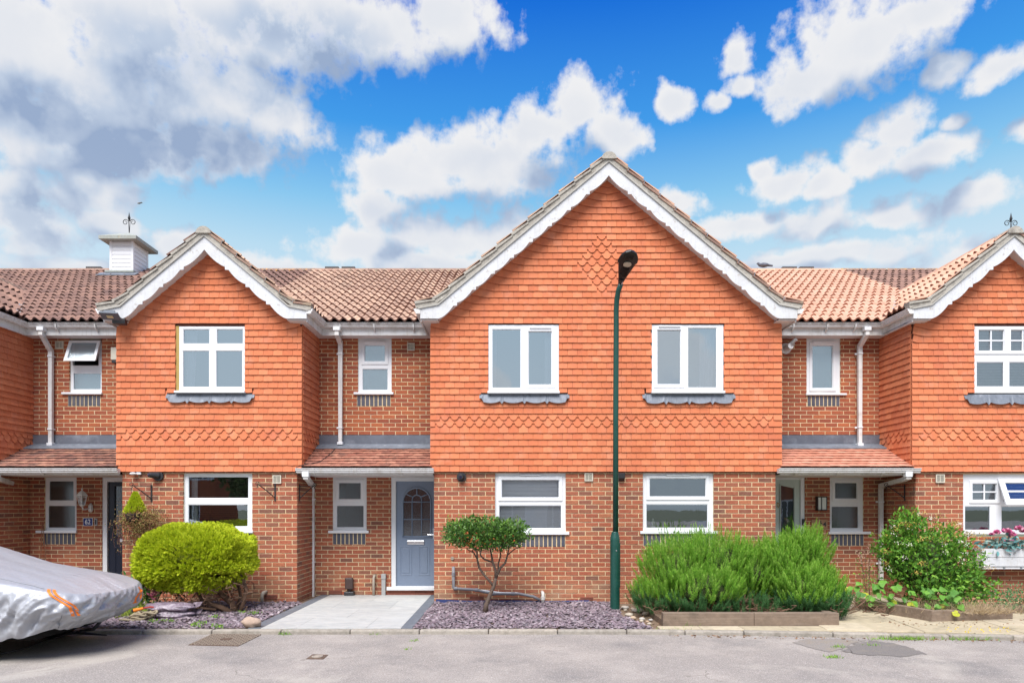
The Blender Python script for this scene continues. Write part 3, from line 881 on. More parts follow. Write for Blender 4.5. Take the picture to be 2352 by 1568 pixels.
# --- windows ---------------------------------------------------------------------------
w, _ = window('B', YT, (411.5, 562.7, 749.6, 900.4), [(420,481.5,755.4,789.5,'f'),(497,558.5,755.4,789.5,'f'),(419.2,481,804.6,889,'f'),(495.4,557,804.6,889,'f')],
    inside='curtain', glass=m_glass_sky, sill=(404, 565, 897, 902), label='four-pane white window in the small left gable', depth=.05)
curtain(w, ax(420,YT), ax(447,YT), az_(889,YT), az_(756,YT), .1, .3)
foam = MB().box(ax(403.5,YT), ax(411,YT), YT+.005, YT+.04, az_(898,YT), az_(748,YT)); obj('foam_strip', foam, plain('expanding_foam', (.42,.30,.10), .9, bump=.5), w)
w, _ = window('C', YT, (1121.8, 1283.6, 745.7, 901.3), [(1130,1196.5,755.5,891,'f'),(1213.7,1267.4,760.9,883.7,'sash')], inside='curtain', glass=m_glass_sky,
    sill=(1120, 1285, 898, 903), vent=[(1216,1266,753)], label='white two-light window in the left half of the big gable', depth=.05)
curtain(w, ax(1252,YT), ax(1270,YT), az_(889,YT), az_(756,YT), .12, 0); curtain(w, ax(1126,YT), ax(1140,YT), az_(889,YT), az_(756,YT), .3, .1)
w, _ = window('D', YT, (1497, 1661.6, 745.7, 901.3), [(1509.5,1563.5,757.6,883,'sash'),(1579.7,1646.4,752.3,890.4,'f')], inside='curtain', glass=m_glass_sky,
    sill=(1495, 1663, 897, 903), vent=[(1512,1562,750)], label='white two-light window in the right half of the big gable', depth=.05)
curtain(w, ax(1612,YT), ax(1650,YT), az_(889,YT), az_(752,YT), .12, .25)
bowl = MB().lathe((ax(1608,.05), .09, az_(890,YT)+.0), [(.03,.0),(.045,.02),(.05,.045),(.048,.05)], 14); obj('bowl', bowl, m_upvc, w)
w, _ = window('E', YT, (2237, 2420, 749.2, 902.3), [(2247,2306,757.6,806,'sash',None,(2,2)),(2321,2378,757.6,806,'sash',None,(2,2)),(2243,2306,831,888,'f'),(2318,2380,831,888,'f')], inside='blind', glass=m_glass,
    label='white cottage-style window with blinds in the right-hand gable', depth=.05)
w, _ = window('B', YF, (421, 579.5, 1086, 1217.8), [(432,571,1094,1144,'f'),(431.5,569.3,1158,1209,'f')], inside='darkblind', glass=m_glass_lo, sill=(413,584,1217.8,1223.5), label='wide white window behind the golden bush')
curtain(w, ax(434,YF), ax(448,YF), az_(1209,YF), az_(1094,YF), .13, 0)
w, _ = window('C', YF, (1137, 1299.5, 1085.5, 1221.5), [(1152,1284.4,1101.5,1142.7,'sash'),(1145.8,1289.6,1160,1213.3,'f')], inside='pale', glass=m_glass_clear, sill=(1130,1306.7,1220.8,1227.2), vent=[(1194,1243,1090.5)],
    label='white window with a closed pleated blind behind the small tree')
q = MB(); X0, X1 = ax(1143,YF), ax(1293,YF); zt = az_(1100,YF); nfold = 13; zb = az_(1214,YF)
for i in range(nfold):
    z1 = zt - (zt-zb)*i/nfold; z0 = zt-(zt-zb)*(i+1)/nfold
    q.poly([(X0,.125,z0),(X1,.125,z0),(X1,.14,z1),(X0,.14,z1)]); q.poly([(X0,.125,z0),(X0,.14,z0),(X1,.14,z0),(X1,.125,z0)])
obj('pleated_blind', q, mat('pleated_blind', (.80,.80,.80), .9, var=.04), w)
w, _ = window('D', YF, (1476.5, 1639.2, 1085.5, 1219.5), [(1491.6,1621.5,1098,1140.5,'sash'),(1484,1626,1157.5,1212.2,'f')], inside='dark', glass=m_glass_lo, sill=(1469,1645,1218.8,1225.2), vent=[(1530,1585,1090.5)],
    label='white window with ornaments on its sill right of the street lamp')
q = MB().box(ax(1602,.15), ax(1622,.15), .14, .17, az_(1212,.15), az_(1195,.15)); obj('blue_box', q, plain('blue_card', (.03,.16,.38), .5), w)
q = MB().lathe((ax(1500,.15), .16, az_(1212,.15)), [(.03,.0),(.02,.05),(.03,.09),(.015,.13),(.02,.15),(.0,.17)], 10); obj('ornament', q, plain('white_ceramic', (.6,.6,.55), .3), w)
w, _ = window('B', YR, (102, 176, 1095, 1218), [(112,169.5,1103.5,1149.5,'sash' if 0 else 'f',m_obs),(110,173,1160,1212,'f',m_obs)], sill=(87.6,180.4,1217.8,1223.5), label='narrow white window beside the carriage lantern')
w, _ = window('C', YR, (764, 842.2, 1092.5, 1219.7), [(777.7,829,1107.5,1146,'sash',m_obs),(772.8,835.8,1160,1211,'f',m_obs)], sill=(755.8,848.3,1217.8,1223.7), label='narrow white window left of the grey front door')
w, _ = window('D', YR, (1906, 1983.6, 1096, 1221.6), [(1917.5,1969,1107.5,1145,'sash',m_obs),(1909.5,1972,1162,1213,'f',m_obs)], sill=(1900,1995.5,1220,1226), label='narrow white window beside the number 64 board')
w, _ = window('C', YR, (821.9, 899.5, 775, 902), [(837.2,884.8,792,830.2,'sash',m_obs_up),(831.8,891,846.5,896,'f',m_obs_up)], sill=(814,905,900.5,905.8), vent=[(838,884,786)], glass=m_obs_up, label='small white upstairs window above the grey front door')
w, _ = window('D', YR, (1852.5, 1930.8, 776, 903), [(1865.3,1913,792.7,891.5,'sash',m_obs_up)], sill=(1848,1941,903,907.3), vent=[(1866,1916,786)], label='single-light frosted upstairs window above the pale green door')
w, _ = window('B', YR, (159.6, 233.8, 782, 902), [(166,227,789,840,'open'),(168,232,856,894.5,'f',m_obs_up)], sill=(146.5,238.5,900.5,905.5), label='upstairs window with its top light propped open')
# the opened top light, hinged at its upper edge
X0, X1 = ax(161,YR-.01), ax(233,YR-.01); zt = az_(781.5,YR-.01); hgt = .44; an = R(22)
F = lambda u, y, z: (u, YR-.02 - math.sin(an)*(zt-z) + y*math.cos(an)-0.0, zt - (zt-z)*math.cos(an) - y*math.sin(an)*-1)
s = MB().plate(X0, X1, zt-hgt, zt, -.02, .035, [(X0+.055, X1-.055, zt-hgt+.055, zt-.055)], frame=F); op = obj('open_sash', s, m_upvc, w, bevel=.004)
g = MB().poly([F(X0+.055,.01,zt-hgt+.055),F(X1-.055,.01,zt-hgt+.055),F(X1-.055,.01,zt-.055),F(X0+.055,.01,zt-.055)]) if False else MB()
g.poly([F(X0+.055,.01,zt-hgt+.055),F(X1-.055,.01,zt-hgt+.055),F(X1-.055,.01,zt-.055),F(X0+.055,.01,zt-.055)]); obj('pane', g, m_obs_up, w)
w, _ = window('E', YF, (2212, 2420, 1088, 1226), [(2233,2289,1110,1148,'sash',None,(2,2)),(2304,2400,1104,1153,'open'),(2216,2275,1162,1217,'f'),(2300,2360,1162,1217,'f')], inside='dark', glass=m_glass_lo, label='white cottage window with its right top light open')
q = MB(); z = az_(1100,.1)
while z > az_(1153,.1):
    q.poly([(ax(2225,.1),.11,z),(ax(2400,.1),.11,z),(ax(2400,.1),.128,z-.014),(ax(2225,.1),.128,z-.014)]); z -= .026
obj('blind', q, m_blind, w)
X0, X1 = ax(2290,YF), ax(2415,YF); zt = az_(1099,YF); hgt = .47; an = R(24)
F2 = lambda u, y, z: (u, YF-.02 - math.sin(an)*(zt-z) + y*math.cos(an), zt - (zt-z)*math.cos(an) + y*math.sin(an))
s = MB().plate(X0, X1, zt-hgt, zt, -.02, .03, [(X0+.09, X1-.09, zt-hgt+.09, zt-.07)], frame=F2); obj('open_sash', s, m_upvc, w, bevel=.005)
g = MB(); g.poly([F2(X0+.09,.01,zt-hgt+.09),F2(X1-.09,.01,zt-hgt+.09),F2(X1-.09,.01,zt-.07),F2(X0+.09,.01,zt-.07)]); obj('pane', g, m_glass, w)
q = MB(); xm = (X0+X1)/2; zm = zt-hgt/2
q.plate(xm-.011, xm+.011, zt-hgt+.08, zt-.06, -.006, .014, [], frame=F2); q.plate(X0+.08, X1-.08, zm-.011, zm+.011, -.004, .012, [], frame=F2); obj('muntin', q, m_upvc, w)

# wavy lead aprons under the tile-hung windows
def apron(hk, x0, x1, y0, y1):
    Y = -.075; a, b, zt, zb = ax(x0,Y), ax(x1,Y), az_(y0,Y), az_(y1,Y)
    h = zt-zb; n = 44; pts = [(a, Y, zt), (a, Y, zb+h*.65)]
    lob = 4 if hk != 'C' else 4; bot = []
    for i in range(n+1):
        u = i/n; t = (u*lob) % 1.0
        z = zb + h*.10 + h*.26*(abs(2*t-1))**2.2
        if min(t, 1-t) < .04 and .05 < u < .95: z = zb + h*.02
        if u < .03 or u > .97: z = zb + h*.55
        bot.append((a+(b-a)*u, Y, z))
    pts = [(a, Y, zt)] + bot + [(b, Y, zt)]
    pts = [(p[0], p[1] - .020*(1-(p[2]-zb)/h) + .003*math.sin(p[0]*19), p[2]) for p in pts]
    mb = MB()
    # build as strips so that the curved sheet stays tidy
    for i in range(1, len(pts)-2):
        p, q = pts[i], pts[i+1]
        mb.poly([p, q, (q[0], Y+.045, zt), (p[0], Y+.045, zt)])
        mb.poly([(p[0],p[1]+.006,p[2]), p, (p[0],Y+.045,zt)][0:0] or [p, (p[0], p[1]+.006, p[2]), (q[0], q[1]+.006, q[2]), q])
    obj('lead_apron', mb, m_lead, H[hk])
apron('B', 380, 583.5, 902.7, 927); apron('C', 1101, 1308, 903, 928); apron('D', 1476, 1689.7, 902.5, 929.5); apron('E', 2216.7, 2430, 904, 931)

# --- porch roofs, lead, gutters ----------------------------------------------------------
SL = math.atan2(2.67-2.295, .83); sn, cs = math.sin(SL), math.cos(SL)
def slope_m(x, Y, z, tilt, sx=1, kind='main'):
    n = Vector((0, -math.sin(tilt), math.cos(tilt))); s_ = Vector((0, math.cos(tilt), math.sin(tilt))); X = Vector((1,0,0)); y_ = -n
    return Matrix(((X.x*sx, y_.x, s_.x, x), (X.y*sx, y_.y, s_.y, Y), (X.z*sx, y_.z, s_.z, z), (0,0,0,1))), n
def porch(hk, x0, x1, gx0, gx1, mt):
    mb = MB(); zb, zt = 2.275, 2.655
    mb.prism([(x0, -.05, zb), (x0, .78, zt), (x0, .98, zt+.07), (x0, .98, zb-.08), (x0, -.05, zb-.08)], (x1-x0, 0, 0))
    rf = obj('porch_roof', mb, m_deck, H[hk])
    rr = random.Random(5)
    for row in range(7):
        d = row*.128; Y = -.075 + d*cs; z = zb-.005 + d*sn; off = .0825 if row % 2 else 0
        for j in range(int((x1-x0)/.165)+2):
            a, b = x0-off+j*.165, x0-off+(j+1)*.165; a, b = max(a, x0+.002), min(b, x1-.002)
            if b-a < .03: continue
            M_, n = slope_m((a+b)/2, Y, z, SL, (b-a-.003)/.163)
            key, tp = PLAIN[rr.randrange(4)]
            PR[hk].add(key, tp, mt, M_, rf, .165*.13*2.5, n)
    # lead: apron over the top course and upstand on the wall
    mb = MB(); 
    mb.prism([(x0, .70, zt+.012), (x0, .98, zt+.115), (x0, .98, zt+.105), (x0, .70, zt+.0)], (x1-x0, 0, 0))
    obj('lead_apron', mb, m_lead, H[hk])
    xm = x0 + (x1-x0)*.52
    for a, b, o in ((x0, xm+.06, 0), (xm, x1, .004)):
        mb = MB().box(a, b, .955-o, .975, zt+.10, 2.925); obj('lead_upstand', mb, m_lead_up, H[hk])
    # fascia, soffit
    mb = MB().box(gx0+.06, gx1-.02 if gx1 < 3 else gx1-.1, -.07, -.045, 2.145, 2.25); obj('fascia', mb, m_upvc_dirty, H[hk], bevel=.003)
    mb = MB().box(x0, x1, -.045, .98, 2.150, 2.162); obj('soffit', mb, m_soffit, H[hk])
    gutter(hk, [(gx0, -.075), (gx1, -.075)], 2.245, [gx0+.3, gx0+1.0, gx0+1.75] if gx1-gx0 > 2 else [])

GPROF = [(0, 0), (0, -.068), (-.012, -.074), (-.062, -.074), (-.078, -.062), (-.082, -.040), (-.096, -.030), (-.100, -.004), (-.110, .002), (-.110, .010), (-.094, .010), (-.090, -.0), (-.074, -.026), (-.066, -.058), (-.012, -.060), (-.008, 0)]
def gutter(hk, path, z, brackets=(), side=1, nm='gutter'):
    """path: list of (x, y) along the back of the gutter; the trough lies to its right-hand side looking along... towards -normal"""
    mb = MB(); P = [Vector((p[0], p[1], 0)) for p in path]; rings = []
    for i, p in enumerate(P):
        d0 = (P[i]-P[i-1]).normalized() if i else (P[1]-P[0]).normalized()
        d1 = (P[i+1]-P[i]).normalized() if i < len(P)-1 else d0
        n0 = Vector((d0.y, -d0.x, 0)); n1 = Vector((d1.y, -d1.x, 0)); nn = (n0+n1).normalized(); k_ = 1/max(.3, nn.dot(n0))
        rings.append([(p.x - nn.x*q[0]*k_*side, p.y - nn.y*q[0]*k_*side, z+q[1]) for q in GPROF])
    m = len(GPROF)
    for i, rg in enumerate(rings): mb.v += rg
    for i in range(len(rings)-1):
        for q in range(m):
            b = (q+1) % m; mb.f.append((i*m+q, i*m+b, (i+1)*m+b, (i+1)*m+q))
    # end caps
    for i, rg in ((0, rings[0]), (len(rings)-1, rings[-1])):
        mb.poly([rg[q] for q in (0, 1, 2, 3, 4, 5, 6, 7, 8, 9)] + [rg[0]][0:0])
    g = obj(nm, mb, m_upvc_dirty, H[hk])
    for bx in brackets:
        q = MB(); x = bx
        pr = [(x-.012, path[0][1] + (a-.006 if a < -.03 else a)*side*1, z+b-.004) for a, b in GPROF[1:10]]
        back_ = [(p[0], p[1]+.0, p[2]) for p in pr]
        q.prism(back_ + [(x-.012, path[0][1]-.05, z-.02)], (.024, 0, 0))
        q.prism([(x-.010, path[0][1], z-.075), (x-.010, path[0][1]-.05, z-.078), (x-.010, path[0][1], z-.115)], (.02, 0, 0))
        obj('gutter_bracket', q, m_upvc_dirty, g)
    return g
porch('B', XA1-.0, TB0+.03, -9.6, ax(272.6,-.12), m_porch_old)
porch('C', TB1+.02, TC0+.03, ax(680.5,-.12), ax(996.5,-.12), m_porch)
porch('D', TC1-.03, TE0-.0, ax(1787,-.12), ax(2112,-.12), m_porch_new)

# --- main eaves: fascia, soffit, gutter ----------------------------------------------------
def eaves(hk, x0, x1, left_gable, right_gable, end_l=True, end_r=True, br=()):
    gx0 = left_gable['xc']+left_gable['hw'] if left_gable else x0
    gx1 = right_gable['xc']-right_gable['hw'] if right_gable else x1
    # soffit in the recess and along both gable sides
    z = ZE+.012
    mb = MB().box(x0-.02, x1+.02, .70, .98, ZE, z); obj('soffit', mb, m_soffit, H[hk])
    for (a, b) in ((x0-.05, gx0), (gx1, x1+.05)):
        mb = MB().box(a, b, -.20, .70, ZE+.003, z+.003); obj('soffit', mb, m_soffit, H[hk])
    t = .02
    mb = MB().box(gx0, gx1, .70-t, .70, ZE-.015, 4.835)
    mb.box(gx0-t, gx0, -.21, .70, ZE-.015, 4.835); mb.box(gx1, gx1+t, -.21, .70, ZE-.015, 4.835)
    obj('fascia', mb, m_upvc_dirty, H[hk], bevel=.003)
    # gutter follows gable side, recess, gable side
    gutter(hk, [(gx0, -.26), (gx0, .68), (gx1, .68), (gx1, -.26)], 4.872, nm='gutter')
    g2 = MB()
    for bx in br:
        g2.prism([(bx-.010, .68, 4.845-.07), (bx-.010, .60, 4.845-.078), (bx-.010, .68, 4.845-.12)], (.02, 0, 0))
        g2.prism([(bx-.012, .68-.11-.004, 4.86), (bx-.012, .68-.104, 4.80), (bx-.012, .68-.086, 4.775), (bx-.012, .60, 4.767), (bx-.012, .64, 4.80)], (.024,0,0))
    obj('gutter_bracket', g2, m_upvc_dirty, H[hk])
eaves('B', XA1, XB0, GA, GB, br=[-8.1, -7.4])
eaves('C', XB1, XC0, GB, GC, br=[-3.05, -2.45, -1.75])
eaves('D', XD1, XE0, GC, GE, br=[5.0, 5.6, 6.1])

# --- gable bargeboards, verges ------------------------------------------------------------
def barge(hk, g, side, x_clip=None):
    """one sloping, scalloped bargeboard; side = -1 left, +1 right"""
    xc, zA, hw = g['xc'], g['zA'], g['hw']; S = .838; Yb = -.25
    xk = hw-.30; zk = zA - S*xk; ze_out = zk - .24*.30
    zend = ZE+.03
    px, pz = .305*1.0, .305*S
    low = zA-SO      # cusp line apex height
    top = [(0, zA), (xk, zk), (hw, ze_out)]
    bot = []
    a = 0.0
    xe = (low - zend)/S          # where cusp line meets the end height
    n = max(1, round((xe - .06)/px)); st = xe/n
    bot.append((0, low))
    for i in range(n):
        xa = i*st; xb = (i+1)*st
        # short step at the start of each lobe
        if i > 0:
            bot.append((xa, low - S*xa)); bot.append((xa+.002, low - S*xa - .048)); bot.append((xa+.062, low-S*(xa+.062)))
            x1_ = xa+.062
        else: x1_ = xa
        for q in range(1, 7):
            t = q/7; x = x1_ + (xb-x1_)*t
            bot.append((x, low - S*x - .040*math.sin(math.pi*t)**.8))
    bot.append((xe, zend)); bot.append((hw, zend))
    pts = [(xc+side*x, Yb, z) for x, z in (top + bot[::-1])]
    mb = MB()
    # strips between the top line and the bottom line keep the concave outline clean
    def ztop(x): return zA - S*x if x < xk else zk - .24*(x-xk)
    xs = sorted(set([b[0] for b in bot] + [xk, hw])); 
    bz = {}
    def zbot(x, after):
        for (p, q) in zip(bot[:-1], bot[1:]):
            if p[0]-1e-9 <= x <= q[0]+1e-9:
                if q[0]-p[0] < 1e-6: continue
                if (after and x < q[0]-1e-9) or (not after and x > p[0]+1e-9): return p[1] + (q[1]-p[1])*(x-p[0])/(q[0]-p[0])
        return bot[-1][1]
    for xa, xb in zip(xs[:-1], xs[1:]):
        if xb-xa < 1e-6: continue
        za, zb_ = zbot(xa, True), zbot(xb, False)
        for yy, fl in ((Yb, False), (Yb+.03, True)):
            q = [(xc+side*xa, yy, za), (xc+side*xb, yy, zb_), (xc+side*xb, yy, ztop(xb)), (xc+side*xa, yy, ztop(xa))]
            if (side < 0) != fl: q = q[::-1]
            mb.poly(q)
        mb.poly([(xc+side*xa, Yb, za), (xc+side*xa, Yb+.03, za), (xc+side*xb, Yb+.03, zb_), (xc+side*xb, Yb, zb_)])
        mb.poly([(xc+side*xa, Yb, ztop(xa)), (xc+side*xb, Yb, ztop(xb)), (xc+side*xb, Yb+.03, ztop(xb)), (xc+side*xa, Yb+.03, ztop(xa))])
    mb.poly([(xc+side*hw, Yb, zend), (xc+side*hw, Yb+.03, zend), (xc+side*hw, Yb+.03, ze_out), (xc+side*hw, Yb, ze_out)])
    obj('bargeboard', mb, m_paint, H[hk])
    # sloping soffit between board and wall, with the boxed end
    mb = MB(); za_s = zA-SO+.012
    mb.prism([(xc, Yb+.03, za_s), (xc+side*xe, Yb+.03, za_s-S*xe), (xc+side*xe, Yb+.03, za_s-S*xe+.02), (xc, Yb+.03, za_s+.02)], (0, .26, 0))
    mb.prism([(xc+side*xe, Yb+.03, zend-.02), (xc+side*hw, Yb+.03, zend-.02), (xc+side*hw, Yb+.03, zend-.008), (xc+side*xe, Yb+.03, zend-.008)], (0, .26, 0))
    obj('verge_soffit', mb, m_soffit, H[hk])
    # mortar bedding and stepped tile edges along the verge
    path = [(hw+.07, ze_out-.012), (xk, zk), (.0, zA)]
    seg = []
    L0 = math.dist(path[0], path[1]); L1 = math.dist(path[1], path[2])
    def pt(d):
        if d < L0: t = d/L0; a_, b_ = path[0], path[1]
        else: t = min(1, (d-L0)/L1); a_, b_ = path[1], path[2]
        return (a_[0]+(b_[0]-a_[0])*t, a_[1]+(b_[1]-a_[1])*t)
    tot = L0+L1; n = int(round(tot/.335)); st = tot/n
    rr = random.Random(3)
    for i in range(n):
        for (d0, d1) in ((i*st, min(i*st+st, tot)),):
            a_, b_ = pt(d0), pt(d1)
            nx_, nz_ = (b_[1]-a_[1]), -(b_[0]-a_[0]); ln = math.hypot(nx_, nz_); nx_, nz_ = nx_/ln, nz_/ln
            if nz_ < 0: nx_, nz_ = -nx_, -nz_
            def off(p, h): return (xc+side*(p[0]+nx_*h), p[1]+nz_*h)
            jit = rr.uniform(-.006, .006)
            yv = -.272
            q = [off(a_, .0), off(b_, .0), off(b_, .055), off(a_, .075+jit)]
            mb = MB().prism([(p[0], yv+.006+jit*.5, p[1]) for p in q], (0, .12, 0))
            # lower bedding slate line
            obj('verge_mortar', mb, m_verge, H[hk])
            q = [off(a_, .068+jit), off(b_, .045), off(b_, .075), off(a_, .115)]
            mb = MB().prism([(p[0], yv-.012, p[1]) for p in q], (0, .16, 0))
            obj('verge_tile', mb, m_verge if side < 0 else m_ridge, H[hk], bevel=.006)
            if side > 0 and i < n-1:
                c_ = off(b_, .10); mb = MB().tube([(c_[0]-.01, yv-.018, c_[1]-.05), (c_[0]+.012, yv-.018, c_[1]+.01), (c_[0]+.012, yv+.05, c_[1]+.02)], .0035, 5)
                obj('verge_clip', mb, mat('galvanised', (.6,.6,.6), .35, metal=.8), H[hk])
    mb = MB().prism([(xc+side*(hw+.03), Yb-.022, ze_out-.022), (xc+side*xk, Yb-.022, zk-.028), (xc, Yb-.022, zA-.03), (xc, Yb-.022, zA+.0), (xc+side*xk, Yb-.022, zk+.002), (xc+side*(hw+.03), Yb-.022, ze_out+.004)], (0, .05, 0))
    obj('undercloak', mb, mat('undercloak_board', (.42,.40,.36), .9, var=.2, sc=9), H[hk])
for hk, g, side in (('B', GB, -1), ('B', GB, 1), ('C', GC, -1), ('D', GC, 1), ('E', GE, -1), ('E', GE, 1), ('A', GA, 1)):
    barge(hk, g, side)

# --- roofs ------------------------------------------------------------------------------
PM = math.atan(.52); ZR0, YR0 = 4.866, .56
main_z = lambda Y: ZR0 + .52*(Y-YR0)
YRIDGE = 5.65; ZRIDGE = main_z(YRIDGE)
def gz(g, X): return g['zA'] + .075 - .838*abs(X-g['xc'])
def in_gable(X, Y):
    return max((gz(g, X) for g in (GA, GB, GC, GE) if abs(X-g['xc']) < g['hw']+.05), default=-9)
sm, cm = math.sin(PM), math.cos(PM)
def main_roof(hk, x0, x1, mt, ridge_mat):
    mb = MB().prism([(x0, YR0+.02, ZR0-.012), (x0, YRIDGE, ZRIDGE-.012), (x0, YRIDGE+4.6, main_z(YRIDGE-4.6)-.012), (x0, YRIDGE+4.6, 4.2), (x0, 1.0, 4.73), (x0, YR0+.1, ZR0-.05)], (x1-x0, 0, 0))
    rf = obj('roof', mb, m_deck, H[hk])
    rr = random.Random(9); L = (YRIDGE-YR0)/cm; n = int(L/.33)+1; gg = L/n
    for row in range(n):
        d = row*gg; Y = YR0-.02 + d*cm; z = ZR0 + d*sm
        j0, j1 = int(math.floor(x0/.33)), int(math.ceil(x1/.33))
        for j in range(j0, j1):
            x = (j+.5)*.33
            if not (x0-.01 <= x < x1-.01+.0): continue
            # hidden under a cross gable
            if in_gable(x-.2, Y) > z+.25 and in_gable(x+.2, Y) > z+.25 : continue
            M_, nn = slope_m(x, Y, z, PM)
            key, tp = PAN[rr.randrange(4)]
            PR[hk].add(key, tp, mt, M_, rf, .33*.33, nn)
    x = x0
    while x < x1-.05:
        b = min(x+.45, x1); q = MB(); nseg = 8
        ring = [(-.125*math.cos(math.pi*i/nseg), .115*math.sin(math.pi*i/nseg)) for i in range(nseg+1)]
        pts = [(x+.004, YRIDGE+p[0], ZRIDGE-.02+p[1]) for p in ring]
        q.prism(pts, (b-x-.008, 0, 0)); o = obj('ridge_tile', q, ridge_mat, rf); x = b
    # rear wall keeps the daylight out
    mb = MB().box(x0, x1, 9.8, 9.9, -.1, 5.2); obj('rear_wall', mb, m_mortar, H[hk])
    return rf
main_roof('A', -14.5, -9.9, m_rt_dark, m_ridge)
main_roof('B', -9.9, -4.95, m_rt_dark, m_lichen)
main_roof('C', -4.95, 1.65, m_rt_pink, m_ridge)
main_roof('D', 1.65, 8.25, m_rt_orange, m_rt_orange)
main_roof('E', 8.25, 14.5, m_rt_dark, m_lichen)

def gable_roof(hk, g, side, mt, tiles=True):
    S = .838; pit = math.atan(S); xc, zA, hw = g['xc'], g['zA']+.055, g['hw']
    Yend = YR0 + (zA-ZR0)/.52
    xk = hw-.30; zk = zA-S*xk
    mb = MB().prism([(xc, -.24, zA), (xc+side*xk, -.24, zk), (xc+side*hw, -.24, zk-.075), (xc+side*hw, -.24, zk-.10), (xc+side*xk, -.24, zk-.05), (xc, -.24, zA-.05)], (0, Yend+.24, 0))
    rf = obj('gable_roof', mb, m_deck, H[hk])
    rr = random.Random(4)
    L = math.hypot(xk, zA-zk); n = int(round(L/.33)); gg = L/n
    for row in range(-1, n):
        if row < 0:
            t_ = math.atan(.24); dx0, z0 = hw+.04, zk-.085; stp = 1
        else:
            t_ = pit; dx0 = xk - row*gg*math.cos(pit); z0 = zk + row*gg*math.sin(pit)
        st, ct = math.sin(t_), math.cos(t_)
        X0 = xc+side*dx0
        if side < 0: Xd = Vector((0,-1,0)); nn = Vector((-st,0,ct)); s_ = Vector((ct,0,st))
        else: Xd = Vector((0,1,0)); nn = Vector((st,0,ct)); s_ = Vector((-ct,0,st))
        yd = -nn
        j = 0
        while True:
            Y = -.265 + .165 + j*.33; j += 1
            if Y > Yend: break
            if main_z(Y-.2) > z0 + .32: break
            M_ = Matrix(((Xd.x, yd.x, s_.x, X0), (Xd.y, yd.y, s_.y, Y), (Xd.z, yd.z, s_.z, z0), (0,0,0,1)))
            key, tp = PAN[rr.randrange(4)]
            PR[hk].add(key, tp, mt, M_, rf, .33*.3, nn)
    return rf
gable_roof('A', GA, 1, m_rt_dark); gable_roof('B', GB, -1, m_rt_dark); gable_roof('B', GB, 1, m_rt_pink)
gable_roof('C', GC, -1, m_rt_pink); gable_roof('D', GC, 1, m_rt_orange); gable_roof('E', GE, -1, m_rt_orange); gable_roof('E', GE, 1, m_rt_dark)
for hk, g, mt in (('A', GA, m_ridge), ('B', GB, m_ridge), ('C', GC, m_ridge), ('E', GE, m_rt_orange)):
    y = -.30; Yend = YR0+(g['zA']-ZR0)/.52; first = True
    while y < Yend:
        q = MB(); ring = [(-.125*math.cos(math.pi*i/8), .115*math.sin(math.pi*i/8)) for i in range(9)]
        q.prism([(g['xc']+p[0], y, g['zA']+.01+p[1]) for p in ring], (0, .44, 0)); obj('ridge_tile', q, mt if not first else m_verge, H[hk]); y += .45; first = False
# valley leads
for hk, g, side in (('B', GA, 1), ('D', GE, -1), ('C', GB, 1), ('C', GC, -1), ('D', GC, 1), ('B', GB, -1)):
    q = MB(); X0 = g['xc']+side*(g['hw']-.02)
    dx0 = (g['zA']+.06-ZR0)/.838; dxe = max(0, g['hw']-.95) if g['hw'] < 2 else dx0-.8
    pts = []
    for t in np.linspace(0, 1, 9):
        dx = dx0+(dxe-dx0)*t; z = g['zA']+.135-.838*dx; Y = YR0+(z-.075-ZR0)/.52; pts.append((g['xc']+side*dx, Y, z))
    for a_, b_ in zip(pts[:-1], pts[1:]):
        q.poly([(a_[0]+side*.06, a_[1], a_[2]+.012), (b_[0]+side*.06, b_[1], b_[2]+.012), (b_[0], b_[1], b_[2]), (a_[0], a_[1], a_[2])])
        q.poly([(a_[0], a_[1], a_[2]), (b_[0], b_[1], b_[2]), (b_[0]-side*.03, b_[1], b_[2]+.03), (a_[0]-side*.03, a_[1], a_[2]+.03)])
    obj('valley_lead', q, mat('pale_lead', (.45,.47,.48), .5, var=.25, sc=12, metal=.2), H[hk])

# roof vents seen as dark strips on the ridge
for hk, xa, xb in (('B',198,232),('C',746.8,777.6),('C',784.9,815),('D',1797,1830),('D',1837,1869)):
    q = MB(); Y = YRIDGE+.0; a, b = ax(xa, Y), ax(xb, Y); q.box(a, b, Y-.02, Y+.12, ZRIDGE+.09, ZRIDGE+.14)
    for i in range(9): q.box(a+(b-a)*(i+.2)/9, a+(b-a)*(i+.6)/9, Y-.03, Y-.018, ZRIDGE+.10, ZRIDGE+.13)
    obj('ridge_vent', q, plain('vent_grey', (.08,.08,.085), .7), H[hk])

# --- down pipes, vents, doors ----------------------------------------------------------------
def pipe(hk, pts, label=None, r=.046, clips=(), mt=None, nm='downpipe', n=4):
    mb = MB().tube(pts, r, n, rot=math.pi/4)
    p = obj(nm, mb, mt or m_upvc_dirty, H[hk])
    if label: p['label'] = label
    for (x, y, z) in clips:
        q = MB().box(x-.042, x+.042, y-.042, y+.06, z-.012, z+.012); q.box(x-.075, x-.04, y+.02, y+.035, z-.014, z+.014)
        obj('pipe_clip', q, m_upvc, p)
    return p
YP = .90
def up_pipe(hk, x0, xp, ytop, ybot, clips):
    X = ax(xp, YP); Xo = ax(x0, .62); zt = 4.78
    pipe(hk, [(Xo, .62, 4.80), (Xo, .62, 4.68), (X, YP, az_(ytop, YP)), (X, YP, az_(ybot, YP))], clips=[(X, YP, az_(c, YP)) for c in clips], r=.044)
    q = MB().box(X-.05, X+.05, YP-.05, YP+.05, az_(ybot, YP), az_(ybot, YP)+.05); obj('pipe_shoe', q, m_upvc, H[hk], bevel=.004)
    q = MB().box(Xo-.06, Xo+.06, .57, .68, 4.74, 4.81); obj('gutter_outlet', q, m_upvc, H[hk], bevel=.006)
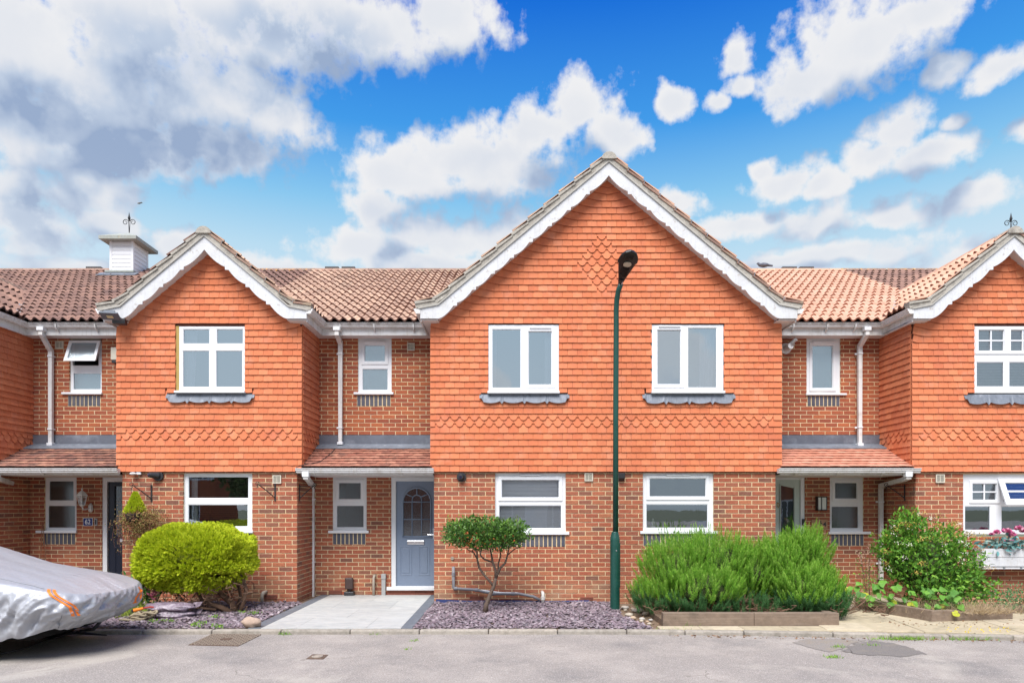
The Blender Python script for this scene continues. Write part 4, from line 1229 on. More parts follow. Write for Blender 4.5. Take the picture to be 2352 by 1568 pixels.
up_pipe('B', 95, 117, 806, 1023, (818, 985)); up_pipe('C', 774, 782, 788, 1021, (812, 982)); up_pipe('D', 1991, 1974.5, 795, 1024, (812, 981))
def low_pipe(hk, x0, xp, ybot, clips):
    X = ax(xp, YP); Xo = ax(x0, -.12); 
    pipe(hk, [(Xo, -.12, 2.21), (Xo, -.12, 2.10), (Xo, -.02, 2.075), (X+(.0), YP-.02, 2.00), (X, YP, 1.93), (X, YP, az_(ybot, YP))], clips=[(X, YP, az_(c, YP)) for c in clips], r=.047)
    q = MB().box(Xo-.055, Xo+.055, -.17, -.07, 2.11, 2.20); obj('gutter_outlet', q, m_upvc, H[hk], bevel=.006)
low_pipe('B', -10, 42, 1374, (1154,)); low_pipe('C', 703, 718, 1374, (1146, 1290)); low_pipe('D', 2085, 2023, 1330, (1152, 1293))
m_vent = plain('vent_cream', (.62,.58,.48), .6)
def vent(hk, x0, x1, y0, y1, Y):
    a, b, c, d = ax(x0,Y), ax(x1,Y), az_(y1,Y), az_(y0,Y)
    v_ = obj('air_vent', MB().plate(a, b, c, d, Y-.022, Y+.0, [(a+.014, b-.014, c+.014, d-.014)]), m_vent, H[hk], bevel=.002)
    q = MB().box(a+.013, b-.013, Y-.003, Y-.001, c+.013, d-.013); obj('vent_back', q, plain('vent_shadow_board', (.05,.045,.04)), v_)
    q = MB(); n = 9
    for i in range(n):
        z = c+.014+(d-c-.028)*(i+.5)/n; q.box(a+.014, b-.014, Y-.016, Y-.004, z-.0025, z+.003)
    q.box((a+b)/2-.003, (a+b)/2+.003, Y-.019, Y-.004, c+.014, d-.014); obj('louvre', q, m_vent, v_)
vent('B', 128, 146.5, 783.5, 801, .975); vent('C', 935.4, 952.6, 787.8, 805.3, .975); vent('B', 627, 646.3, 1091, 1110, -.008)
vent('D', 1342.5, 1361.8, 1085.7, 1104.5, -.008) if False else vent('C', 1342.5, 1361.8, 1085.7, 1104.5, -.008)
vent('E', 2148.5, 2168.5, 1089, 1108.3, -.008)
def air_brick(hk, x0, x1, y0, y1, Y):
    a, b, c, d = ax(x0,Y), ax(x1,Y), az_(y1,Y), az_(y0,Y)
    o = obj('air_brick', MB().box(a, b, Y-.014, Y+.0, c, d), mat('air_brick_clay', (.26,.09,.06), .9, var=.2, bump=.4), H[hk])
    q = MB(); n = 11
    for i in range(n):
        x = a+(b-a)*(i+.5)/n; q.box(x-.003, x+.003, Y-.0165, Y-.0135, c+.012, d-.012)
    obj('air_slot', q, plain('slot_black', (.01,.01,.01)), o)
air_brick('C', 756.7, 785, 1354.5, 1363, .975); air_brick('C', 953, 980, 1355, 1362.5, .975); air_brick('C', 1078.7, 1110.8, 1368, 1378, -.006)
air_brick('B', 607.5, 636.2, 1365, 1374.5, -.006); air_brick('C', 1333, 1362, 1370, 1378, -.006)

# doors
def door_frame(hk, x0, x1, y0, y1, lx0, lx1, ly0, ly1, label, m_leaf, Y=1.0):
    a, b, c, d = ax(x0,Y), ax(x1,Y), az_(y1,Y), az_(y0,Y)
    la, lb, lc, ld = ax(lx0,Y), ax(lx1,Y), az_(ly1,Y), az_(ly0,Y)
    f = obj('door_frame', MB().plate(a, b, c, d, Y-.01, Y+.07, [(la, lb, lc, ld)]), m_upvc, H[hk], bevel=.005)
    return (la, lb, lc, ld)
# grey arched-glass door
Y = 1.0
la, lb, lc, ld = door_frame('C', 898.5, 1026, 1093, 1349, 909.4, 1010, 1104.5, 1345, '', None)
m_gd = plain('blue_grey_door', (.20,.25,.34), .35, spec=.5)
cx_, zs, rad = ax(957,Y), az_(1158,Y), .0
x0g, x1g = ax(924.5,Y), ax(989.5,Y); r_o = (x1g-x0g)/2; cx_ = (x0g+x1g)/2; zs = az_(1152,Y); zb = az_(1232,Y)
def arch(r, n=16): return [(cx_ + r*math.cos(math.pi*i/n), zs + r*math.sin(math.pi*i/n)) for i in range(n+1)]
leaf = MB(); yl = Y+.03
outer = [(lb, zb)] ; A = arch(r_o)
# leaf with arched opening, built as quads round the arch
leaf.poly([(la,yl,lc),(lb,yl,lc),(lb,yl,zb),(la,yl,zb)])
leaf.poly([(la,yl,zb),(x0g,yl,zb),(x0g,yl,zs),(la,yl,zs)]); leaf.poly([(x1g,yl,zb),(lb,yl,zb),(lb,yl,zs),(x1g,yl,zs)])
for (p, q_) in zip(A[:-1], A[1:]):
    def up(pt_):
        ang = math.atan2(pt_[1]-zs, pt_[0]-cx_); 
        return (la + (lb-la)*(1-ang/math.pi)*1.0, ld)
    leaf.poly([(p[0],yl,p[1]), (up(p)[0],yl,ld), (up(q_)[0],yl,ld), (q_[0],yl,q_[1])])
leaf.poly([(x1g,yl,zs),(lb,yl,zs),(lb,yl,ld)]); leaf.poly([(la,yl,zs),(x0g,yl,zs),(la,yl,ld)])
dr = obj('front_door', leaf, m_gd, H['C']); dr['label'] = 'blue-grey front door with an arched multi-pane window'
path = [(x0g, zb)] + [(x0g, zs)] + A[::-1][1:] + [(x1g, zb)]
mb = MB().tube([(p[0], yl-.006, p[1]) for p in path] + [(x0g, yl-.006, zb)], .017, 8); obj('glazing_frame', mb, m_gd, dr, smooth=True)
mun = MB(); t = .011
for fx in (1/3, 2/3): 
    x = x0g+(x1g-x0g)*fx; zt_ = zs if True else 0; mun.tube([(x, yl-.003, zb), (x, yl-.003, zs+.04)], t, 6)
for zz in (zs, zb+(zs-zb)*.5): mun.tube([(x0g, yl-.003, zz), (x1g, yl-.003, zz)], t, 6)
ri = (x1g-x0g)/6; zi = zs+.04
mun.tube([(cx_+ri*math.cos(math.pi*i/12), yl-.003, zi+ri*1.0*math.sin(math.pi*i/12)) for i in range(13)], t, 6)
for an_ in (35, 90, 145):
    a_ = R(an_); mun.tube([(cx_+ri*math.cos(a_), yl-.003, zi+ri*math.sin(a_)), (cx_+r_o*math.cos(a_), yl-.003, zs+r_o*math.sin(a_))], t, 6)
obj('muntin', mun, m_gd, dr, smooth=True)
g = MB(); g.v = [(x0g, yl+.012, zb), (x1g, yl+.012, zb)] + [(p[0], yl+.012, p[1]) for p in A]; g.f = [tuple(range(len(g.v)))]; obj('pane', g, m_obs_up if 0 else glass_mat('door_glass', .22, tint=(.4,.45,.45), rough=.03, wav=.4, obscure=.3), dr)
r = MB(); r.box(la+.01, lb-.01, yl+.1, yl+.15, lc, ld); obj('hall', r, plain('dim_hall', (.14,.16,.16)), dr)
def panel(x0, x1, y0, y1, m_, parent, yl=yl):
    a, b, c, d = ax(x0,Y), ax(x1,Y), az_(y1,Y), az_(y0,Y)
    mb = MB().plate(a, b, c, d, yl-.008, yl+.002, [(a+.018, b-.018, c+.018, d-.018)]); mb.box(a+.045, b-.045, yl-.007, yl+.002, c+.045, d-.045)
    obj('door_panel', mb, m_, parent, bevel=.006)
panel(918, 945.5, 1253, 1321, m_gd, dr); panel(961.5, 987, 1253, 1321, m_gd, dr)
m_chrome = mat('chrome', (.75,.76,.78), .15, metal=1, var=0)
a, b, c, d = ax(935,Y), ax(974,Y), az_(1250,Y), az_(1241,Y)
obj('letterbox', MB().box(a, b, yl-.018, yl, c, d), m_chrome, dr, bevel=.005)
mb = MB().box(ax(994.5,Y), ax(998.5,Y), yl-.02, yl, az_(1238,Y), az_(1214,Y)); mb.tube([(ax(996.5,Y), yl-.02, az_(1227,Y)), (ax(996.5,Y), yl-.06, az_(1227,Y)), (ax(982,Y), yl-.06, az_(1227,Y))], .009, 8); obj('door_handle', mb, m_chrome, dr, bevel=.002)
obj('door_threshold', MB().box(ax(889.8,Y), ax(1020,Y), Y-.09, Y+.05, az_(1354.5,Y-.05), az_(1347,Y-.05)), m_upvc, H['C'], bevel=.005)
obj('door_sill_brickwork', MB().box(ax(889.8,Y), XC0+.05, .968, 1.05, -.05, az_(1355,Y)), mat('air_brick_clay', (.26,.09,.06)), H['C'])

# navy door
la, lb, lc, ld = door_frame('B', 234.8, 330, 1093, 1349, 246.5, 318, 1106, 1345, '', None)
m_navy = plain('navy_door', (.006,.010,.026), .35, spec=.5)
gx0, gx1, gz0, gz1 = ax(262,Y), ax(297,Y), az_(1230,Y), az_(1116,Y)
dr = obj('front_door', MB().plate(la, lb, lc, ld, yl, yl+.04, [(gx0, gx1, gz0, gz1)]), m_navy, H['B'], bevel=.003); dr['label'] = 'navy front door with a leaded glass strip'
obj('glazing_frame', MB().plate(gx0-.03, gx1+.03, gz0-.03, gz1+.03, yl-.014, yl+.0, [(gx0, gx1, gz0, gz1)]), m_navy, dr, bevel=.005)
g = MB(); g.poly([(gx0,yl+.015,gz0),(gx1,yl+.015,gz0),(gx1,yl+.015,gz1),(gx0,yl+.015,gz1)]); obj('pane', g, m_obs, dr)
mun = MB(); xm = (gx0+gx1)/2; wq = (gx1-gx0)*.13
for zc in (az_(1152,Y), az_(1187,Y)):
    mun.tube([(xm-wq, yl+.01, zc), (xm, yl+.01, zc+.06), (xm+wq, yl+.01, zc), (xm, yl+.01, zc-.06), (xm-wq, yl+.01, zc)], .004, 5)
    mun.tube([(gx0, yl+.01, zc), (xm-wq, yl+.01, zc)], .004, 5); mun.tube([(xm+wq, yl+.01, zc), (gx1, yl+.01, zc)], .004, 5)
mun.tube([(xm, yl+.01, gz0), (xm, yl+.01, az_(1187,Y)-.06)], .004, 5); mun.tube([(xm, yl+.01, az_(1187,Y)+.06), (xm, yl+.01, az_(1152,Y)-.06)], .004, 5); mun.tube([(xm, yl+.01, az_(1152,Y)+.06), (xm, yl+.01, gz1)], .004, 5)
obj('lead_came', mun, plain('silver_lead', (.6,.6,.62), .3, metal=.6), dr)
obj('letterbox', MB().box(ax(273,Y), ax(300,Y), yl-.018, yl, az_(1244,Y), az_(1237,Y)), m_chrome, dr, bevel=.004)
panel(262, 297, 1256, 1325, m_navy, dr)
r = MB(); r.box(la+.01, lb-.01, yl+.12, yl+.17, lc, ld); obj('hall', r, plain('dim_hall', (.14,.16,.16)), dr)
obj('door_threshold', MB().box(ax(228,Y), XB0+.06, Y-.09, Y+.05, az_(1354.5,Y-.05), az_(1347,Y-.05)), m_upvc, H['B'], bevel=.005)

# pale green door
la, lb, lc, ld = door_frame('D', 1752, 1848.4, 1096, 1349, 1764, 1838.5, 1101, 1345, '', None)
m_mint = plain('pale_green_door', (.50,.58,.54), .4, spec=.5)
gx0, gx1 = ax(1793,Y), ax(1826,Y); gz0 = az_(1290,Y); zl, zr = az_(1112,Y), az_(1119,Y)
lf = MB(); y0 = yl
lf.poly([(la,y0,lc),(lb,y0,lc),(lb,y0,gz0),(la,y0,gz0)]); lf.poly([(la,y0,gz0),(gx0,y0,gz0),(gx0,y0,zl),(la,y0,zl)]); lf.poly([(gx1,y0,gz0),(lb,y0,gz0),(lb,y0,zr),(gx1,y0,zr)])
lf.poly([(la,y0,zl),(gx0,y0,zl),(gx1,y0,zr),(lb,y0,zr),(lb,y0,ld),(la,y0,ld)])
dr = obj('front_door', lf, m_mint, H['D']); dr['label'] = 'pale green front door with a slant-topped dark glass panel'
obj('glazing_frame', MB().tube([(gx0,y0-.004,gz0),(gx1,y0-.004,gz0),(gx1,y0-.004,zr),(gx0,y0-.004,zl),(gx0,y0-.004,gz0)], .014, 6), m_mint, dr)
g = MB(); g.poly([(gx0,y0+.012,gz0),(gx1,y0+.012,gz0),(gx1,y0+.012,zr),(gx0,y0+.012,zl)]); obj('pane', g, m_glass_lo, dr)
r = MB(); r.box(la+.01, lb-.01, yl+.12, yl+.17, lc, ld); obj('hall', r, m_room, dr)
kn = MB(); kx_, kz_ = ax(1788,Y), az_(1160,Y); kn.lathe((kx_, y0-.01, kz_+.03), [(.012,0),(.016,.012),(.0,.03)], 8)
kn.tube([(kx_-.016,y0-.015,kz_+.03),(kx_-.022,y0-.02,kz_),(kx_,y0-.022,kz_-.03),(kx_+.022,y0-.02,kz_),(kx_+.016,y0-.015,kz_+.03)], .005, 6); kn.blob((kx_,y0-.022,kz_-.036),(.009,.008,.012),0,0,5)
obj('door_knocker', kn, mat('brass', (.45,.28,.08), .3, metal=.9), dr)
obj('door_threshold', MB().box(XD1-.05, ax(1854,Y), Y-.09, Y+.05, az_(1354.5,Y-.05), az_(1347,Y-.05)), m_upvc, H['D'], bevel=.005)

# boiler flue
X, Y_, Z = ax(1808,.9), .94, az_(797,.9)
q = MB().tube([(X,.98,Z-.01),(X,.955,Z-.01)], .10, 20); q.tube([(X,.96,Z-.01),(X+.03,.80,Z+.0)], .055, 14)
fl = obj('boiler_flue', q, m_upvc_dirty, H['D'], bevel=.003)
q = MB().tube([(X+.02,.84,Z+.03),(X+.10,.74,Z+.11)], [.032,.034], 12); 
for i in range(4): q.tube([(X+.03+.012*i,.85-.012*i,Z+.0+.018*i),(X+.034+.012*i,.845-.012*i,Z+.006+.018*i)], .046, 12)
obj('flue_nozzle', q, plain('flue_grey', (.5,.5,.5), .4), fl)

# cable clipped along the porch gutter
q = MB().tube([at(815,768,.95), at(850,768,.95), at(895,770,.95)], .006, 5); obj('cable', q, m_black, H['C'])
q = MB().tube([(ax(777,.8),.80,2.70),(ax(770,.7),.70,2.66),(ax(760,.45),.45,2.55),(ax(735,.1),.10,2.38),(ax(700,-.06),-.07,2.32),(ax(682,-.16),-.17,2.27),(ax(678,-.16),-.16,2.19),(ax(690,-.1),-.05,2.10),(ax(712,.3),.4,2.06)], .006, 5); obj('cable', q, m_black, H['C'])

# cupola on the ridge and finials
m_weather = mat('lichened_lead', (.33,.35,.32), .8, var=.2, sc=15, dirt=((.42,.30,.10),.6,12,.6,.68))
cu = thing('roof_cupola', 'white boarded ventilation cupola with lead pyramid cap on the brown ridge', 'cupola', (-9.1, 5.1, 7.2))
YC = 4.95; cx0, cx1 = ax(252, YC), ax(306, YC); cyd = .68; cz0, cz1 = az_(622, YC), az_(556, YC)
mb = MB().box(cx0+.02, cx1-.02, YC+.02, YC+cyd-.02, cz0-.1, cz1+.02); body = obj('body', mb, m_upvc, cu)
for i in range(7):
    z0 = cz0 + (cz1-cz0)*i/7; z1 = cz0+(cz1-cz0)*(i+1)/7
    q = MB().prism([(cx0+.04, YC+.012, z0+.004), (cx0+.04, YC+.0, z0+.004), (cx0+.04, YC+.008, z1), (cx0+.04, YC+.02, z1)], (cx1-cx0-.08, 0, 0))
    obj('board', q, m_upvc, cu)
    q = MB().prism([(cx1-.012, YC+.04, z0+.004), (cx1, YC+.04, z0+.004), (cx1-.008, YC+.04, z1), (cx1-.02, YC+.04, z1)], (0, cyd-.08, 0))
    obj('board', q, m_upvc, cu)
for (xx, yy) in ((cx0, YC), (cx1-.05, YC), (cx1-.05, YC+cyd-.05)):
    obj('corner_post', MB().box(xx-.003, xx+.053, yy-.006, yy+.05, cz0-.08, cz1+.02), m_upvc, cu)
b0, b1, by0, by1 = cx0-.08, cx1+.05, YC-.08, YC+cyd+.06
mb = MB().box(b0+.02, b1-.02, by0+.02, by1-.02, cz0-.30, cz0-.05); obj('lead_base', mb, m_lead, cu)
obj('base_cap', MB().box(b0, b1, by0, by1, cz0-.06, cz0-.0), m_weather, cu, bevel=.01)
obj('lead_skirt', MB().prism([(b0-.12, by0-.16, main_z(by0-.16)+.115), (b0-.12, by0+.05, main_z(by0+.05)+.125), (b0-.12, by0+.05, main_z(by0+.05)+.09), (b0-.12, by0-.16, main_z(by0-.16)+.10)], (b1-b0+.24, 0, 0)), m_lead, cu)
r0, r1, ry0, ry1 = cx0-.17, cx1+.16, YC-.17, YC+cyd+.17
mb = MB().box(r0, r1, ry0, ry1, cz1+.02, cz1+.10); i = len(mb.v)
ap = ((r0+r1)/2+.0, (ry0+ry1)/2, cz1+.36)
cr = [(r0, ry0, cz1+.10), (r1, ry0, cz1+.10), (r1, ry1, cz1+.10), (r0, ry1, cz1+.10)]
for a_, b_ in ((0,1),(1,2),(2,3),(3,0)): mb.poly([cr[a_], cr[b_], ap])
obj('cap', mb, m_weather, cu)
def finial(p, s, parent=None, root=None):
    x, y, z = p; q = MB()
    q.tube([(x-.02*s, y, z+.38*s), (x-.0, y, z)], .012*s, 6); q.tube([(x+.03*s, y, z+.38*s), (x+.005, y, z)], .012*s, 6)
    q.lathe((x, y, z+.40*s), [(.012*s,0),(.05*s,.10*s),(.03*s,.17*s),(.0,.32*s)], 6)
    for sd in (-1, 1):
        pts = []
        for i in range(26):
            t = i/25; a = math.pi*.9 - t*math.pi*2.6; rr_ = (.105 - .075*t)*s
            pts.append((x + sd*(.125*s + math.cos(a)*rr_), y, z+.36*s + math.sin(a)*rr_*1.0))
        q.tube(pts, [.013*s*(1-.4*i/25) for i in range(26)], 6)
    return obj('finial', q, m_black, parent, smooth=True)
finial(ap, .72, cu)
fx, fy, fz = at(2322, 545, 4.6)
f2 = thing('roof_finial', 'black iron scrolled finial poking up behind the right-hand gable peak', 'finial', (fx, fy, fz-.2))
finial((fx, fy, fz+.07), .72, f2)
obj('finial_base', MB().lathe((fx, fy, fz-.9), [(.30,0),(.22,.6),(.05,.95),(.012,1.0)], 12), m_weather, f2)

# ------------------------------------------------------------------ ground
def structure(o): o['kind'] = 'structure'; return o
m_asph = mat('worn_asphalt', (.30,.272,.25), .95, var=.30, sc=120, bump=.9, bsc=140, dist=.006, det=6, dirt=((.40,.36,.325),.75,1.1,.46,.66), dirt2=((.20,.187,.18),.8,.8,.53,.68))
def asphalt_extra():
    k = NT(m_asph.node_tree); b = k.n['Principled BSDF']; old = b.inputs['Base Color'].links[0].from_socket
    geo = k.new('ShaderNodeNewGeometry'); pos = geo.outputs['Position']
    v = k.new('ShaderNodeTexVoronoi'); v.feature = 'F1'; k.l.new(pos, v.inputs['Vector']); v.inputs['Scale'].default_value = 150
    sp = k.maprange(k.new('ShaderNodeSeparateColor').outputs[0], 0, 1)
    sc_ = k.n[-1] if False else None
    sepc = k.new('ShaderNodeSeparateColor'); k.l.new(v.outputs['Color'], sepc.inputs[0])
    light = k.maprange(sepc.outputs[0], .86, .93, 0, .55); dark = k.maprange(sepc.outputs[1], .84, .93, 0, .5)
    c = k.mix(light, old, (.60,.56,.52,1)); c = k.mix(dark, c, (.12,.11,.105,1))
    w2 = k.noise(pos, .55, 5, .6, .6); c = k.mix(k.maprange(w2, .60, .66, 0, .35), c, (.50,.46,.40,1))
    cw = k.new('ShaderNodeTexVoronoi'); cw.feature = 'DISTANCE_TO_EDGE'; cw.inputs['Scale'].default_value = .38
    wv = k.vmath('ADD', pos, k.vmath('MULTIPLY', k.new('ShaderNodeTexNoise', ).outputs['Color'], (0,0,0)))
    n_ = k.new('ShaderNodeTexNoise'); k.l.new(pos, n_.inputs['Vector']); n_.inputs['Scale'].default_value = 2.5; n_.inputs['Detail'].default_value = 6
    wv = k.vmath('ADD', pos, k.vmath('MULTIPLY', k.vmath('SUBTRACT', n_.outputs['Color'], (.5,.5,.5)), (.5,.5,0)))
    k.l.new(wv, cw.inputs['Vector'])
    crk = k.math('MULTIPLY', k.maprange(cw.outputs['Distance'], .0, .0045, .6, 0), k.maprange(k.noise(pos, 1.1, 2), .5, .6, 0, 1))
    c = k.mix(crk, c, (.10,.085,.07,1))
    k.l.new(c, b.inputs['Base Color'])
asphalt_extra()
KERB = [(-22,-2.62),(1.5,-2.62),(3.0,-2.71),(4.1,-2.82),(5.5,-2.96),(7,-3.1),(20,-4.5)]
def kerb_y(x):
    for (a, b) in zip(KERB[:-1], KERB[1:]):
        if a[0] <= x <= b[0]: return a[1] + (b[1]-a[1])*(x-a[0])/(b[0]-a[0])
    return KERB[0][1] if x < 0 else KERB[-1][1]
ZRD = -.055
mb = MB(); mb.poly([(-70,-70,ZRD)]+[(70,-70,ZRD)]+[(70,-9.5,ZRD)]+[(k_[0],k_[1]+.02,ZRD) for k_ in KERB[::-1]]+[(-70,-2.6,ZRD)])
structure(obj('road', mb, m_asph))
m_soil = mat('dry_soil', (.20,.14,.095), .95, var=.35, sc=40, bump=.9, bsc=50, dist=.02, dirt=((.36,.27,.19),.6,8,.52,.68), dirt2=((.08,.06,.04),.6,20,.58,.7))
mb = MB(); mb.poly([(k_[0],k_[1]+.1,-.018) for k_ in KERB]+[(20,1.2,-.018),(-22,1.2,-.018)])
structure(obj('garden_soil', mb, m_soil))
mb = MB(); mb.poly([(-400,-400,-.12),(400,-400,-.12),(400,400,-.12),(-400,400,-.12)])
structure(obj('ground', mb, mat('far_ground', (.12,.13,.08), .95, sc=2)))
m_kerb = mat('kerb_concrete', (.36,.32,.27), .9, var=.25, sc=25, bump=.5, dirt=((.17,.15,.12),.6,6,.5,.68), cols=[(.38,.34,.29),(.31,.28,.24),(.42,.37,.31)])
kb = structure(thing('kerb', '', '', (0,-2.6,0))); del kb['label']; del kb['category']
for (a, b) in zip(KERB[:-1], KERB[1:]):
    L = math.dist(a, b); n = max(1, round(L/.914)); dx, dy = (b[0]-a[0])/L, (b[1]-a[1])/L
    for i in range(n):
        t0, t1 = L*i/n+.004, L*(i+1)/n-.004
        if not (-8.5 < a[0]+dx*t0 < 9): continue
        p = [(a[0]+dx*t0, a[1]+dy*t0), (a[0]+dx*t1, a[1]+dy*t1)]; w_ = .12; j = random.uniform(-.003,.003)
        q = MB().prism([(p[0][0],p[0][1],-.15),(p[1][0],p[1][1],-.15),(p[1][0]-dy*w_,p[1][1]+dx*w_,-.15),(p[0][0]-dy*w_,p[0][1]+dx*w_,-.15)], (0,0,.152+j))
        obj('kerb_stone', q, m_kerb, kb, bevel=.018)
# patio
m_marb = mat('pale_veined_paving', (.52,.53,.51), .5, var=.06, sc=8, bump=.12, bsc=30, spec=.4, cols=[(.50,.505,.49),(.45,.46,.455),(.54,.54,.52)])
def marble_extra():
    k = NT(m_marb.node_tree); b = k.n['Principled BSDF']; old = b.inputs['Base Color'].links[0].from_socket
    geo = k.new('ShaderNodeNewGeometry'); p = k.vmath('MULTIPLY', geo.outputs['Position'], (.5,2.2,1))
    n = k.noise(p, 3.2, 8, .7, 2.2); c = k.mix(k.maprange(n, .47, .60, 0, .55), old, (.30,.32,.32,1)); n2 = k.noise(p, 7, 8, .7, 1.5)
    c = k.mix(k.maprange(n2, .52, .62, 0, .5), c, (.60,.58,.52,1)); k.l.new(c, b.inputs['Base Color'])
    n3 = k.noise(p, 1.3, 4, .6, 1.0); c = k.mix(k.maprange(n3, .6, .7, 0, .3), c, (.36,.34,.31,1)); k.l.new(c, b.inputs['Base Color'])
marble_extra()
m_pbor = mat('dark_paving_border', (.145,.16,.185), .5, var=.12, sc=10, bump=.2, dirt=((.3,.31,.32),.4,5,.55,.7))
pt_ = thing('patio', '', '', (-2.4,-.8,0)); del pt_['label']; del pt_['category']; structure(pt_)
obj('patio_bed', MB().box(-3.50, -1.32, -2.49, .975, -.06, -.006), mat('pale_grout', (.36,.36,.34), .9), pt_)
px0, px1 = -3.33, -1.475; ys = [-2.485, -1.62, -.75, .12, .972]
for r_ in range(4):
    cuts = [px0, px0+.93, px1] if r_ % 2 else [px0, px0+.46, px0+1.39, px1]
    for a, b in zip(cuts[:-1], cuts[1:]):
        obj('slab', MB().box(a+.0015, b-.0015, ys[r_]+.0015, ys[r_+1]-.0015, -.03, .004), m_marb, pt_, bevel=.001)
for xx in (-3.50, px1):
    y = -2.485
    while y < .97:
        b = min(y+.80, .972); obj('border_slab', MB().box(xx+.002, xx+(.168 if xx < -3 else .152), y+.002, b-.002, -.03, .006), m_pbor, pt_, bevel=.0015); y += .80
# path of old concrete slabs on the right
m_slab = mat('old_concrete_slab', (.44,.37,.25), .9, var=.18, sc=9, bump=.4, bsc=40, cols=[(.47,.40,.28),(.41,.35,.24),(.50,.43,.31),(.37,.32,.24)], dirt=((.20,.17,.12),.6,3,.55,.7))
pp = thing('garden_path', '', '', (5,-1.6,0)); del pp['label']; del pp['category']; structure(pp)
sl = []
for i in range(7):
    for j in range(7):
        x0, y1 = 1.95+i*.0, 0
ang = R(-7)
for i in range(-1, 7):
    for j in range(-2, 8):
        u0, v0 = 4.30+i*.60, .95-j*.60
        c_ = Vector((u0+.3, v0-.3, 0)); c_ = Vector((4.3,-1,0)) + Matrix.Rotation(ang, 3, 'Z') @ (c_-Vector((4.3,-1,0)))
        if c_.x < 4.40 or c_.y < kerb_y(c_.x)+.10 or c_.y > .8 or c_.x > 7.6 or (c_.x > 6.8 and c_.y > -.1): continue
        q = MB().box(-.296, .296, -.296, .296, -.04, .012+random.uniform(-.004,.006)); M_ = Matrix.Translation(c_) @ Matrix.Rotation(ang+random.uniform(-.01,.01), 4, 'Z')
        q.v = [tuple(M_ @ Vector(p)) for p in q.v]; q.v = [(p[0], max(p[1], kerb_y(p[0])+.125), p[2]) for p in q.v]; obj('slab', q, m_slab, pp, bevel=.006)
for i in range(5):
    a = 1.95+i*.55; q = MB().box(a+.003, a+.547, -2.70+.0, -2.33, -.04, .006); q.v = [(p[0], p[1] if p[1] > -2.5 else kerb_y(p[0])+.125, p[2]) for p in q.v]; obj('slab', q, m_slab, pp, bevel=.005)
# repaired strip of darker tarmac and covers in the road
m_patch = mat('dark_tarmac_patch', (.19,.175,.165), .95, var=.35, sc=60, bump=.8, dirt=((.24,.21,.17),.6,5,.52,.7))
cr_ = lambda x, y: (lambda d: ((x-1176)/(1568/d), d-CAM_D))(1.655*1568/(y-1165))
def rp(x, y, z=ZRD): p = cr_(x, y); return (p[0], p[1], z)
def irr(pts, seed, n=9, amp=.035):
    r_ = random.Random(seed); out_ = []
    for a_, b_ in zip(pts, pts[1:]+pts[:1]):
        for i in range(n): t = i/n; out_.append((a_[0]+(b_[0]-a_[0])*t+r_.uniform(-amp,amp), a_[1]+(b_[1]-a_[1])*t+r_.uniform(-amp,amp), a_[2]))
    return out_
mb = MB(); mb.poly(irr([rp(*p, ZRD+.004) for p in ((1935,1494),(1960,1501),(2065,1508),(2125,1502),(2085,1484),(2010,1470),(1960,1478))], 3)); structure(obj('tarmac_patch', mb, m_patch))
mb = MB(); mb.poly(irr([rp(*p, ZRD+.004) for p in ((1820,1475),(1870,1490),(1905,1497),(1933,1490),(1955,1478),(1990,1470),(1940,1467),(1850,1467))], 4, 9, .012)); structure(obj('tarmac_strip', mb, mat('tarmac_strip', (.26,.235,.215), .95, var=.35, sc=60, bump=.8, dirt=((.28,.23,.17),.6,5,.5,.66))))
m_iron = mat('rusty_cast_iron', (.12,.08,.06), .85, var=.3, sc=40, bump=.5, dirt=((.2,.15,.11),.6,8,.5,.65))
mh = thing('manhole_cover', 'large rusty rectangular manhole cover with raised studs in front of the left slate bed', 'manhole cover', rp(515,1469))
c4 = [rp(432,1481), rp(547,1483.5), rp(600,1457.5), rp(487,1455.5)]
mb = MB().prism([(p[0],p[1],ZRD-.01) for p in c4], (0,0,.016)); obj('frame', mb, m_iron, mh)
def bil(u, v): return [ (c4[0][k_]*(1-u)+c4[1][k_]*u)*(1-v) + (c4[3][k_]*(1-u)+c4[2][k_]*u)*v for k_ in (0,1)]
q = MB(); n = 15
for i in range(n):
    for j in range(n):
        u, v = (i+.5)/n, (j+.5)/n
        if .4 < u < .6 and .42 < v < .58: continue
        p = bil(u, v); p2 = bil(u+.6/n, v+.25/n) if (i+j) % 2 else bil(u+.25/n, v+.6/n)
        q.box(min(p[0],p2[0]), max(p[0],p2[0])+.004, min(p[1],p2[1]), max(p[1],p2[1])+.004, ZRD+.005, ZRD+.014)
s_ = obj('stud', q, mat('worn_stud', (.30,.25,.20), .7, var=.2), mh); s_['kind'] = 'stuff'
mb = MB().prism([(*bil(.40,.45), ZRD+.005), (*bil(.6,.45), ZRD+.005), (*bil(.6,.56), ZRD+.005), (*bil(.40,.56), ZRD+.005)], (0,0,.008)); obj('badge', mb, m_iron, mh)
sc_ = thing('stopcock_cover', 'small square rusty water cover in the middle of the tarmac', 'drain cover', rp(729,1508))
c4 = [rp(703,1513), rp(742,1513.5), rp(754,1503.5), rp(718,1502.5)]
mb = MB().prism([(p[0],p[1],ZRD-.01) for p in c4], (0,0,.016)); obj('frame', mb, m_iron, sc_)
p = rp(729,1508); obj('lid', MB().lathe((p[0],p[1],ZRD+.004), [(.062,0),(.062,.010),(.05,.012),(.05,.006),(.03,.006),(.028,.012),(0,.012)], 20), mat('worn_iron', (.36,.31,.26), .7), sc_)

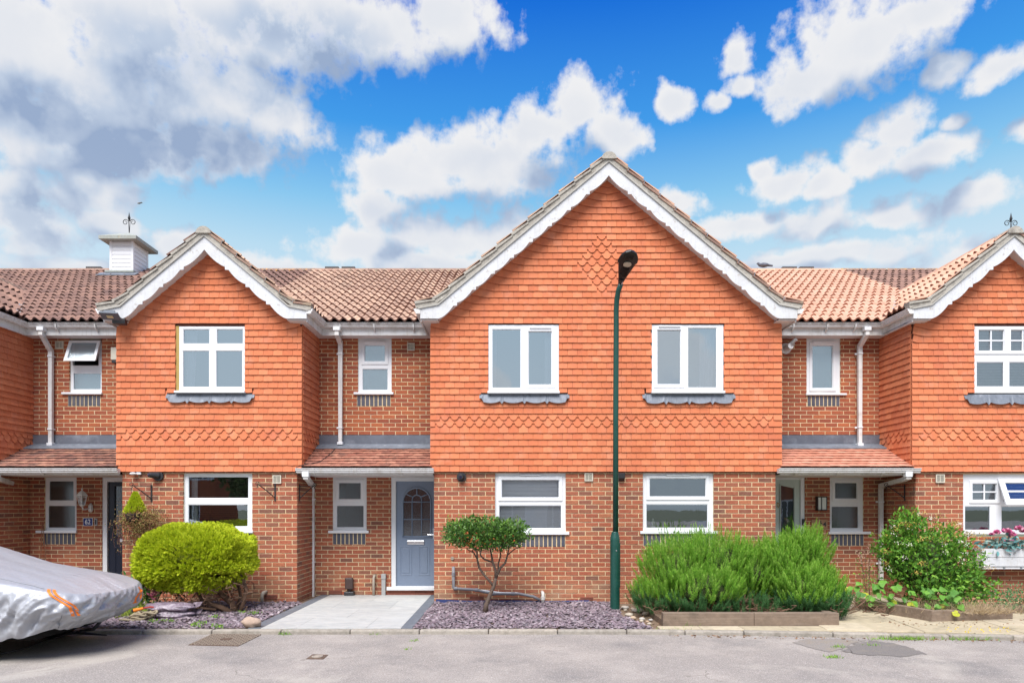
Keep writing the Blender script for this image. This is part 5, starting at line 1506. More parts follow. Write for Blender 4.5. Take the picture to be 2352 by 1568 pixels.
# ------------------------------------------------------------------ slate chippings
def chip_tpl(seed):
    r = random.Random(seed); n = 6; a0 = r.uniform(0, 6); pts = []
    for i in range(n):
        a = a0 + 2*math.pi*i/n + r.uniform(-.3,.3); rd = r.uniform(.7,1.1); pts.append((math.cos(a)*rd, math.sin(a)*rd*.62, 0))
    v = pts + [(p[0]*.96+.02, p[1]*.96, .20) for p in pts]
    f = [tuple(range(n, 2*n))] + [(i, (i+1)%n, n+(i+1)%n, n+i) for i in range(n)]
    return template(v, f)
CH = [chip_tpl(i) for i in range(8)]
def rot_mats(P, axis, roll, sc):
    """arrays: origin N3, z axis N3, roll N, scale N or N3"""
    P = np.asarray(P, float); z = np.asarray(axis, float); z /= np.linalg.norm(z, axis=1, keepdims=True)
    ref = np.where(np.abs(z[:, 2:3]) < .95, np.array([[0, 0, 1.0]]), np.array([[1.0, 0, 0]]))
    x = np.cross(ref, z); x /= np.linalg.norm(x, axis=1, keepdims=True); y = np.cross(z, x)
    c, s = np.cos(roll)[:, None], np.sin(roll)[:, None]; X = x*c + y*s; Y = -x*s + y*c
    sc = np.asarray(sc, float); sc = sc[:, None]*np.ones((1, 3)) if sc.ndim == 1 else sc
    M_ = np.zeros((len(P), 4, 4)); M_[:, :3, 0] = X*sc[:, 0:1]; M_[:, :3, 1] = Y*sc[:, 1:2]; M_[:, :3, 2] = z*sc[:, 2:3]; M_[:, :3, 3] = P; M_[:, 3, 3] = 1
    return M_
m_slate = mat('plum_slate', (.2,.15,.17), .75, var=.15, sc=30, bump=.3, cols=[(.23,.165,.19),(.16,.125,.15),(.30,.23,.26),(.20,.15,.175),(.38,.32,.34),(.14,.12,.14),(.25,.19,.21)])
def chips(name, poly, n, seed):
    r = np.random.default_rng(seed); xs = [p[0] for p in poly]; ysl = [p[1] for p in poly]; P = []
    while len(P) < n:
        X = r.uniform(min(xs), max(xs), n); Y = r.uniform(min(ysl), max(ysl), n)
        for x, y in zip(X, Y):
            ins = False; j = len(poly)-1
            for i in range(len(poly)):
                if (poly[i][1] > y) != (poly[j][1] > y) and x < (poly[j][0]-poly[i][0])*(y-poly[i][1])/(poly[j][1]-poly[i][1])+poly[i][0]: ins = not ins
                j = i
            if ins: P.append((x, y))
        P = P[:n]
    P = np.array(P); N = len(P); z = r.uniform(-.012, .022, N) + .010*np.sin(P[:,0]*3.1)*np.sin(P[:,1]*4.3)
    ax_ = np.c_[r.normal(0,.33,N), r.normal(0,.33,N), np.ones(N)]
    M_ = rot_mats(np.c_[P, z], ax_, r.uniform(0,6.28,N), r.uniform(.019,.042,N)); M_[:, :3, 2] *= .8
    bl = [(CH[i], M_[i::8], 0) for i in range(8)]
    o = bpy.data.objects.new(name, joined_mesh(name, bl, [m_slate])); o['kind'] = 'stuff'; o['label'] = 'plum slate chippings spread over the bed'; o['category'] = 'slate chippings'; link(o); return o
c1 = chips('slate_chippings', [(-6.1,-2.50),(-3.52,-2.50),(-3.52,-.02),(-6.55,-.02),(-6.4,-1.4)], 7500, 1); c1['label'] = 'plum slate chippings left of the pale paving, around the golden bush'
c2 = chips('slate_chippings', [(-1.30,-2.50),(1.86,-2.50),(1.62,-1.5),(1.75,-.02),(-1.30,-.02)], 9500, 2); c2['label'] = 'plum slate chippings between the pale paving and the street lamp'

# pebbles and litter by the rosemary
peb = thing('pebbles', 'pale pebbles and stones between slate and rosemary', 'pebbles', (1.95,-1.6,0)); 
r = random.Random(5)
for i in range(16):
    x, y = 1.72+r.uniform(0,.28)+ .0, r.uniform(-2.2,-.6); s_ = r.uniform(.02,.05)
    obj('pebble', MB().blob((x, y, s_*.4), (s_*1.3, s_, s_*.7), i, .3, 6), mat('pebble_stone', (.45,.38,.28), .8, var=.2, cols=[(.5,.42,.30),(.38,.35,.32),(.58,.52,.44),(.42,.30,.2)]), peb, smooth=True)
rk = thing('boulder', 'single buff rock at the front left corner of the pale paving', 'rock', (*at(578,1443,-2.25)[:2], 0))
obj('rock', MB().blob((ax(580,-2.35), -2.40, .06), (.125,.09,.075), 3, .45, 10, 1.6), mat('buff_rock', (.42,.31,.24), .85, var=.2, sc=20, bump=.6), rk, smooth=True)
tp = MB(); tp.v = [(-1.28,-.045,.0),(1.3,-.045,.0),(1.3,-.03,.045),(.6,-.03,.03),(.0,-.03,.045),(-.7,-.03,.035),(-1.28,-.03,.06)]; tp.f = [(0,1,2,3,4,5,6)]
tag(obj('weed_membrane', tp, plain('blue_membrane', (.012,.025,.11), .5)), 'strip of blue membrane showing along the wall foot behind the slate', 'membrane')

# ------------------------------------------------------------------ street lamp
m_green = mat('dark_green_paint', (.007,.058,.044), .35, var=.12, sc=8, spec=.5, dirt=((.03,.10,.08),.5,3,.5,.7), streak=((.02,.09,.075),.5,10))
YL = -.81; LX = ax(1412.5, YL)
lp = thing('street_lamp', 'tall dark green street lamp with a black oval LED head', 'street lamp', (LX, YL, 0))
obj('base_column', MB().lathe((LX,YL,0), [(.080,-.02),(.076,.0),(.076,1.05),(.076,1.10),(.072,1.13),(.054,1.21),(.050,1.22)], 24), m_green, lp, smooth=False)
zt = az_(1237,YL); pts = [(LX+.01,YL,1.0),(LX+.012,YL,3.0),(LX+.02,YL,4.45),(LX+.02,YL,4.70),(LX+.026,YL-.015,4.85),(LX+.045,YL-.05,4.98),(LX+.075,YL-.12,5.07)]
obj('pole', MB().tube(pts, [.045,.043,.042,.041,.041,.040,.039], 20), m_green, lp, smooth=True)
obj('access_door', MB().box(LX+.066, LX+.080, YL-.03, YL+.03, .35, 1.05), m_green, lp, bevel=.008)
obj('door_screw', MB().tube([(LX+.01,YL-.074,.93),(LX+.01,YL-.081,.93)], .010, 10), m_chrome, lp)
# head: flat egg seen from below
hd = Vector((.10,-.86,.42)).normalized(); sd_ = Vector((1,0,0)); sd_ = (sd_ - hd*sd_.dot(hd)).normalized(); up_ = sd_.cross(hd).normalized()
if up_.z < 0: up_ = -up_
org = Vector((LX+.070, YL-.14, 5.095))
def hp(t, w, h): return tuple(org + hd*t + sd_*w + up_*h)
LH = .62; wd = lambda t: .045 + .108*math.sin(min(1,t*1.05)*math.pi*.5)**1.3 if t < .62 else .153*math.sqrt(max(0,1-((t-.62)/.38)**2.2))
mb = MB(); nr = 22; rows = []
for i in range(nr+1):
    t = i/nr; w_ = max(.004, wd(t)); rows.append([hp(t*LH, w_*c_, h_*(.4+.6*min(1,w_/.1))) for c_, h_ in ((-1,0),(-.97,.02),(-.7,.05),(0,.07),(.7,.05),(.97,.02),(1,0),(.9,-.012),(0,-.02),(-.9,-.012))])
for rw in rows: mb.v += rw
for i in range(nr):
    for q_ in range(10): b_ = (q_+1)%10; mb.f.append((i*10+q_, i*10+b_, (i+1)*10+b_, (i+1)*10+q_))
mb.f.append(tuple(range(10))); mb.f.append(tuple(nr*10+q_ for q_ in range(9,-1,-1)))
head = obj('lamp_head', mb, plain('lamp_black', (.014,.013,.015), .4, spec=.4), lp, smooth=False)
q = MB(); n = 20; cc = .62*LH
ring = [hp(cc+.045*math.sin(2*math.pi*i/n), .062*math.cos(2*math.pi*i/n)*(abs(math.cos(2*math.pi*i/n))**-.2 if abs(math.cos(2*math.pi*i/n))>.2 else 1), -.024) for i in range(n)]
q.prism(ring, tuple(-up_*.012)); obj('lamp_lens', q, plain('pale_lens', (.42,.36,.28), .25, spec=.6), lp)
for i in range(7):
    w_ = -.045+.015*i
    for t0, t1, k0, k1, hh in ((.12,.30,1.0,1.15,.016),(.47,.54,1.3,1.3,.012)):
        q = MB(); q.prism([hp(t0,w_*k0-.003,-.018), hp(t1,w_*k1-.003,-.021), hp(t1,w_*k1+.003,-.021), hp(t0,w_*k0+.003,-.018)], tuple(-up_*hh)); obj('cooling_fin', q, plain('fin_black', (.03,.026,.024), .5), lp)
q = MB(); q.tube([tuple(org-hd*.04), tuple(org+hd*.06)], [.036,.04], 12); obj('spigot', q, m_black, lp)
for dz in (0, .03): obj('bolt', MB().blob(hp(.0+dz, .012*1, -.045), (.009,.009,.009), 0, 0, 4), m_chrome, lp)

# ------------------------------------------------------------------ small things on the walls
def text_mesh(name, s, size, m_, loc, parent, ext=.002, rot=(R(90),0,0), sx=1.0):
    cu_ = bpy.data.curves.new(name+'_t', 'FONT'); cu_.body = s; cu_.size = size; cu_.extrude = ext; cu_.align_x = 'CENTER'; cu_.align_y = 'CENTER'; cu_.offset = .0018
    t = bpy.data.objects.new(name+'_t', cu_); COL.objects.link(t); dg = bpy.context.evaluated_depsgraph_get()
    me = bpy.data.meshes.new_from_object(t.evaluated_get(dg)); bpy.data.objects.remove(t)
    me.materials.clear(); me.materials.append(m_); me.name = name
    o = bpy.data.objects.new(name, me)
    return link(o, parent, Matrix.Translation(loc) @ Matrix.Rotation(rot[0], 4, 'X') @ Matrix.Diagonal((sx,1,1,1)))
Y = .972
a, b, c, d = ax(191.5,Y), ax(213.5,Y), az_(1207,Y), az_(1188.7,Y)
sg = thing('house_number_sign', 'blue and white enamel number 62 plate', 'house number', ((a+b)/2, Y, c))
m_wh = plain('enamel_white', (.8,.8,.8), .3); m_bl = plain('enamel_blue', (.01,.025,.18), .3)
obj('plate', MB().box(a, b, Y-.010, Y, c, d), m_wh, sg, bevel=.002)
e = .007; n_ = .018; pts = [(a+e+n_,c+e),(b-e-n_,c+e),(b-e-n_*.3,c+e+n_*.3),(b-e,c+e+n_),(b-e,d-e-n_),(b-e-n_*.3,d-e-n_*.3),(b-e-n_,d-e),(a+e+n_,d-e),(a+e+n_*.3,d-e-n_*.3),(a+e,d-e-n_),(a+e,c+e+n_),(a+e+n_*.3,c+e+n_*.3)]
obj('enamel', MB().prism([(p[0],Y-.010,p[1]) for p in pts], (0,-.0025,0)), m_bl, sg)
text_mesh('number', '62', .125, m_wh, ((a+b)/2, Y-.0135, (c+d)/2-.002), sg, sx=.85)
a, b, c, d = ax(218,Y), ax(223.5,Y), az_(1205.5,Y), az_(1190.5,Y)
bl_ = thing('doorbell', 'slim silver and black doorbell beside the number 62 plate', 'doorbell', (a, Y, c))
obj('plate', MB().box(a-.004, b+.004, Y-.012, Y, c-.004, d+.004), plain('silver_plastic', (.5,.5,.52), .4), bl_, bevel=.004); obj('button', MB().box(a+.008, b-.008, Y-.018, Y-.01, c+.012, d-.012), m_blackp, bl_, bevel=.003)
# carriage lantern
Xl, Zl = ax(204,.9), az_(1165,.95)
ln = thing('wall_lantern', 'white carriage lantern on a scrolled arm beside the navy door', 'wall light', (Xl,.97,Zl))
m_lw = plain('white_metal', (.7,.7,.68), .4); Xc, Yc, Zc = ax(188.5,.80), .80, az_(1160,.8)
obj('backplate', MB().lathe((Xl,.955,Zl-.02), [(.0,-.07),(.035,-.05),(.045,0),(.035,.06),(.01,.10)], 8), m_lw, ln)
obj('arm', MB().tube([(Xl,.94,Zl),(Xl-.02,.88,Zl-.03),(Xl-.06,.83,Zl-.035),(Xc,Yc,Zc-.01)], .012, 8), m_lw, ln, smooth=True)
obj('lantern_frame', MB().lathe((Xc,Yc,Zc), [(.01,-.03),(.035,-.01),(.045,.0),(.045,.012)], 6), m_lw, ln)
q = MB()
for i in range(6):
    a_ = 2*math.pi*i/6; q.tube([(Xc+.045*math.cos(a_),Yc+.045*math.sin(a_),Zc),(Xc+.085*math.cos(a_),Yc+.085*math.sin(a_),Zc+.17)], .006, 5)
obj('glazing_bar', q, m_lw, ln)
obj('lantern_roof', MB().lathe((Xc,Yc,Zc+.17), [(.098,0),(.10,.012),(.07,.05),(.03,.085),(.012,.095),(.012,.11),(.02,.125),(.0,.15)], 6), m_lw, ln)
obj('lantern_glass', MB().lathe((Xc,Yc,Zc+.01), [(.04,0),(.078,.155)], 6), glass_mat('lantern_glass', .15, tint=(.8,.8,.78)), ln)
# security cameras
Xq, Zq = ax(360,-.02), az_(1092,-.02)
cm1 = thing('security_camera', 'black turret security camera above the left iron bracket', 'security camera', (Xq,-.02,Zq))
obj('mount', MB().tube([(Xq+.03,-.004,Zq-.005),(Xq+.03,-.045,Zq-.005)], .085, 20), m_blackp, cm1, bevel=.006); obj('camera_body', MB().tube([(Xq+.03,-.03,Zq),(Xq-.07,-.14,Zq+.01)], [.062,.045], 16), m_blackp, cm1, bevel=.004)
obj('camera_lens', MB().tube([(Xq-.069,-.139,Zq+.01),(Xq-.078,-.149,Zq+.01)], .028, 12), mat('lens_glass', (.02,.02,.05), .05, var=0, spec=1), cm1)
Xq, Zq = ax(1060,-.02), az_(1095,-.02)
cm2 = thing('security_camera', 'black dome security camera right of the grey front door', 'security camera', (Xq,-.02,Zq))
obj('mount', MB().tube([(Xq,-.004,Zq),(Xq,-.04,Zq)], .080, 20), m_blackp, cm2, bevel=.006); obj('camera_body', MB().tube([(Xq,-.035,Zq),(Xq-.01,-.12,Zq-.005)], [.056,.042], 16), m_blackp, cm2, bevel=.004)
obj('camera_lens', MB().tube([(Xq-.01,-.119,Zq-.005),(Xq-.011,-.128,Zq-.005)], .022, 12), mat('lens_glass', (.02,.02,.05), .05, var=0, spec=1), cm2)
Xq, Zq = ax(315,-.02), az_(1088,-.02)
cm3 = thing('motion_sensor', 'small white motion sensor under the tiles of the small left gable', 'sensor', (Xq,-.02,Zq))
obj('sensor_base', MB().box(Xq+.0, Xq+.075, -.05, -.004, Zq-.012, Zq+.03), m_upvc, cm3, bevel=.008); obj('sensor_head', MB().blob((Xq-.035,-.08,Zq+.002), (.055,.05,.024), 0, 0, 8), m_upvc, cm3, smooth=True)
a, b, c, d = ax(1420,-.08), ax(1435.5,-.08), az_(1103.5,-.08), az_(1086,-.08)
bb = thing('black_wall_box', 'black box fixed to the brick wall right behind the street lamp', 'wall box', ((a+b)/2,-.02,c))
obj('housing', MB().prism([(a,-.004,c),(a,-.09,c+.04),(a,-.10,d),(a,-.004,d)], (b-a,0,0)), m_blackp, bb, bevel=.005)
# floodlight and sensor under the left verge
Xf, Zf = ax(253,-.4), az_(724,-.4)
fl_ = thing('floodlight', 'grey LED floodlight at the left foot of the small left gable', 'floodlight', (Xf,-.3,Zf))
m_fg = plain('flood_grey', (.10,.12,.15), .5)
def rbox(c, sx, sy, sz, rx=0, rz=0):
    q = MB().box(-sx/2, sx/2, -sy/2, sy/2, -sz/2, sz/2); M_ = Matrix.Translation(c) @ Matrix.Rotation(rz,4,'Z') @ Matrix.Rotation(rx,4,'X'); q.v = [tuple(M_ @ Vector(p)) for p in q.v]; return q
obj('lamp_housing', rbox((Xf,-.40,Zf-.01), .28, .20, .025, R(-18), R(12)), m_fg, fl_, bevel=.004)
obj('driver_box', rbox((Xf-.01,-.38,Zf+.045), .16, .10, .04, R(-18), R(12)), m_fg, fl_, bevel=.004)
obj('lamp_lens', rbox((Xf,-.405,Zf-.0265), .09, .07, .006, R(-18), R(12)), plain('yellow_led', (.55,.5,.3), .3), fl_)
obj('sensor', rbox((ax(275,-.2),-.2,az_(739,-.2)), .20, .12, .09, 0, R(10)), m_blackp, fl_, bevel=.01)
obj('arm', MB().tube([(Xf+.10,-.36,Zf-.01),(Xf+.13,-.27,Zf-.03)], .012, 6), m_fg, fl_)
# alarm bell box
a, b, c, d = ax(258,.90), ax(270,.90), az_(832,.9), az_(798,.9)
al = thing('alarm_box', 'cream burglar alarm box with a black base at the edge of the small left gable', 'alarm box', (a,.97,c))
obj('cover', MB().box(a-.01, b+.1, .86, .97, c+.04, d), m_vent, al, bevel=.01); obj('base', MB().box(a, b+.09, .87, .965, c-.015, c+.04), m_blackp, al, bevel=.01)
# brackets
def bracket(label, o, u, n, s=1, flip=1):
    """o: top of the wall plate; u: along the wall to the hook, n: outward"""
    o = Vector(o); u = Vector(u); n = Vector(n); Z = Vector((0,0,1)); d = (u*.75+n*.66).normalized()
    th = thing('hanging_bracket', label, 'wall bracket', o, 'wrought iron hanging-basket brackets')
    w_ = n.cross(Z); q = MB(); q.prism([tuple(o+w_*.012), tuple(o-w_*.012), tuple(o-w_*.012-Z*.285), tuple(o+w_*.012-Z*.285)], tuple(n*.008)); obj('wall_plate', q, m_black, th)
    q = MB(); tip = o + d*.30 - Z*.01; pts = [o+n*.012-Z*.03, o+n*.012+d*.15-Z*.025, tip]
    q.tube([tuple(p) for p in pts], .006, 6); obj('top_bar', q, m_black, th)
    q = MB(); q.tube([tuple(o+n*.012-Z*.23), tuple(o+d*.14-Z*.12), tuple(tip+Z*.01)], .009, 6); obj('stay', q, m_black, th)
    q = MB(); sp = []
    for i in range(15):
        a_ = -1.2+i/14*4.3; sp.append(tuple(tip + d*(.028*math.cos(a_)) + Z*(.012+.028*math.sin(a_))))
    q.tube(sp, .006, 6); sp = []
    for i in range(12):
        a_ = 1.4+i/11*3.6; sp.append(tuple(tip + d*(.012+.022*math.cos(a_)) + Z*(-.035+.022*math.sin(a_))))
    q.tube(sp, .006, 6); obj('scroll', q, m_black, th, smooth=True)
    return th, tip
b1_, tip1 = bracket('wrought iron bracket holding the hanging basket by the navy door', at(348,1113,-.008), (-1,0,0), (0,-1,0))
b2_, _ = bracket('empty wrought iron bracket below the air vent of the small left gable', at(632,1111,-.008), (-1,0,0), (0,-1,0))
b3_, _ = bracket('empty wrought iron bracket on the side wall next to the white downpipe', (XB1+.010, .10, az_(1112,.1)), (0,1,0), (1,0,0))
b4_, _ = bracket('empty wrought iron bracket on the side wall behind the flowering shrub', (XE0-.010, .30, az_(1112,.3)), (0,1,0), (-1,0,0))
# lamp and sign by the pale green door
a, b, c, d = ax(1873,Y), ax(1895,Y), az_(1171.7,Y), az_(1139.7,Y)
wl_ = thing('wall_light', 'rectangular black wall light with frosted panes beside the pale green door', 'wall light', ((a+b)/2,Y,c))
obj('backplate', MB().box(a+.0, b-.0, Y-.012, Y+.003, c, d), m_blackp, wl_); q = MB()
for xx in (a, (a+b)/2-.02, b-.014): q.box(xx, xx+.014, Y-.09, Y-.01, c, d)
q.box(a, b, Y-.09, Y-.01, c, c+.018); q.box(a, b, Y-.09, Y-.01, d-.018, d); obj('frame', q, m_blackp, wl_)
obj('diffuser', MB().box(a+.012, b-.012, Y-.08, Y-.012, c+.016, d-.016), plain('frosted_white', (.65,.66,.6), .3), wl_)
a, b, c, d = ax(1863,Y), ax(1899.8,Y), az_(1213,Y), az_(1192.5,Y)
sg = thing('house_number_sign', 'wooden board with black number 64', 'house number', ((a+b)/2,Y,c))
obj('board', MB().box(a, b, Y-.018, Y, c, d), mat('pine_board', (.45,.26,.15), .8, var=.2, sc=18, bump=.3, dirt=((.25,.13,.07),.5,9,.5,.7)), sg, bevel=.003)
text_mesh('digit', '6', .125, m_blackp, (ax(1883.5,Y), Y-.021, az_(1201,Y)), sg); text_mesh('digit', '4', .125, m_blackp, (ax(1893,Y), Y-.021, az_(1204,Y)), sg)
a, b, c, d = ax(1841.5,Y+.02), ax(1847.5,Y+.02), az_(1206,Y), az_(1191,Y)
bl_ = thing('doorbell', 'black doorbell camera on the frame of the pale green door', 'doorbell', (a, Y, c)); obj('body', MB().box(a, b, Y-.01, Y+.02, c, d), m_blackp, bl_, bevel=.006)
obj('button', MB().tube([((a+b)/2,Y-.011,c+.025),((a+b)/2,Y-.016,c+.025)], .012, 12), plain('silver_plastic', (.5,.5,.52), .4), bl_)
# service pipes
Y = .93
st_ = thing('meter_post', 'brown plastic meter box on a black ground socket by the recess wall', 'meter box', (ax(803,Y),Y,0))
a, b, c, d = ax(793.5,Y), ax(812,Y), az_(1352,Y), az_(1325.5,Y)
obj('box', MB().box(a, b, .87, .955, c, d), plain('brown_plastic', (.075,.05,.045), .4), st_, bevel=.02); obj('neck', MB().tube([((a+b)/2,.93,c),((a+b)/2+.0,.93,c-.09)], .022, 10), m_blackp, st_)
obj('socket', MB().prism([(a-.01,.84,.0),(b+.02,.84,.0),(b+.02,.97,.0),(a-.01,.97,.0)], (0,0,.075)), m_blackp, st_, bevel=.015)
st_ = thing('overflow_pipe', 'cream overflow pipe stub bending out of the recess wall', 'pipe', (ax(859,Y),Y,0)); obj('pipe', MB().tube([(ax(859,Y),.90,-.02),(ax(859,Y),.90,.31),(ax(860,Y),.92,.355),(ax(860.5,Y),.98,.365)], .024, 10), plain('cream_pipe', (.42,.36,.29), .5), st_, smooth=True)
st_ = thing('cable_conduit', 'grey square conduit standing beside the grey door step', 'conduit', (ax(881,Y),Y,0)); obj('conduit', MB().box(ax(876.5,Y), ax(885.5,Y), .91, .965, -.02, az_(1329,Y)), plain('grey_conduit', (.38,.38,.37), .5), st_, bevel=.006); obj('conduit_cap', MB().box(ax(875.8,Y), ax(886.4,Y), .90, .97, az_(1329,Y), az_(1317,Y)), plain('grey_conduit', (.38,.38,.37)), st_, bevel=.008)
st_ = thing('overflow_pipe', 'cream pipe stub bending out of the brick foot of the small left gable', 'pipe', (ax(603,-.1),-.1,0)); obj('pipe', MB().tube([(ax(602,-.1),-.10,-.02),(ax(602,-.1),-.10,.13),(ax(604,-.1),-.08,.175),(ax(607,-.1),.0,.185)], .027, 10), plain('cream_pipe', (.42,.36,.29), .5), st_, smooth=True)
dp = thing('waste_pipe', 'grey waste pipe running along the foot of the wall behind the small tree', 'pipe', (ax(1100,-.1),-.08,.2)); Yp = -.07
z_ = lambda p: at(602.9+p[0]/2.649, 976.2+p[1]/2.649, Yp)
m_gp = plain('grey_waste_pipe', (.20,.20,.22), .5)
obj('pipe', MB().tube([z_(p) for p in ((1162,858),(1162,985),(1170,992),(1300,1000),(1400,1024),(1560,1024),(1645,1040),(1690,1062))], .024, 10), m_gp, dp, smooth=True)
for p in ((1162,905),(1175,992),(1303,1001),(1402,1024),(1525,1024)): c_ = z_(p); obj('collar', MB().tube([(c_[0]-.03,c_[1],c_[2]),(c_[0]+.03,c_[1],c_[2])] if p[0] > 1165 else [(c_[0],c_[1],c_[2]-.03),(c_[0],c_[1],c_[2]+.03)], .031, 12), m_gp, dp)
q = MB().tube([z_((1330,1003)), z_((1450,1018)), z_((1560,1020))], .013, 8); obj('thin_pipe', q, m_upvc, dp)
x_ = ax(1247,Yp-.03); obj('upstand', MB().tube([(x_,-.12,-.02),(x_,-.12,.13),(x_,-.10,.165),(x_-.01,.0,.18)], .026, 10), plain('white_pipe', (.62,.60,.56), .5), dp, smooth=True)
obj('white_tee', MB().tube([(x_,-.12,.06),(x_,-.12,.115)], .036, 12), plain('white_pipe', (.62,.60,.56), .5), dp)
q = MB().tube([at(602.9+1155/2.649, 976.2+808/2.649, -.006), (ax(602.9+1155/2.649,-.006), -.02, az_(976.2+808/2.649,-.006))], .03, 12); obj('wall_plug', q, mat('filler_mortar', (.30,.26,.21), .9, bump=.6), dp)
# canes leaning in the left recess
cn = thing('garden_canes', 'two thin canes leaning on the recess wall beside the left downpipe', 'canes', (ax(100,.9),.85,0))
for (x0, y0, x1, y1) in ((90,1370,97,1200),(112,1370,99,1205)): obj('cane', MB().tube([at(x0,y0,.80), at(x1,y1,.95)], .008, 6), mat('old_cane', (.25,.12,.07), .8), cn)
# pigeon on the ridge
pX, pY, pZ = ax(1752,YRIDGE), YRIDGE-.05, ZRIDGE+.115
pg = thing('pigeon', 'grey pigeon resting on the ridge just right of the big gable', 'bird', (pX,pY,pZ))
q = MB(); q.blob((pX,pY,pZ+.05), (.14,.07,.055), 1, .08, 8); q.blob((pX-.13,pY,pZ+.085), (.035,.03,.034), 0, 0, 6); q.tube([(pX+.10,pY,pZ+.05),(pX+.23,pY,pZ+.03)], [.035,.02], 6); q.tube([(pX-.10,pY,pZ+.06),(pX-.13,pY,pZ+.09)], [.04,.028], 8); q.tube([(pX-.16,pY,pZ+.08),(pX-.185,pY,pZ+.075)], [.01,.002], 5); q.tube([(pX,pY,pZ+.02),(pX,pY,pZ-.01)], .008, 5)
obj('body', q, mat('pigeon_grey', (.12,.13,.16), .8, var=.3, sc=20), pg, smooth=True)
# flying bird
bX, bY, bZ = at(319, 467, 20)
fb = thing('flying_bird', 'tiny gull flying in front of the clouds above the white cupola', 'bird', (bX,bY,bZ))
q = MB(); q.blob((bX,bY,bZ), (.08,.05,.03), 1, 0, 6); q.prism([(bX,bY-.06,bZ+.01),(bX+.04,bY-.06,bZ+.01),(bX-.10,bY,bZ+.08)], (0,.12,.0)); q.prism([(bX,bY-.06,bZ+.01),(bX+.04,bY-.06,bZ+.01),(bX+.12,bY,bZ+.06)], (0,.12,.0)); obj('body', q, plain('gull_white', (.4,.4,.42)), fb)

# ------------------------------------------------------------------ timber beds
m_slp = mat('weathered_sleeper', (.21,.155,.115), .9, var=.2, sc=10, bump=.6, bsc=25, dirt=((.11,.085,.065),.7,4,.52,.68), streak=((.30,.235,.18),.7,26), sdir=(.05,1,1))
bed = thing('timber_raised_bed', 'long straight timber edging in front of the rosemary hedge', 'raised bed', (3.2,-2.3,0))
for a, b in ((2.04,3.27),(3.275,4.42)): obj('sleeper', MB().box(a, b, -2.31, -2.20, -.02, .178), m_slp, bed, bevel=.006)
obj('sleeper', MB().box(4.31, 4.42, -2.195, -.9, -.02, .165), m_slp, bed, bevel=.006)
obj('soil', MB().box(2.05, 4.31, -2.20, -.05, -.02, .07), m_soil, bed)
bed2 = thing('timber_raised_bed', 'angled timber-edged bed round the white-flowering shrub', 'raised bed', (6.3,-1.6,0))
def plank(a, b, z0, z1, t, par):
    a, b = Vector(a+(0,)), Vector(b+(0,)); n = (b-a).cross(Vector((0,0,1))).normalized()*t
    obj('sleeper', MB().prism([tuple(a+Vector((0,0,z0))), tuple(b+Vector((0,0,z0))), tuple(b-n+Vector((0,0,z0))), tuple(a-n+Vector((0,0,z0)))], (0,0,z1-z0)), m_slp, par, bevel=.006)
plank((5.42,-.75),(5.85,-2.02),-.02,.165,.10,bed2); plank((5.86,-2.02),(7.12,-1.80),-.02,.16,.10,bed2); plank((7.14,-1.80),(6.95,-.9),-.02,.12,.10,bed2)
mb = MB(); mb.prism([(5.5,-.7,.0),(5.92,-1.93,.0),(7.05,-1.74,.0),(6.9,-.5,.0)], (0,0,.09)); obj('soil', mb, m_soil, bed2)

# ------------------------------------------------------------------ foliage
def leaf_tpl(w=.5, fold=.12):
    v = [(0,0,0),(w*.5,fold*.3,.35),(0,-fold*.2,.4),(-w*.5,fold*.3,.35),(w*.3,fold*.2,.75),(0,0,1),(-w*.3,fold*.2,.75)]
    return template(v, [(0,1,2),(0,2,3),(1,4,5,2),(2,5,6,3)])
LEAF = leaf_tpl()
def frond_tpl(seed):
    r = random.Random(seed); v = []; f = []
    def bl(p, d, L, w):
        i = len(v); d = d.normalized(); s_ = Vector((d.z, r.uniform(-.3,.3), -d.x)).normalized()*w
        v.extend([tuple(p-s_*.5), tuple(p+d*L*.5-s_), tuple(p+d*L), tuple(p+d*L*.5+s_), tuple(p+s_*.5)]); f.append((i,i+1,i+2,i+3,i+4))
    bl(Vector((0,0,0)), Vector((0,0,1)), 1, .07)
    for i in range(5):
        z = .12+.17*i
        for sd in (-1,1): bl(Vector((0,r.uniform(-.04,.04),z)), Vector((sd*.75,r.uniform(-.35,.35),.7)), .42-.045*i, .06)
    return template(v, f)
FRD = [frond_tpl(i) for i in range(4)]
def sprig_tpl(seed):
    r = random.Random(seed); v = [(-.008,0,0),(.008,0,0),(.004,.0,1),(-.004,0,1)]; f = [(0,1,2,3)]
    for i in range(34):
        z = .15+.85*i/34; a = i*2.4+r.uniform(-.3,.3); L = (.17-.07*max(0,(z-.6)/.4))*r.uniform(.8,1.1); up = .7+ (1.2 if z > .85 else 0)
        d = Vector((math.cos(a), math.sin(a), up)).normalized()*L; s_ = Vector((-math.sin(a), math.cos(a), 0))*.020; p = Vector((0,0,z)); k_ = len(v)
        v += [tuple(p-s_), tuple(p+s_), tuple(p+d)]; f.append((k_,k_+1,k_+2))
    return template(v, f)
SPR = [sprig_tpl(i) for i in range(4)]
def foliage(name, blocks, mats, parent, label=None):
    o = bpy.data.objects.new(name, joined_mesh(name, blocks, mats)); o['kind'] = 'stuff'
    return link(o, parent)
def ell_points(r, N, c, rad, ex=1.0, zmin=-1, jit=.1, inner=.0):
    d = r.normal(size=(N*2,3)); d /= np.linalg.norm(d, axis=1, keepdims=True); d = d[d[:,2] > zmin][:N]
    e = np.sign(d)*np.abs(d)**ex; e_n = e
    lump = np.array([1+jit*1.6*noise.noise(Vector((x*2.6+c[0], y*2.6, z*2.6))) for x, y, z in d])
    rr_ = (1 - r.random(len(d))**2*inner)*lump
    return np.array(c)+e_n*np.array(rad)*rr_[:,None], d/np.array(rad)
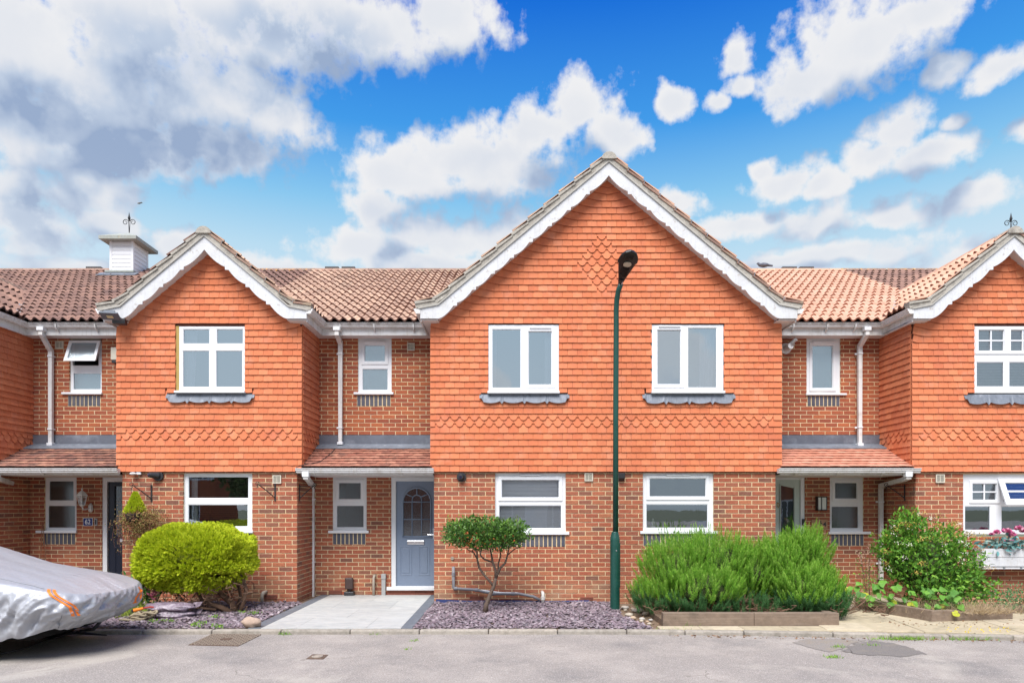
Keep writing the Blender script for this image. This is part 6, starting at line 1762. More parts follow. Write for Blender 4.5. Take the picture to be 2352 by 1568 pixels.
# golden thuja bush
r = np.random.default_rng(3)
m_gold = mat('golden_foliage', (.40,.44,.02), .7, var=.0, cols=[(0.535,0.607,0.022),(0.642,0.700,0.036),(0.428,0.537,0.018),(0.727,0.770,0.048),(0.299,0.443,0.018),(0.578,0.653,0.024)], trans=.25)
gb = thing('golden_bush', 'rounded golden-yellow conifer bush clipped flat on top with bare twisted trunks', 'bush', (-4.6,-1.0,0))
gc = (-4.88,-.97,.82); gr = (.80,.56,.465)
P, Nn = ell_points(r, 26000, gc, gr, .72, -.98, .09, .16)
Nn = Nn/np.linalg.norm(Nn,axis=1,keepdims=True); D = Nn + np.array([0,0,.55]) + r.normal(0,.35,P.shape)
# the underside on the right is cut away
kp = ~((P[:,0] > gc[0]+.35) & (P[:,2] < gc[2]-.18)) | (r.random(len(P)) < .12); P, D = P[kp], D[kp]
M_ = rot_mats(P, D, r.uniform(0,6.28,len(P)), r.uniform(.055,.10,len(P)))
foliage('foliage', [(FRD[i], M_[i::4], 0) for i in range(4)], [m_gold], gb)
m_bark = mat('twisted_bark', (.17,.10,.065), .95, var=.3, sc=25, bump=.8)
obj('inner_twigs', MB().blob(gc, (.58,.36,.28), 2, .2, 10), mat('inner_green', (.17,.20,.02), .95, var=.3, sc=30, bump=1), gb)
for pts, rr_ in (([(-4.25,-1.0,-.02),(-4.32,-1.0,.12),(-4.55,-.95,.30),(-4.7,-.95,.6)],[.05,.045,.04,.03]), ([(-4.18,-1.05,-.02),(-4.12,-1.05,.15),(-4.10,-1.0,.35),(-4.2,-1.0,.6)],[.035,.03,.028,.02]), ([(-4.28,-1.05,-.02),(-4.45,-1.1,.08),(-4.75,-1.05,.16),(-4.95,-1.0,.5)],[.045,.04,.03,.02]),([(-4.3,-.95,.0),(-4.22,-.9,.2),(-4.3,-.85,.5)],[.03,.025,.02]),([(-4.5,-1.15,.05),(-4.9,-1.2,.10),(-5.2,-1.1,.4)],[.02,.018,.01])):
    obj('trunk', MB().tube(pts, rr_, 8), m_bark, gb, smooth=True)
q = MB(); rd = random.Random(8)
for i in range(110):
    x = rd.uniform(-5.3,-4.0); y = rd.uniform(-1.4,-.7); z = rd.uniform(.05,.5); p = [Vector((x,y,z))]
    for s_ in range(4): p.append(p[-1]+Vector((rd.uniform(-.09,.09),rd.uniform(-.06,.06),rd.uniform(-.05,.09))))
    q.tube([tuple(a_) for a_ in p], .005, 4)
obj('twigs', q, m_bark, gb)['kind'] = 'stuff'
# rosemary hedge
m_ros = mat('rosemary_green', (.10,.26,.03), .75, var=0, cols=[(0.115,0.287,0.030),(0.196,0.425,0.040),(0.299,0.552,0.050),(0.149,0.368,0.035),(0.368,0.621,0.080),(0.103,0.253,0.030)], trans=.2)
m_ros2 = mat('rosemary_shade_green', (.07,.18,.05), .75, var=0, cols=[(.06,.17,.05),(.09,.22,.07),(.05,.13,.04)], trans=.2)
m_tip = mat('rosemary_tip', (.34,.55,.09), .7, var=0, cols=[(.30,.52,.08),(.42,.62,.12),(.24,.46,.06)], trans=.25)
def rosemary(label, loc, ells, seed, n, twl):
    r = np.random.default_rng(seed); th = thing('rosemary_bush', label, 'bush', loc); PP, DD, SS = [], [], []
    tot = sum(e[3]*e[5] for e in ells)
    for e in ells:
        N = int(n*e[3]*e[5]/tot); P, Nn = ell_points(r, N, e[:3], e[3:6], .85, -.75, .16, .35); Nn = Nn/np.linalg.norm(Nn,axis=1,keepdims=True)
        D = Nn*.55+np.array([0,0,1.0])+r.normal(0,.16,P.shape); D[:,2] = np.abs(D[:,2]); L = r.uniform(.16,.30,len(P))
        D /= np.linalg.norm(D,axis=1,keepdims=True); P = P - D*L[:,None]*.75; PP.append(P); DD.append(D); SS.append(L)
    P, D, L = np.concatenate(PP), np.concatenate(DD), np.concatenate(SS); k_ = P[:,2] > .03; P, D, L = P[k_], D[k_], L[k_]
    M_ = rot_mats(P, D, r.uniform(0,6.28,len(P)), np.c_[np.full(len(P),.24), np.full(len(P),.24), L])
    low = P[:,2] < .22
    tk = (r.random(len(P)) < .55) & ~low; TP = P[tk]+D[tk]*L[tk][:,None]*.72; TM_ = rot_mats(TP, D[tk], r.uniform(0,6.28,len(TP)), np.c_[np.full(len(TP),.15), np.full(len(TP),.15), L[tk]*.42])
    foliage('young_tips', [(SPR[i], TM_[i::4], 0) for i in range(4)], [m_tip], th)
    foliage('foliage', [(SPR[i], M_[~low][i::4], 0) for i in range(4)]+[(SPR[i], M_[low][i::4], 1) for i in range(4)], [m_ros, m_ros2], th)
    for j, e in enumerate(ells):
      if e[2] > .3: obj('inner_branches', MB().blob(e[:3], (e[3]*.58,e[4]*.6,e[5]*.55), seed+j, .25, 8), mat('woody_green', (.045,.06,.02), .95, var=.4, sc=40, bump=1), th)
    q = MB(); rd = random.Random(seed)
    for i in range(twl):
        x = loc[0]+rd.uniform(-.9,.9); y = rd.uniform(-2.0,-1.2); p = [Vector((x,y,rd.uniform(.08,.16)))]
        for s_ in range(5): p.append(p[-1]+Vector((rd.uniform(-.10,.10),rd.uniform(-.06,.06),rd.uniform(-.02,.06))))
        q.tube([tuple(a_) for a_ in p], .005, 4)
    obj('twigs', q, m_bark, th)['kind'] = 'stuff'; return th
rosemary('big spiky green rosemary bush right of the street lamp', (2.9,-1.3,0), [(2.50,-1.25,.62,.58,.62,.54),(3.05,-1.15,.72,.66,.60,.52),(2.15,-1.35,.28,.42,.45,.30),(2.75,-1.75,.42,.55,.35,.36),(3.55,-1.2,.62,.42,.55,.46),(3.5,-1.75,.16,.6,.3,.16)], 5, 3900, 90)
rosemary('bright green rosemary bush in front of the pale green door', (4.4,-1.3,0), [(4.05,-1.2,.64,.42,.58,.53),(4.40,-1.2,.78,.36,.5,.50),(4.58,-1.35,.36,.36,.42,.34),(4.15,-1.75,.42,.40,.35,.36),(4.50,-1.75,.24,.32,.3,.24)], 9, 3900, 90)
# small tree
tr = thing('small_tree', 'little umbrella-shaped evergreen tree with a forked trunk growing from the slate', 'tree', (*at(1114,1405,-1.06)[:2], 0))
zz = lambda x, y, Y=-1.06: at(602.9+x/2.649, 976.2+y/2.649, Y)
m_tb = mat('tree_bark', (.13,.09,.07), .9, var=.3, sc=30, bump=.6, dirt=((.24,.19,.14),.5,12,.5,.7))
for pts, rr_ in (([zz(1355,1140),zz(1362,1090),zz(1385,1030),zz(1408,975),zz(1420,930)],[.045,.034,.030,.027,.025]),([zz(1408,978),zz(1380,945),zz(1345,905),zz(1318,865),zz(1308,820),zz(1305,770,-1.2),zz(1270,740,-1.2)],[.02,.019,.018,.017,.015,.012,.008]),
    ([zz(1420,930),zz(1418,880),zz(1400,830),zz(1392,780,-.95),zz(1380,730,-.9)],[.023,.019,.017,.013,.008]),([zz(1420,930),zz(1445,870),zz(1478,835),zz(1490,790,-1.1),zz(1500,745,-1.1)],[.02,.019,.016,.012,.007]),
    ([zz(1400,832),zz(1350,815,-1.1),zz(1325,790,-1.2),zz(1330,750,-1.2)],[.014,.013,.011,.007]),([zz(1432,900),zz(1436,840,-1.0),zz(1450,790,-.95),zz(1440,740,-.9)],[.014,.012,.01,.007]),([zz(1308,815),zz(1285,775),zz(1240,750,-1.1)],[.012,.01,.006]),([zz(1490,790),zz(1530,755,-1.0),zz(1570,735)],[.01,.008,.005])):
    obj('trunk' if rr_[0] > .04 else 'limb', MB().tube(pts, rr_, 8), m_tb, tr, smooth=True)
r = np.random.default_rng(12); m_tl = mat('glossy_tree_leaf', (.07,.15,.025), .45, var=0, spec=.5, cols=[(.045,.12,.02),(.08,.19,.025),(.12,.26,.03),(.03,.085,.015),(.06,.15,.022),(.16,.32,.045)], trans=.15)
PP = []
for c_, rad, n in (((-.42,-1.06,1.22),(.54,.44,.21),4200),((-.78,-1.06,1.18),(.27,.3,.18),1200),((.0,-1.06,1.20),(.27,.3,.18),1200),((-.34,-1.0,1.06),(.44,.35,.13),1300)):
    P, _n = ell_points(r, n, c_, rad, .85, -1, .25, .8); PP.append(P)
P = np.concatenate(PP); D = r.normal(0,.8,P.shape)+np.array([0,0,.5])+ (P-np.array([-.4,-1.06,1.1]))*1.2
foliage('crown', [(LEAF, rot_mats(P, D, r.uniform(0,6.28,len(P)), r.uniform(.034,.062,len(P))), 0)], [m_tl], tr)
q = []; 
for i in range(26):
    a = rd.uniform(-1.0,.22); b = Vector((a, -1.06+rd.uniform(-.3,.3), 1.30)); q.append((b, b+Vector((rd.uniform(-.08,.08), rd.uniform(-.05,.05), rd.uniform(.08,.18)))))
mb = MB(); PL, DL = [], []
for a_, b_ in q:
    mb.tube([tuple(a_), tuple(b_)], .003, 4)
    for t in np.linspace(.2,1,7): PL.append(a_+(b_-a_)*t); DL.append((rd.uniform(-1,1), rd.uniform(-1,1), .8))
obj('shoots', mb, m_tb, tr)['kind'] = 'stuff'
foliage('young_leaves', [(LEAF, rot_mats(PL, DL, r.uniform(0,6.28,len(PL)), np.full(len(PL),.035)), 0)], [mat('young_leaf', (.22,.40,.06), .5, var=0, trans=.2)], tr)
P = np.array([[-.42,-1.4,1.12]])+r.normal(0,1,(60,3))*np.array([.25,.06,.06]); foliage('red_leaves', [(LEAF, rot_mats(P, r.normal(0,1,P.shape), r.uniform(0,6,60), np.full(60,.045)), 0)], [mat('red_leaf', (.32,.08,.02), .6, var=0)], tr)
# flowering shrub
sh = thing('flowering_shrub', 'loose green spiraea shrub with cream and yellow flower heads by the right-hand downpipe', 'bush', (6.35,-1.1,0))
r = np.random.default_rng(21); PP = []
for c_, rad, n in (((6.40,-1.0,.80),(.54,.48,.56),3600),((6.72,-1.05,.72),(.42,.40,.40),1800),((6.12,-.95,.84),(.34,.33,.42),1400),((6.15,-.9,1.35),(.20,.2,.22),420),((6.55,-1.2,.35),(.55,.35,.30),1300),((7.05,-1.0,.40),(.35,.3,.22),500),((5.80,-.95,1.0),(.20,.2,.20),300)):
    P, _n = ell_points(r, n, c_, rad, .9, -1, .35, .6); PP.append(P)
P = np.concatenate(PP); D = (P-np.array([6.4,-.9,.5]))*.9+r.normal(0,.7,P.shape)+np.array([0,-.2,.3])
m_sl = mat('shrub_leaf', (.09,.22,.03), .6, var=0, cols=[(.06,.18,.025),(.11,.28,.03),(.17,.38,.035),(.05,.15,.025),(.24,.44,.05),(.10,.25,.04)], trans=.2)
foliage('foliage', [(LEAF, rot_mats(P, D, r.uniform(0,6.28,len(P)), r.uniform(.042,.082,len(P))), 0)], [m_sl], sh)
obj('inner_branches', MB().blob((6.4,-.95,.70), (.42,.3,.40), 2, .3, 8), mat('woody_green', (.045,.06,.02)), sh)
rd = random.Random(31); mb = MB(); 
for i in range(26):
    a_ = Vector((6.4+rd.uniform(-.15,.15), -1.1+rd.uniform(-.1,.1), .05)); b_ = Vector((6.4+rd.uniform(-.75,.7), -1.1+rd.uniform(-.4,.3), rd.uniform(.6,1.4))); m2 = (a_+b_)/2+Vector((0,0,.1)); mb.tube([tuple(a_),tuple(m2),tuple(b_)], [.008,.006,.003], 5)
obj('stems', mb, m_bark, sh)['kind'] = 'stuff'
def flower_heads(n, c_, rad, seed, m_, nm, sz, par, pet=22, pr=.035):
    r = np.random.default_rng(seed); P, Nn = ell_points(r, n, c_, rad, .9, -.5, .3, .15); P = P[P[:,1] < c_[1]+.15]; PP = []
    for p in P: PP.append(p+r.normal(0,1,(pet,3))*np.array([pr,pr,pr*.6]))
    P = np.concatenate(PP); foliage(nm, [(LEAF, rot_mats(P, r.normal(0,1,P.shape), r.uniform(0,6,len(P)), np.full(len(P),sz)), 0)], [m_], par)
flower_heads(44, (6.42,-1.08,.90), (.72,.45,.60), 2, mat('buff_flower', (.45,.30,.07), .8, var=0, cols=[(.50,.36,.08),(.40,.25,.06),(.46,.38,.12)]), 'fading_blossom', .026, sh)
flower_heads(34, (6.5,-1.1,.95), (.70,.45,.52), 7, mat('white_flower', (.75,.70,.62), .8, var=0), 'white_blossom', .022, sh, 16, .028)
# pale plume of dead flowers
dw = thing('dead_flower_stalks', 'thin stalks with pinkish dead plumes left of the white-flowering shrub', 'plant', (5.55,-.9,0)); mb = MB(); PP = []
for i in range(7):
    b_ = Vector((5.50+rd.uniform(-.12,.15),-.9+rd.uniform(-.1,.1),rd.uniform(.7,1.1))); mb.tube([(5.55+rd.uniform(-.05,.05),-.9,.0),tuple((Vector((5.55,-.9,0))+b_)/2),tuple(b_)], .004, 4)
    for j in range(26): PP.append(b_-Vector((rd.uniform(-.03,.03),rd.uniform(-.03,.03),rd.uniform(0,.16))))
obj('stalks', mb, m_bark, dw)['kind'] = 'stuff'; foliage('plumes', [(LEAF, rot_mats(PP, r.normal(0,1,(len(PP),3)), r.uniform(0,6,len(PP)), np.full(len(PP),.022)), 0)], [mat('dead_plume', (.48,.32,.24), .9, var=0)], dw)
PL = r.normal(0,1,(260,3))*np.array([.12,.08,.2])+np.array([5.55,-.9,.45]); foliage('foliage', [(LEAF, rot_mats(PL, r.normal(0,1,PL.shape), r.uniform(0,6,260), np.full(260,.035)), 0)], [m_sl], dw)
# bramble: large leaves one by one
bm_ = thing('bramble', 'low bramble with large lobed green leaves spilling over the angled timber bed', 'bramble', (5.9,-1.5,0))
def lobed(seed):
    rr_ = random.Random(seed); v = [(0,0,0)]; n = 15
    for i in range(n+1):
        a = R(-15)+R(210)*i/n; L = .62+.38*abs(math.sin(1.5*(a+R(15))))**.7+rr_.uniform(-.04,.04); v.append((math.cos(a)*L*.62, math.sin(a)*L*.9+.1, .10*math.cos(3*a)-.08*L))
    return template(v, [(0,i,i+1) for i in range(1,n+1)])
LOB = [lobed(i) for i in range(3)]
m_lob = mat('bramble_leaf', (.10,.26,.035), .55, var=.1, sc=40, cols=[(.08,.22,.035),(.12,.30,.04),(.17,.38,.05),(.07,.18,.04)], trans=.25); m_lobY = mat('yellowing_leaf', (.45,.52,.05), .55, var=.1, cols=[(.40,.50,.04),(.55,.56,.06)], trans=.3)
mb = MB()
for i in range(70):
    t = rd.random(); x = 5.05+t*1.3+rd.uniform(-.12,.12); y = -.95-t*.95+rd.uniform(-.15,.2); z = .12+rd.uniform(0,.42)*(1-abs(t-.55)*.9)
    yel = rd.random() < .22 and z < .35
    nrm = Vector((rd.uniform(-.5,.5), -.75+rd.uniform(-.2,.2), .75)).normalized(); M_ = Matrix.Translation((x,y,z)) @ nrm.to_track_quat('Z','Y').to_matrix().to_4x4() @ Matrix.Rotation(rd.uniform(0,6.28),4,'Z') @ Matrix.Scale(rd.uniform(.07,.115),4)
    o = bpy.data.objects.new('leaf', tmesh('leaf%d'%(i%3), LOB[i%3], m_lobY if yel else m_lob)); link(o, bm_, M_)
    if i % 2 == 0: mb.tube([(x,y,z-.01),(x*.7+6.0*.3,y*.7-1.3*.3,z*.5+.05),(6.0,-1.25,.08)], .004, 4)
obj('stems', mb, mat('green_stem', (.14,.16,.05), .7), bm_)['kind'] = 'stuff'
# dry grass over the bed corner
def blades(name, label, cat, c_, rx, ry, n, L, m_, seed, lean=(0,0), z0=.0, w=.006, kind='stuff', parent=None, spread=.5):
    r = np.random.default_rng(seed); v = [(-.5,0,0),(.5,0,0),(.35,.12,.5),(-.35,.12,.5),(0,.45,1.0)]
    tp = template(v, [(0,1,2,3),(3,2,4)]); P = np.c_[c_[0]+r.normal(0,1,n)*rx*.5, c_[1]+r.normal(0,1,n)*ry*.5, np.full(n,z0)]
    D = np.c_[r.normal(lean[0],spread,n), r.normal(lean[1],spread,n), np.abs(r.normal(1,.2,n))]; LL = r.uniform(.5,1,n)*L
    M_ = rot_mats(P, D, r.uniform(0,6.28,n), np.c_[np.full(n,w), LL, LL])
    o = bpy.data.objects.new(name, joined_mesh(name, [(tp, M_, 0)], [m_])); o['kind'] = 'stuff'; link(o, parent)
    if label: o['label'] = label; o['category'] = cat
    return o
m_dry = mat('dry_grass', (.42,.32,.19), .9, var=0, cols=[(.48,.37,.22),(.36,.26,.15),(.55,.44,.28)])
m_gr = mat('weed_green', (.16,.32,.04), .7, var=0, cols=[(.13,.28,.035),(.20,.38,.05),(.28,.44,.07)], trans=.2)
blades('dry_grass', 'matted dry straw grass hanging over the front right corner of the angled bed', 'dry grass', (6.65,-1.85), .5, .22, 900, .20, m_dry, 1, (0,-.6), .12, .004, spread=.8)
blades('dry_grass', 'tuft of straw-coloured grass under the white-flowering shrub', 'dry grass', (6.3,-1.6), .5, .3, 500, .28, m_dry, 2, (0,-.2), .08, .004, spread=.4)
for i, (x, y, n, L, lb) in enumerate(((1582,1440,60,.14,'grass tuft at the kerb below the left end of the timber edging'),(1560,1447,120,.10,'low weeds along the kerb left of the timber edging corner'),(2080,1462,260,.07,'long low weed patch at the kerb beneath the angled bed'),(2240,1462,300,.08,'weed patch with yellow flowers at the kerb near the right edge'),(1925,1480,50,.05,'tiny weeds on the tarmac strip'),(1915,1503,60,.05,'small weeds at the front edge of the tarmac strip'),(860,1449,46,.06,'small weeds at the kerb in front of the pale paving, leftmost pair'),(790,1448,0,.06,''),(655,1450,70,.08,'weeds growing at the kerb in front of the left slate bed'),(2000,1476,30,.04,'scattered weeds beside the dark tarmac patch'),(954,1465,26,.035,'tiny weeds in the tarmac crack right of the small water cover'),(936,1484,18,.03,'lowest tiny weeds in the tarmac crack'))):
    if n == 0: continue
    p = rp(x, y+6); o = blades('weeds', lb, 'weeds', p[:2], (.10 if n < 100 else .42) if n > 28 else .05, .06, n, L, m_gr, 40+i, z0=ZRD+.0, w=.008, spread=.7)
p = rp(2262,1462); mbp = []; r = np.random.default_rng(8)
P = np.c_[r.normal(p[0],.20,40), r.normal(p[1],.03,40), r.uniform(ZRD+.05,ZRD+.12,40)]; o = foliage('yellow_flowers', [(LEAF, rot_mats(np.repeat(P,4,0), r.normal(0,1,(160,3))+np.array([0,0,1]), r.uniform(0,6,160), np.full(160,.016)), 0)], [mat('yellow_petal', (.8,.62,.02), .6, var=0)], None); o['label'] = 'small yellow flowers at the kerb near the right edge'; o['category'] = 'flowers'
# green low plant at far right by the wall, weeds in slate
for i, (x, y) in enumerate(((391,1425),(496,1416),(557,1404),(583,1406),(464,1429),(357,1425),(449,1435),(502,1437))):
    xx, yy = (x-1176)/(1568/(1.6*1568/(y+6-1165))), 1.6*1568/(y+6-1165)-CAM_D
    P = np.array([[xx,yy,.03]])+r.normal(0,1,(40,3))*np.array([.045,.03,.012]); o = foliage('seedling', [(LEAF, rot_mats(P, r.normal(0,.6,P.shape)+np.array([0,0,1]), r.uniform(0,6,40), np.full(40,.03)), 0)], [m_gr], None)
    o['label'] = ('seedling in the slate in front of the plastic sacks','seedling in the slate near the foot of the golden bush trunk','seedling right of the golden bush trunk','seedling farthest right in the left slate bed','seedling midway between sacks and rock, nearest the kerb stones','seedling closest to the coiled rope','lower seedling of the pair in the middle of the left slate bed','seedling left of the buff rock')[i]; o['category'] = 'weed'; o['group'] = 'seedlings in the slate'
P = np.array([[7.75,-.9,.18]])+r.normal(0,1,(900,3))*np.array([.35,.2,.10]); lo = thing('low_plant', 'low bluish-green plant at the foot of the wall near the right edge', 'plant', (7.75,-.9,0)); foliage('foliage', [(LEAF, rot_mats(P, r.normal(0,1,P.shape)+np.array([0,0,.6]), r.uniform(0,6,900), np.full(900,.04)), 0)], [mat('bluish_leaf', (.07,.17,.06), .6, var=0, cols=[(.05,.14,.05),(.10,.22,.08)])], lo)
# litter of leaves at kerb and planter
m_lit = mat('dead_leaf', (.25,.13,.07), .9, var=0, cols=[(.30,.16,.08),(.18,.10,.06),(.24,.15,.09),(.36,.26,.14)])
P = []
for i in range(420):
    a = r.random()
    if a < .6: x = r.uniform(1.9,8.0); P.append((x, kerb_y(x)-abs(r.normal(0,.10))-.01, ZRD+.006))
    elif a < .8: P.append((r.uniform(5.0,7.3), r.uniform(-2.45,-1.9), .02))
    else: P.append((r.uniform(1.8,2.3), r.uniform(-2.4,-1.2), .0))
P = np.array(P); o = foliage('leaf_litter', [(LEAF, rot_mats(P, r.normal(0,1,P.shape)*np.array([1,1,.15]), r.uniform(0,6,len(P)), r.uniform(.02,.045,len(P))), 0)], [m_lit], None); o['label'] = 'scattered dead leaves along the right-hand kerb and beds'; o['category'] = 'leaf litter'
# hydrangea and strap leaves between the car and the golden bush
hy = thing('hydrangea', 'hydrangea with deep pink flower heads left of the golden bush', 'hydrangea', (-5.6,-1.1,0))
P = r.normal(0,1,(420,3))*np.array([.14,.14,.13])+np.array([-5.62,-1.1,.36]); foliage('foliage', [(LEAF, rot_mats(P, (P-np.array([-5.6,-.9,.1]))+r.normal(0,.3,P.shape), r.uniform(0,6,420), np.full(420,.085)), 0)], [mat('hydrangea_leaf', (.05,.14,.03), .5, var=0, cols=[(.04,.11,.025),(.08,.19,.04)])], hy)
m_pk = mat('pink_hydrangea', (.55,.10,.18), .8, var=0, cols=[(.60,.14,.24),(.42,.06,.12),(.70,.32,.38)])
for (x, y, s_) in ((326,1320,.055),(340,1328,.05),(348,1358,.05),(327,1347,.04),(356,1366,.045)):
    c_ = at(x, y, -1.25); P = r.normal(0,1,(120,3)); P /= np.linalg.norm(P,axis=1,keepdims=True); Q = P*s_+np.array(c_)
    o = bpy.data.objects.new('flower_head', joined_mesh('flower_head', [(LEAF, rot_mats(Q, P+r.normal(0,.4,P.shape), r.uniform(0,6,120), np.full(120,.028)), 0)], [m_pk])); link(o, hy)
m_strap = mat('strap_leaf', (.30,.40,.05), .6, var=0, cols=[(.24,.36,.04),(.42,.48,.08),(.18,.30,.04)], trans=.2)
blades('ornamental_grass', 'clump of arching yellow-green grass behind the covered car', 'grass clump', (-6.0,-1.0), .5, .4, 240, .62, m_strap, 5, (0,0), .0, .010, spread=.45)
blades('ornamental_grass', 'low strappy grass beside the coiled rope', 'grass clump', (-5.72,-1.45), .35, .2, 220, .30, m_strap, 6, (0,-.3), .0, .008, spread=.6)
# hanging basket
hb = thing('hanging_basket', 'wicker hanging basket with a small golden conifer and trailing brown heather', 'hanging basket', tuple(tip1))
tx, ty, tz = at(311,1200,-.30); ty = -.26; tx = ax(311,ty)
q = MB()
for i in range(9):
    z = tz+.03+i*.014; rr_ = .10+.05*(i/8)**.6; q.tube([(tx+rr_*math.cos(a_), ty+rr_*math.sin(a_), z) for a_ in np.linspace(0,6.2832,22)], .010, 5, cap=False)
q.lathe((tx,ty,tz), [(.02,0),(.08,.01),(.12,.06),(.14,.13)], 14); obj('basket', q, mat('dark_wicker', (.05,.035,.03), .9, var=.3, sc=30, bump=.6), hb)
q = MB()
for a_ in (.5, 2.6, 4.7): q.tube([(tx+.14*math.cos(a_), ty+.14*math.sin(a_), tz+.15), (tip1[0], tip1[1], tip1[2]-.05)], .003, 4)
obj('chain', q, m_black, hb)
N = 1500; t = r.random(N)**.7; a_ = r.uniform(0,6.28,N); rad = .16*(1-t)*(.75+.25*r.random(N)); P = np.c_[tx+rad*np.cos(a_), ty+rad*np.sin(a_), tz+.15+t*.32]
foliage('conifer', [(FRD[0], rot_mats(P, np.c_[np.cos(a_)*.6, np.sin(a_)*.6, np.full(N,.9)]+r.normal(0,.2,(N,3)), r.uniform(0,6,N), np.full(N,.06)), 0)], [m_gold], hb)
N = 7800; P = np.r_[r.normal(0,1,(N//2,3))*np.array([.15,.09,.095])+np.array([tx+.17,ty,tz+.06]), r.normal(0,1,(N//6,3))*np.array([.06,.06,.06])+np.array([tx-.12,ty,tz+.08]), np.c_[r.normal(tx+.02,.17,N//3), r.normal(ty,.06,N//3), tz+.05-np.abs(r.normal(0,.22,N//3))]]
foliage('trailing_heather', [(LEAF, rot_mats(P, r.normal(0,1,P.shape), r.uniform(0,6,len(P)), r.uniform(.016,.030,len(P))), 0)], [mat('brown_heather', (.20,.10,.06), .9, var=0, cols=[(.32,.14,.08),(.19,.10,.06),(.24,.26,.06),(.38,.20,.09),(.15,.21,.05),(.28,.11,.07),(.42,.26,.10)])], hb)
q = MB()
for i in range(44):
    x = tx+rd.uniform(-.34,.30); p = [Vector((tx+(x-tx)*.4, ty, tz+.10))]
    p.append(Vector((x, ty-.03, tz+rd.uniform(-.05,.08)))); p.append(Vector((x+rd.uniform(-.05,.05), ty-.02, tz-rd.uniform(.1,.3)))); p.append(p[-1]+Vector((rd.uniform(-.05,.05),0,-rd.uniform(.05,.3)))); q.tube([tuple(v_) for v_ in p], .0022, 4)
obj('trailing_stems', q, mat('heather_stem', (.13,.06,.05), .9), hb)['kind'] = 'stuff'
# window box
a, b, c, d = ax(2254.6,-.25), ax(2440,-.25), az_(1300,-.25), az_(1259,-.25)
wb = thing('window_box', 'white two-board window box with pink silk peonies at the right edge', 'window box', ((a+b)/2,-.1,c))
zm = (c+d)/2
for z0, z1 in ((c, zm-.003), (zm+.003, d)):
    obj('board', MB().box(a, b, -.265, -.24, z0, z1), m_paint, wb, bevel=.003)
obj('box_end', MB().box(a, a+.022, -.24, -.02, c, d), m_paint, wb); obj('box_base', MB().box(a, b, -.24, -.02, c, c+.02), m_paint, wb); obj('peat', MB().box(a+.03, b, -.238, -.02, c+.02, d-.04), m_soil, wb)
obj('rail', MB().box(a-.01, b, -.25, -.0, c-.045, c-.008), m_upvc, wb, bevel=.004)
for xx in (ax(2306,-.25), ax(2345,-.25)): obj('bracket', MB().box(xx-.015, xx+.015, -.262, -.0, c-.05, c-.006), plain('grey_steel', (.3,.32,.34), .4, metal=.5), wb)
def peony(c_, s_, m_):
    P = r.normal(0,1,(46,3)); P /= np.linalg.norm(P,axis=1,keepdims=True); P[:,2] = np.abs(P[:,2])*.8; M_ = rot_mats(np.array(c_)+P*s_*.15, P+np.array([0,0,.35]), r.uniform(0,6,46), np.c_[np.full(46,s_*1.5),np.full(46,s_),np.full(46,s_)])
    o = bpy.data.objects.new('flower', joined_mesh('flower', [(LEAF, M_, 0)], [m_])); link(o, wb)
m_peo = mat('silk_peony', (.65,.10,.30), .8, var=0, cols=[(.70,.16,.38),(.50,.03,.18),(.85,.50,.60),(.60,.08,.26)])
for (x, y, s_) in ((2225+10,1280,.06),(2290,1225,.075),(2312,1222,.085),(2325,1230,.08),(2318,1246,.08),(2341,1216,.08),(2278,1228,.05),(2350,1222,.07),(2240,1275,.05)):
    p = at(x, y, -.22 if y < 1255 else -.34); peony(p, s_*.9, m_peo)
P = r.normal(0,1,(230,3))*np.array([.25,.05,.05])+np.array([ax(2310,-.2),-.22,az_(1248,-.2)]); foliage('silk_leaves', [(LEAF, rot_mats(P, r.normal(0,1,P.shape)+np.array([0,-.8,-.2]), r.uniform(0,6,230), r.uniform(.06,.12,230)), 0)], [mat('teal_leaf', (.10,.26,.26), .7, var=0, cols=[(.08,.24,.25),(.16,.34,.33),(.22,.28,.24)])], wb)

# ------------------------------------------------------------------ rope and bags
m_rope = mat('hemp_rope', (.34,.28,.19), .95, var=.25, sc=60, bump=.8, bsc=120)
rc = at(315,1398,-1.85); rp_ = thing('coiled_rope', 'coil of thick hemp rope with an orange handle by the compost bags', 'rope', (rc[0],rc[1],0))
pts = []
for i in range(120):
    t = i/119*2*math.pi*4.2; rr_ = .10+.035*math.sin(i*.35); pts.append((rc[0]+.02+rr_*1.25*math.cos(t)+.10*i/119, rc[1]+rr_*math.sin(t)*.8, .03+.09*i/119+.015*math.sin(i)))
obj('rope', MB().tube(pts, .017, 7), m_rope, rp_, smooth=True)
obj('rope_tail', MB().tube([(rc[0]-.22,rc[1]-.05,.02),(rc[0]-.12,rc[1]-.10,.03),(rc[0],rc[1]-.12,.02),(rc[0]+.12,rc[1]-.1,.02)], .017, 7), m_rope, rp_, smooth=True)
obj('handle', MB().tube([(rc[0]-.06,rc[1]+.02,.14),(rc[0]+.06,rc[1]+.05,.165)], [.026,.018], 10), plain('orange_plastic', (.8,.22,.02), .4), rp_); obj('hook', MB().tube([(rc[0]-.08,rc[1]+.02,.13),(rc[0]-.06,rc[1]+.02,.14)], .027, 10), m_blackp, rp_)
obj('cord', MB().tube([(rc[0]+.06,rc[1]+.05,.165),(rc[0]+.14,rc[1]+.08,.18),(rc[0]+.24,rc[1]+.1,.17)], .012, 8), plain('red_cord', (.35,.03,.02), .5), rp_)
m_bag = mat('clear_plastic_bag', (.22,.17,.21), .25, var=.35, sc=18, bump=.8, bsc=14, dist=.03, spec=.8, dirt=((.45,.42,.48),.5,12,.58,.66))
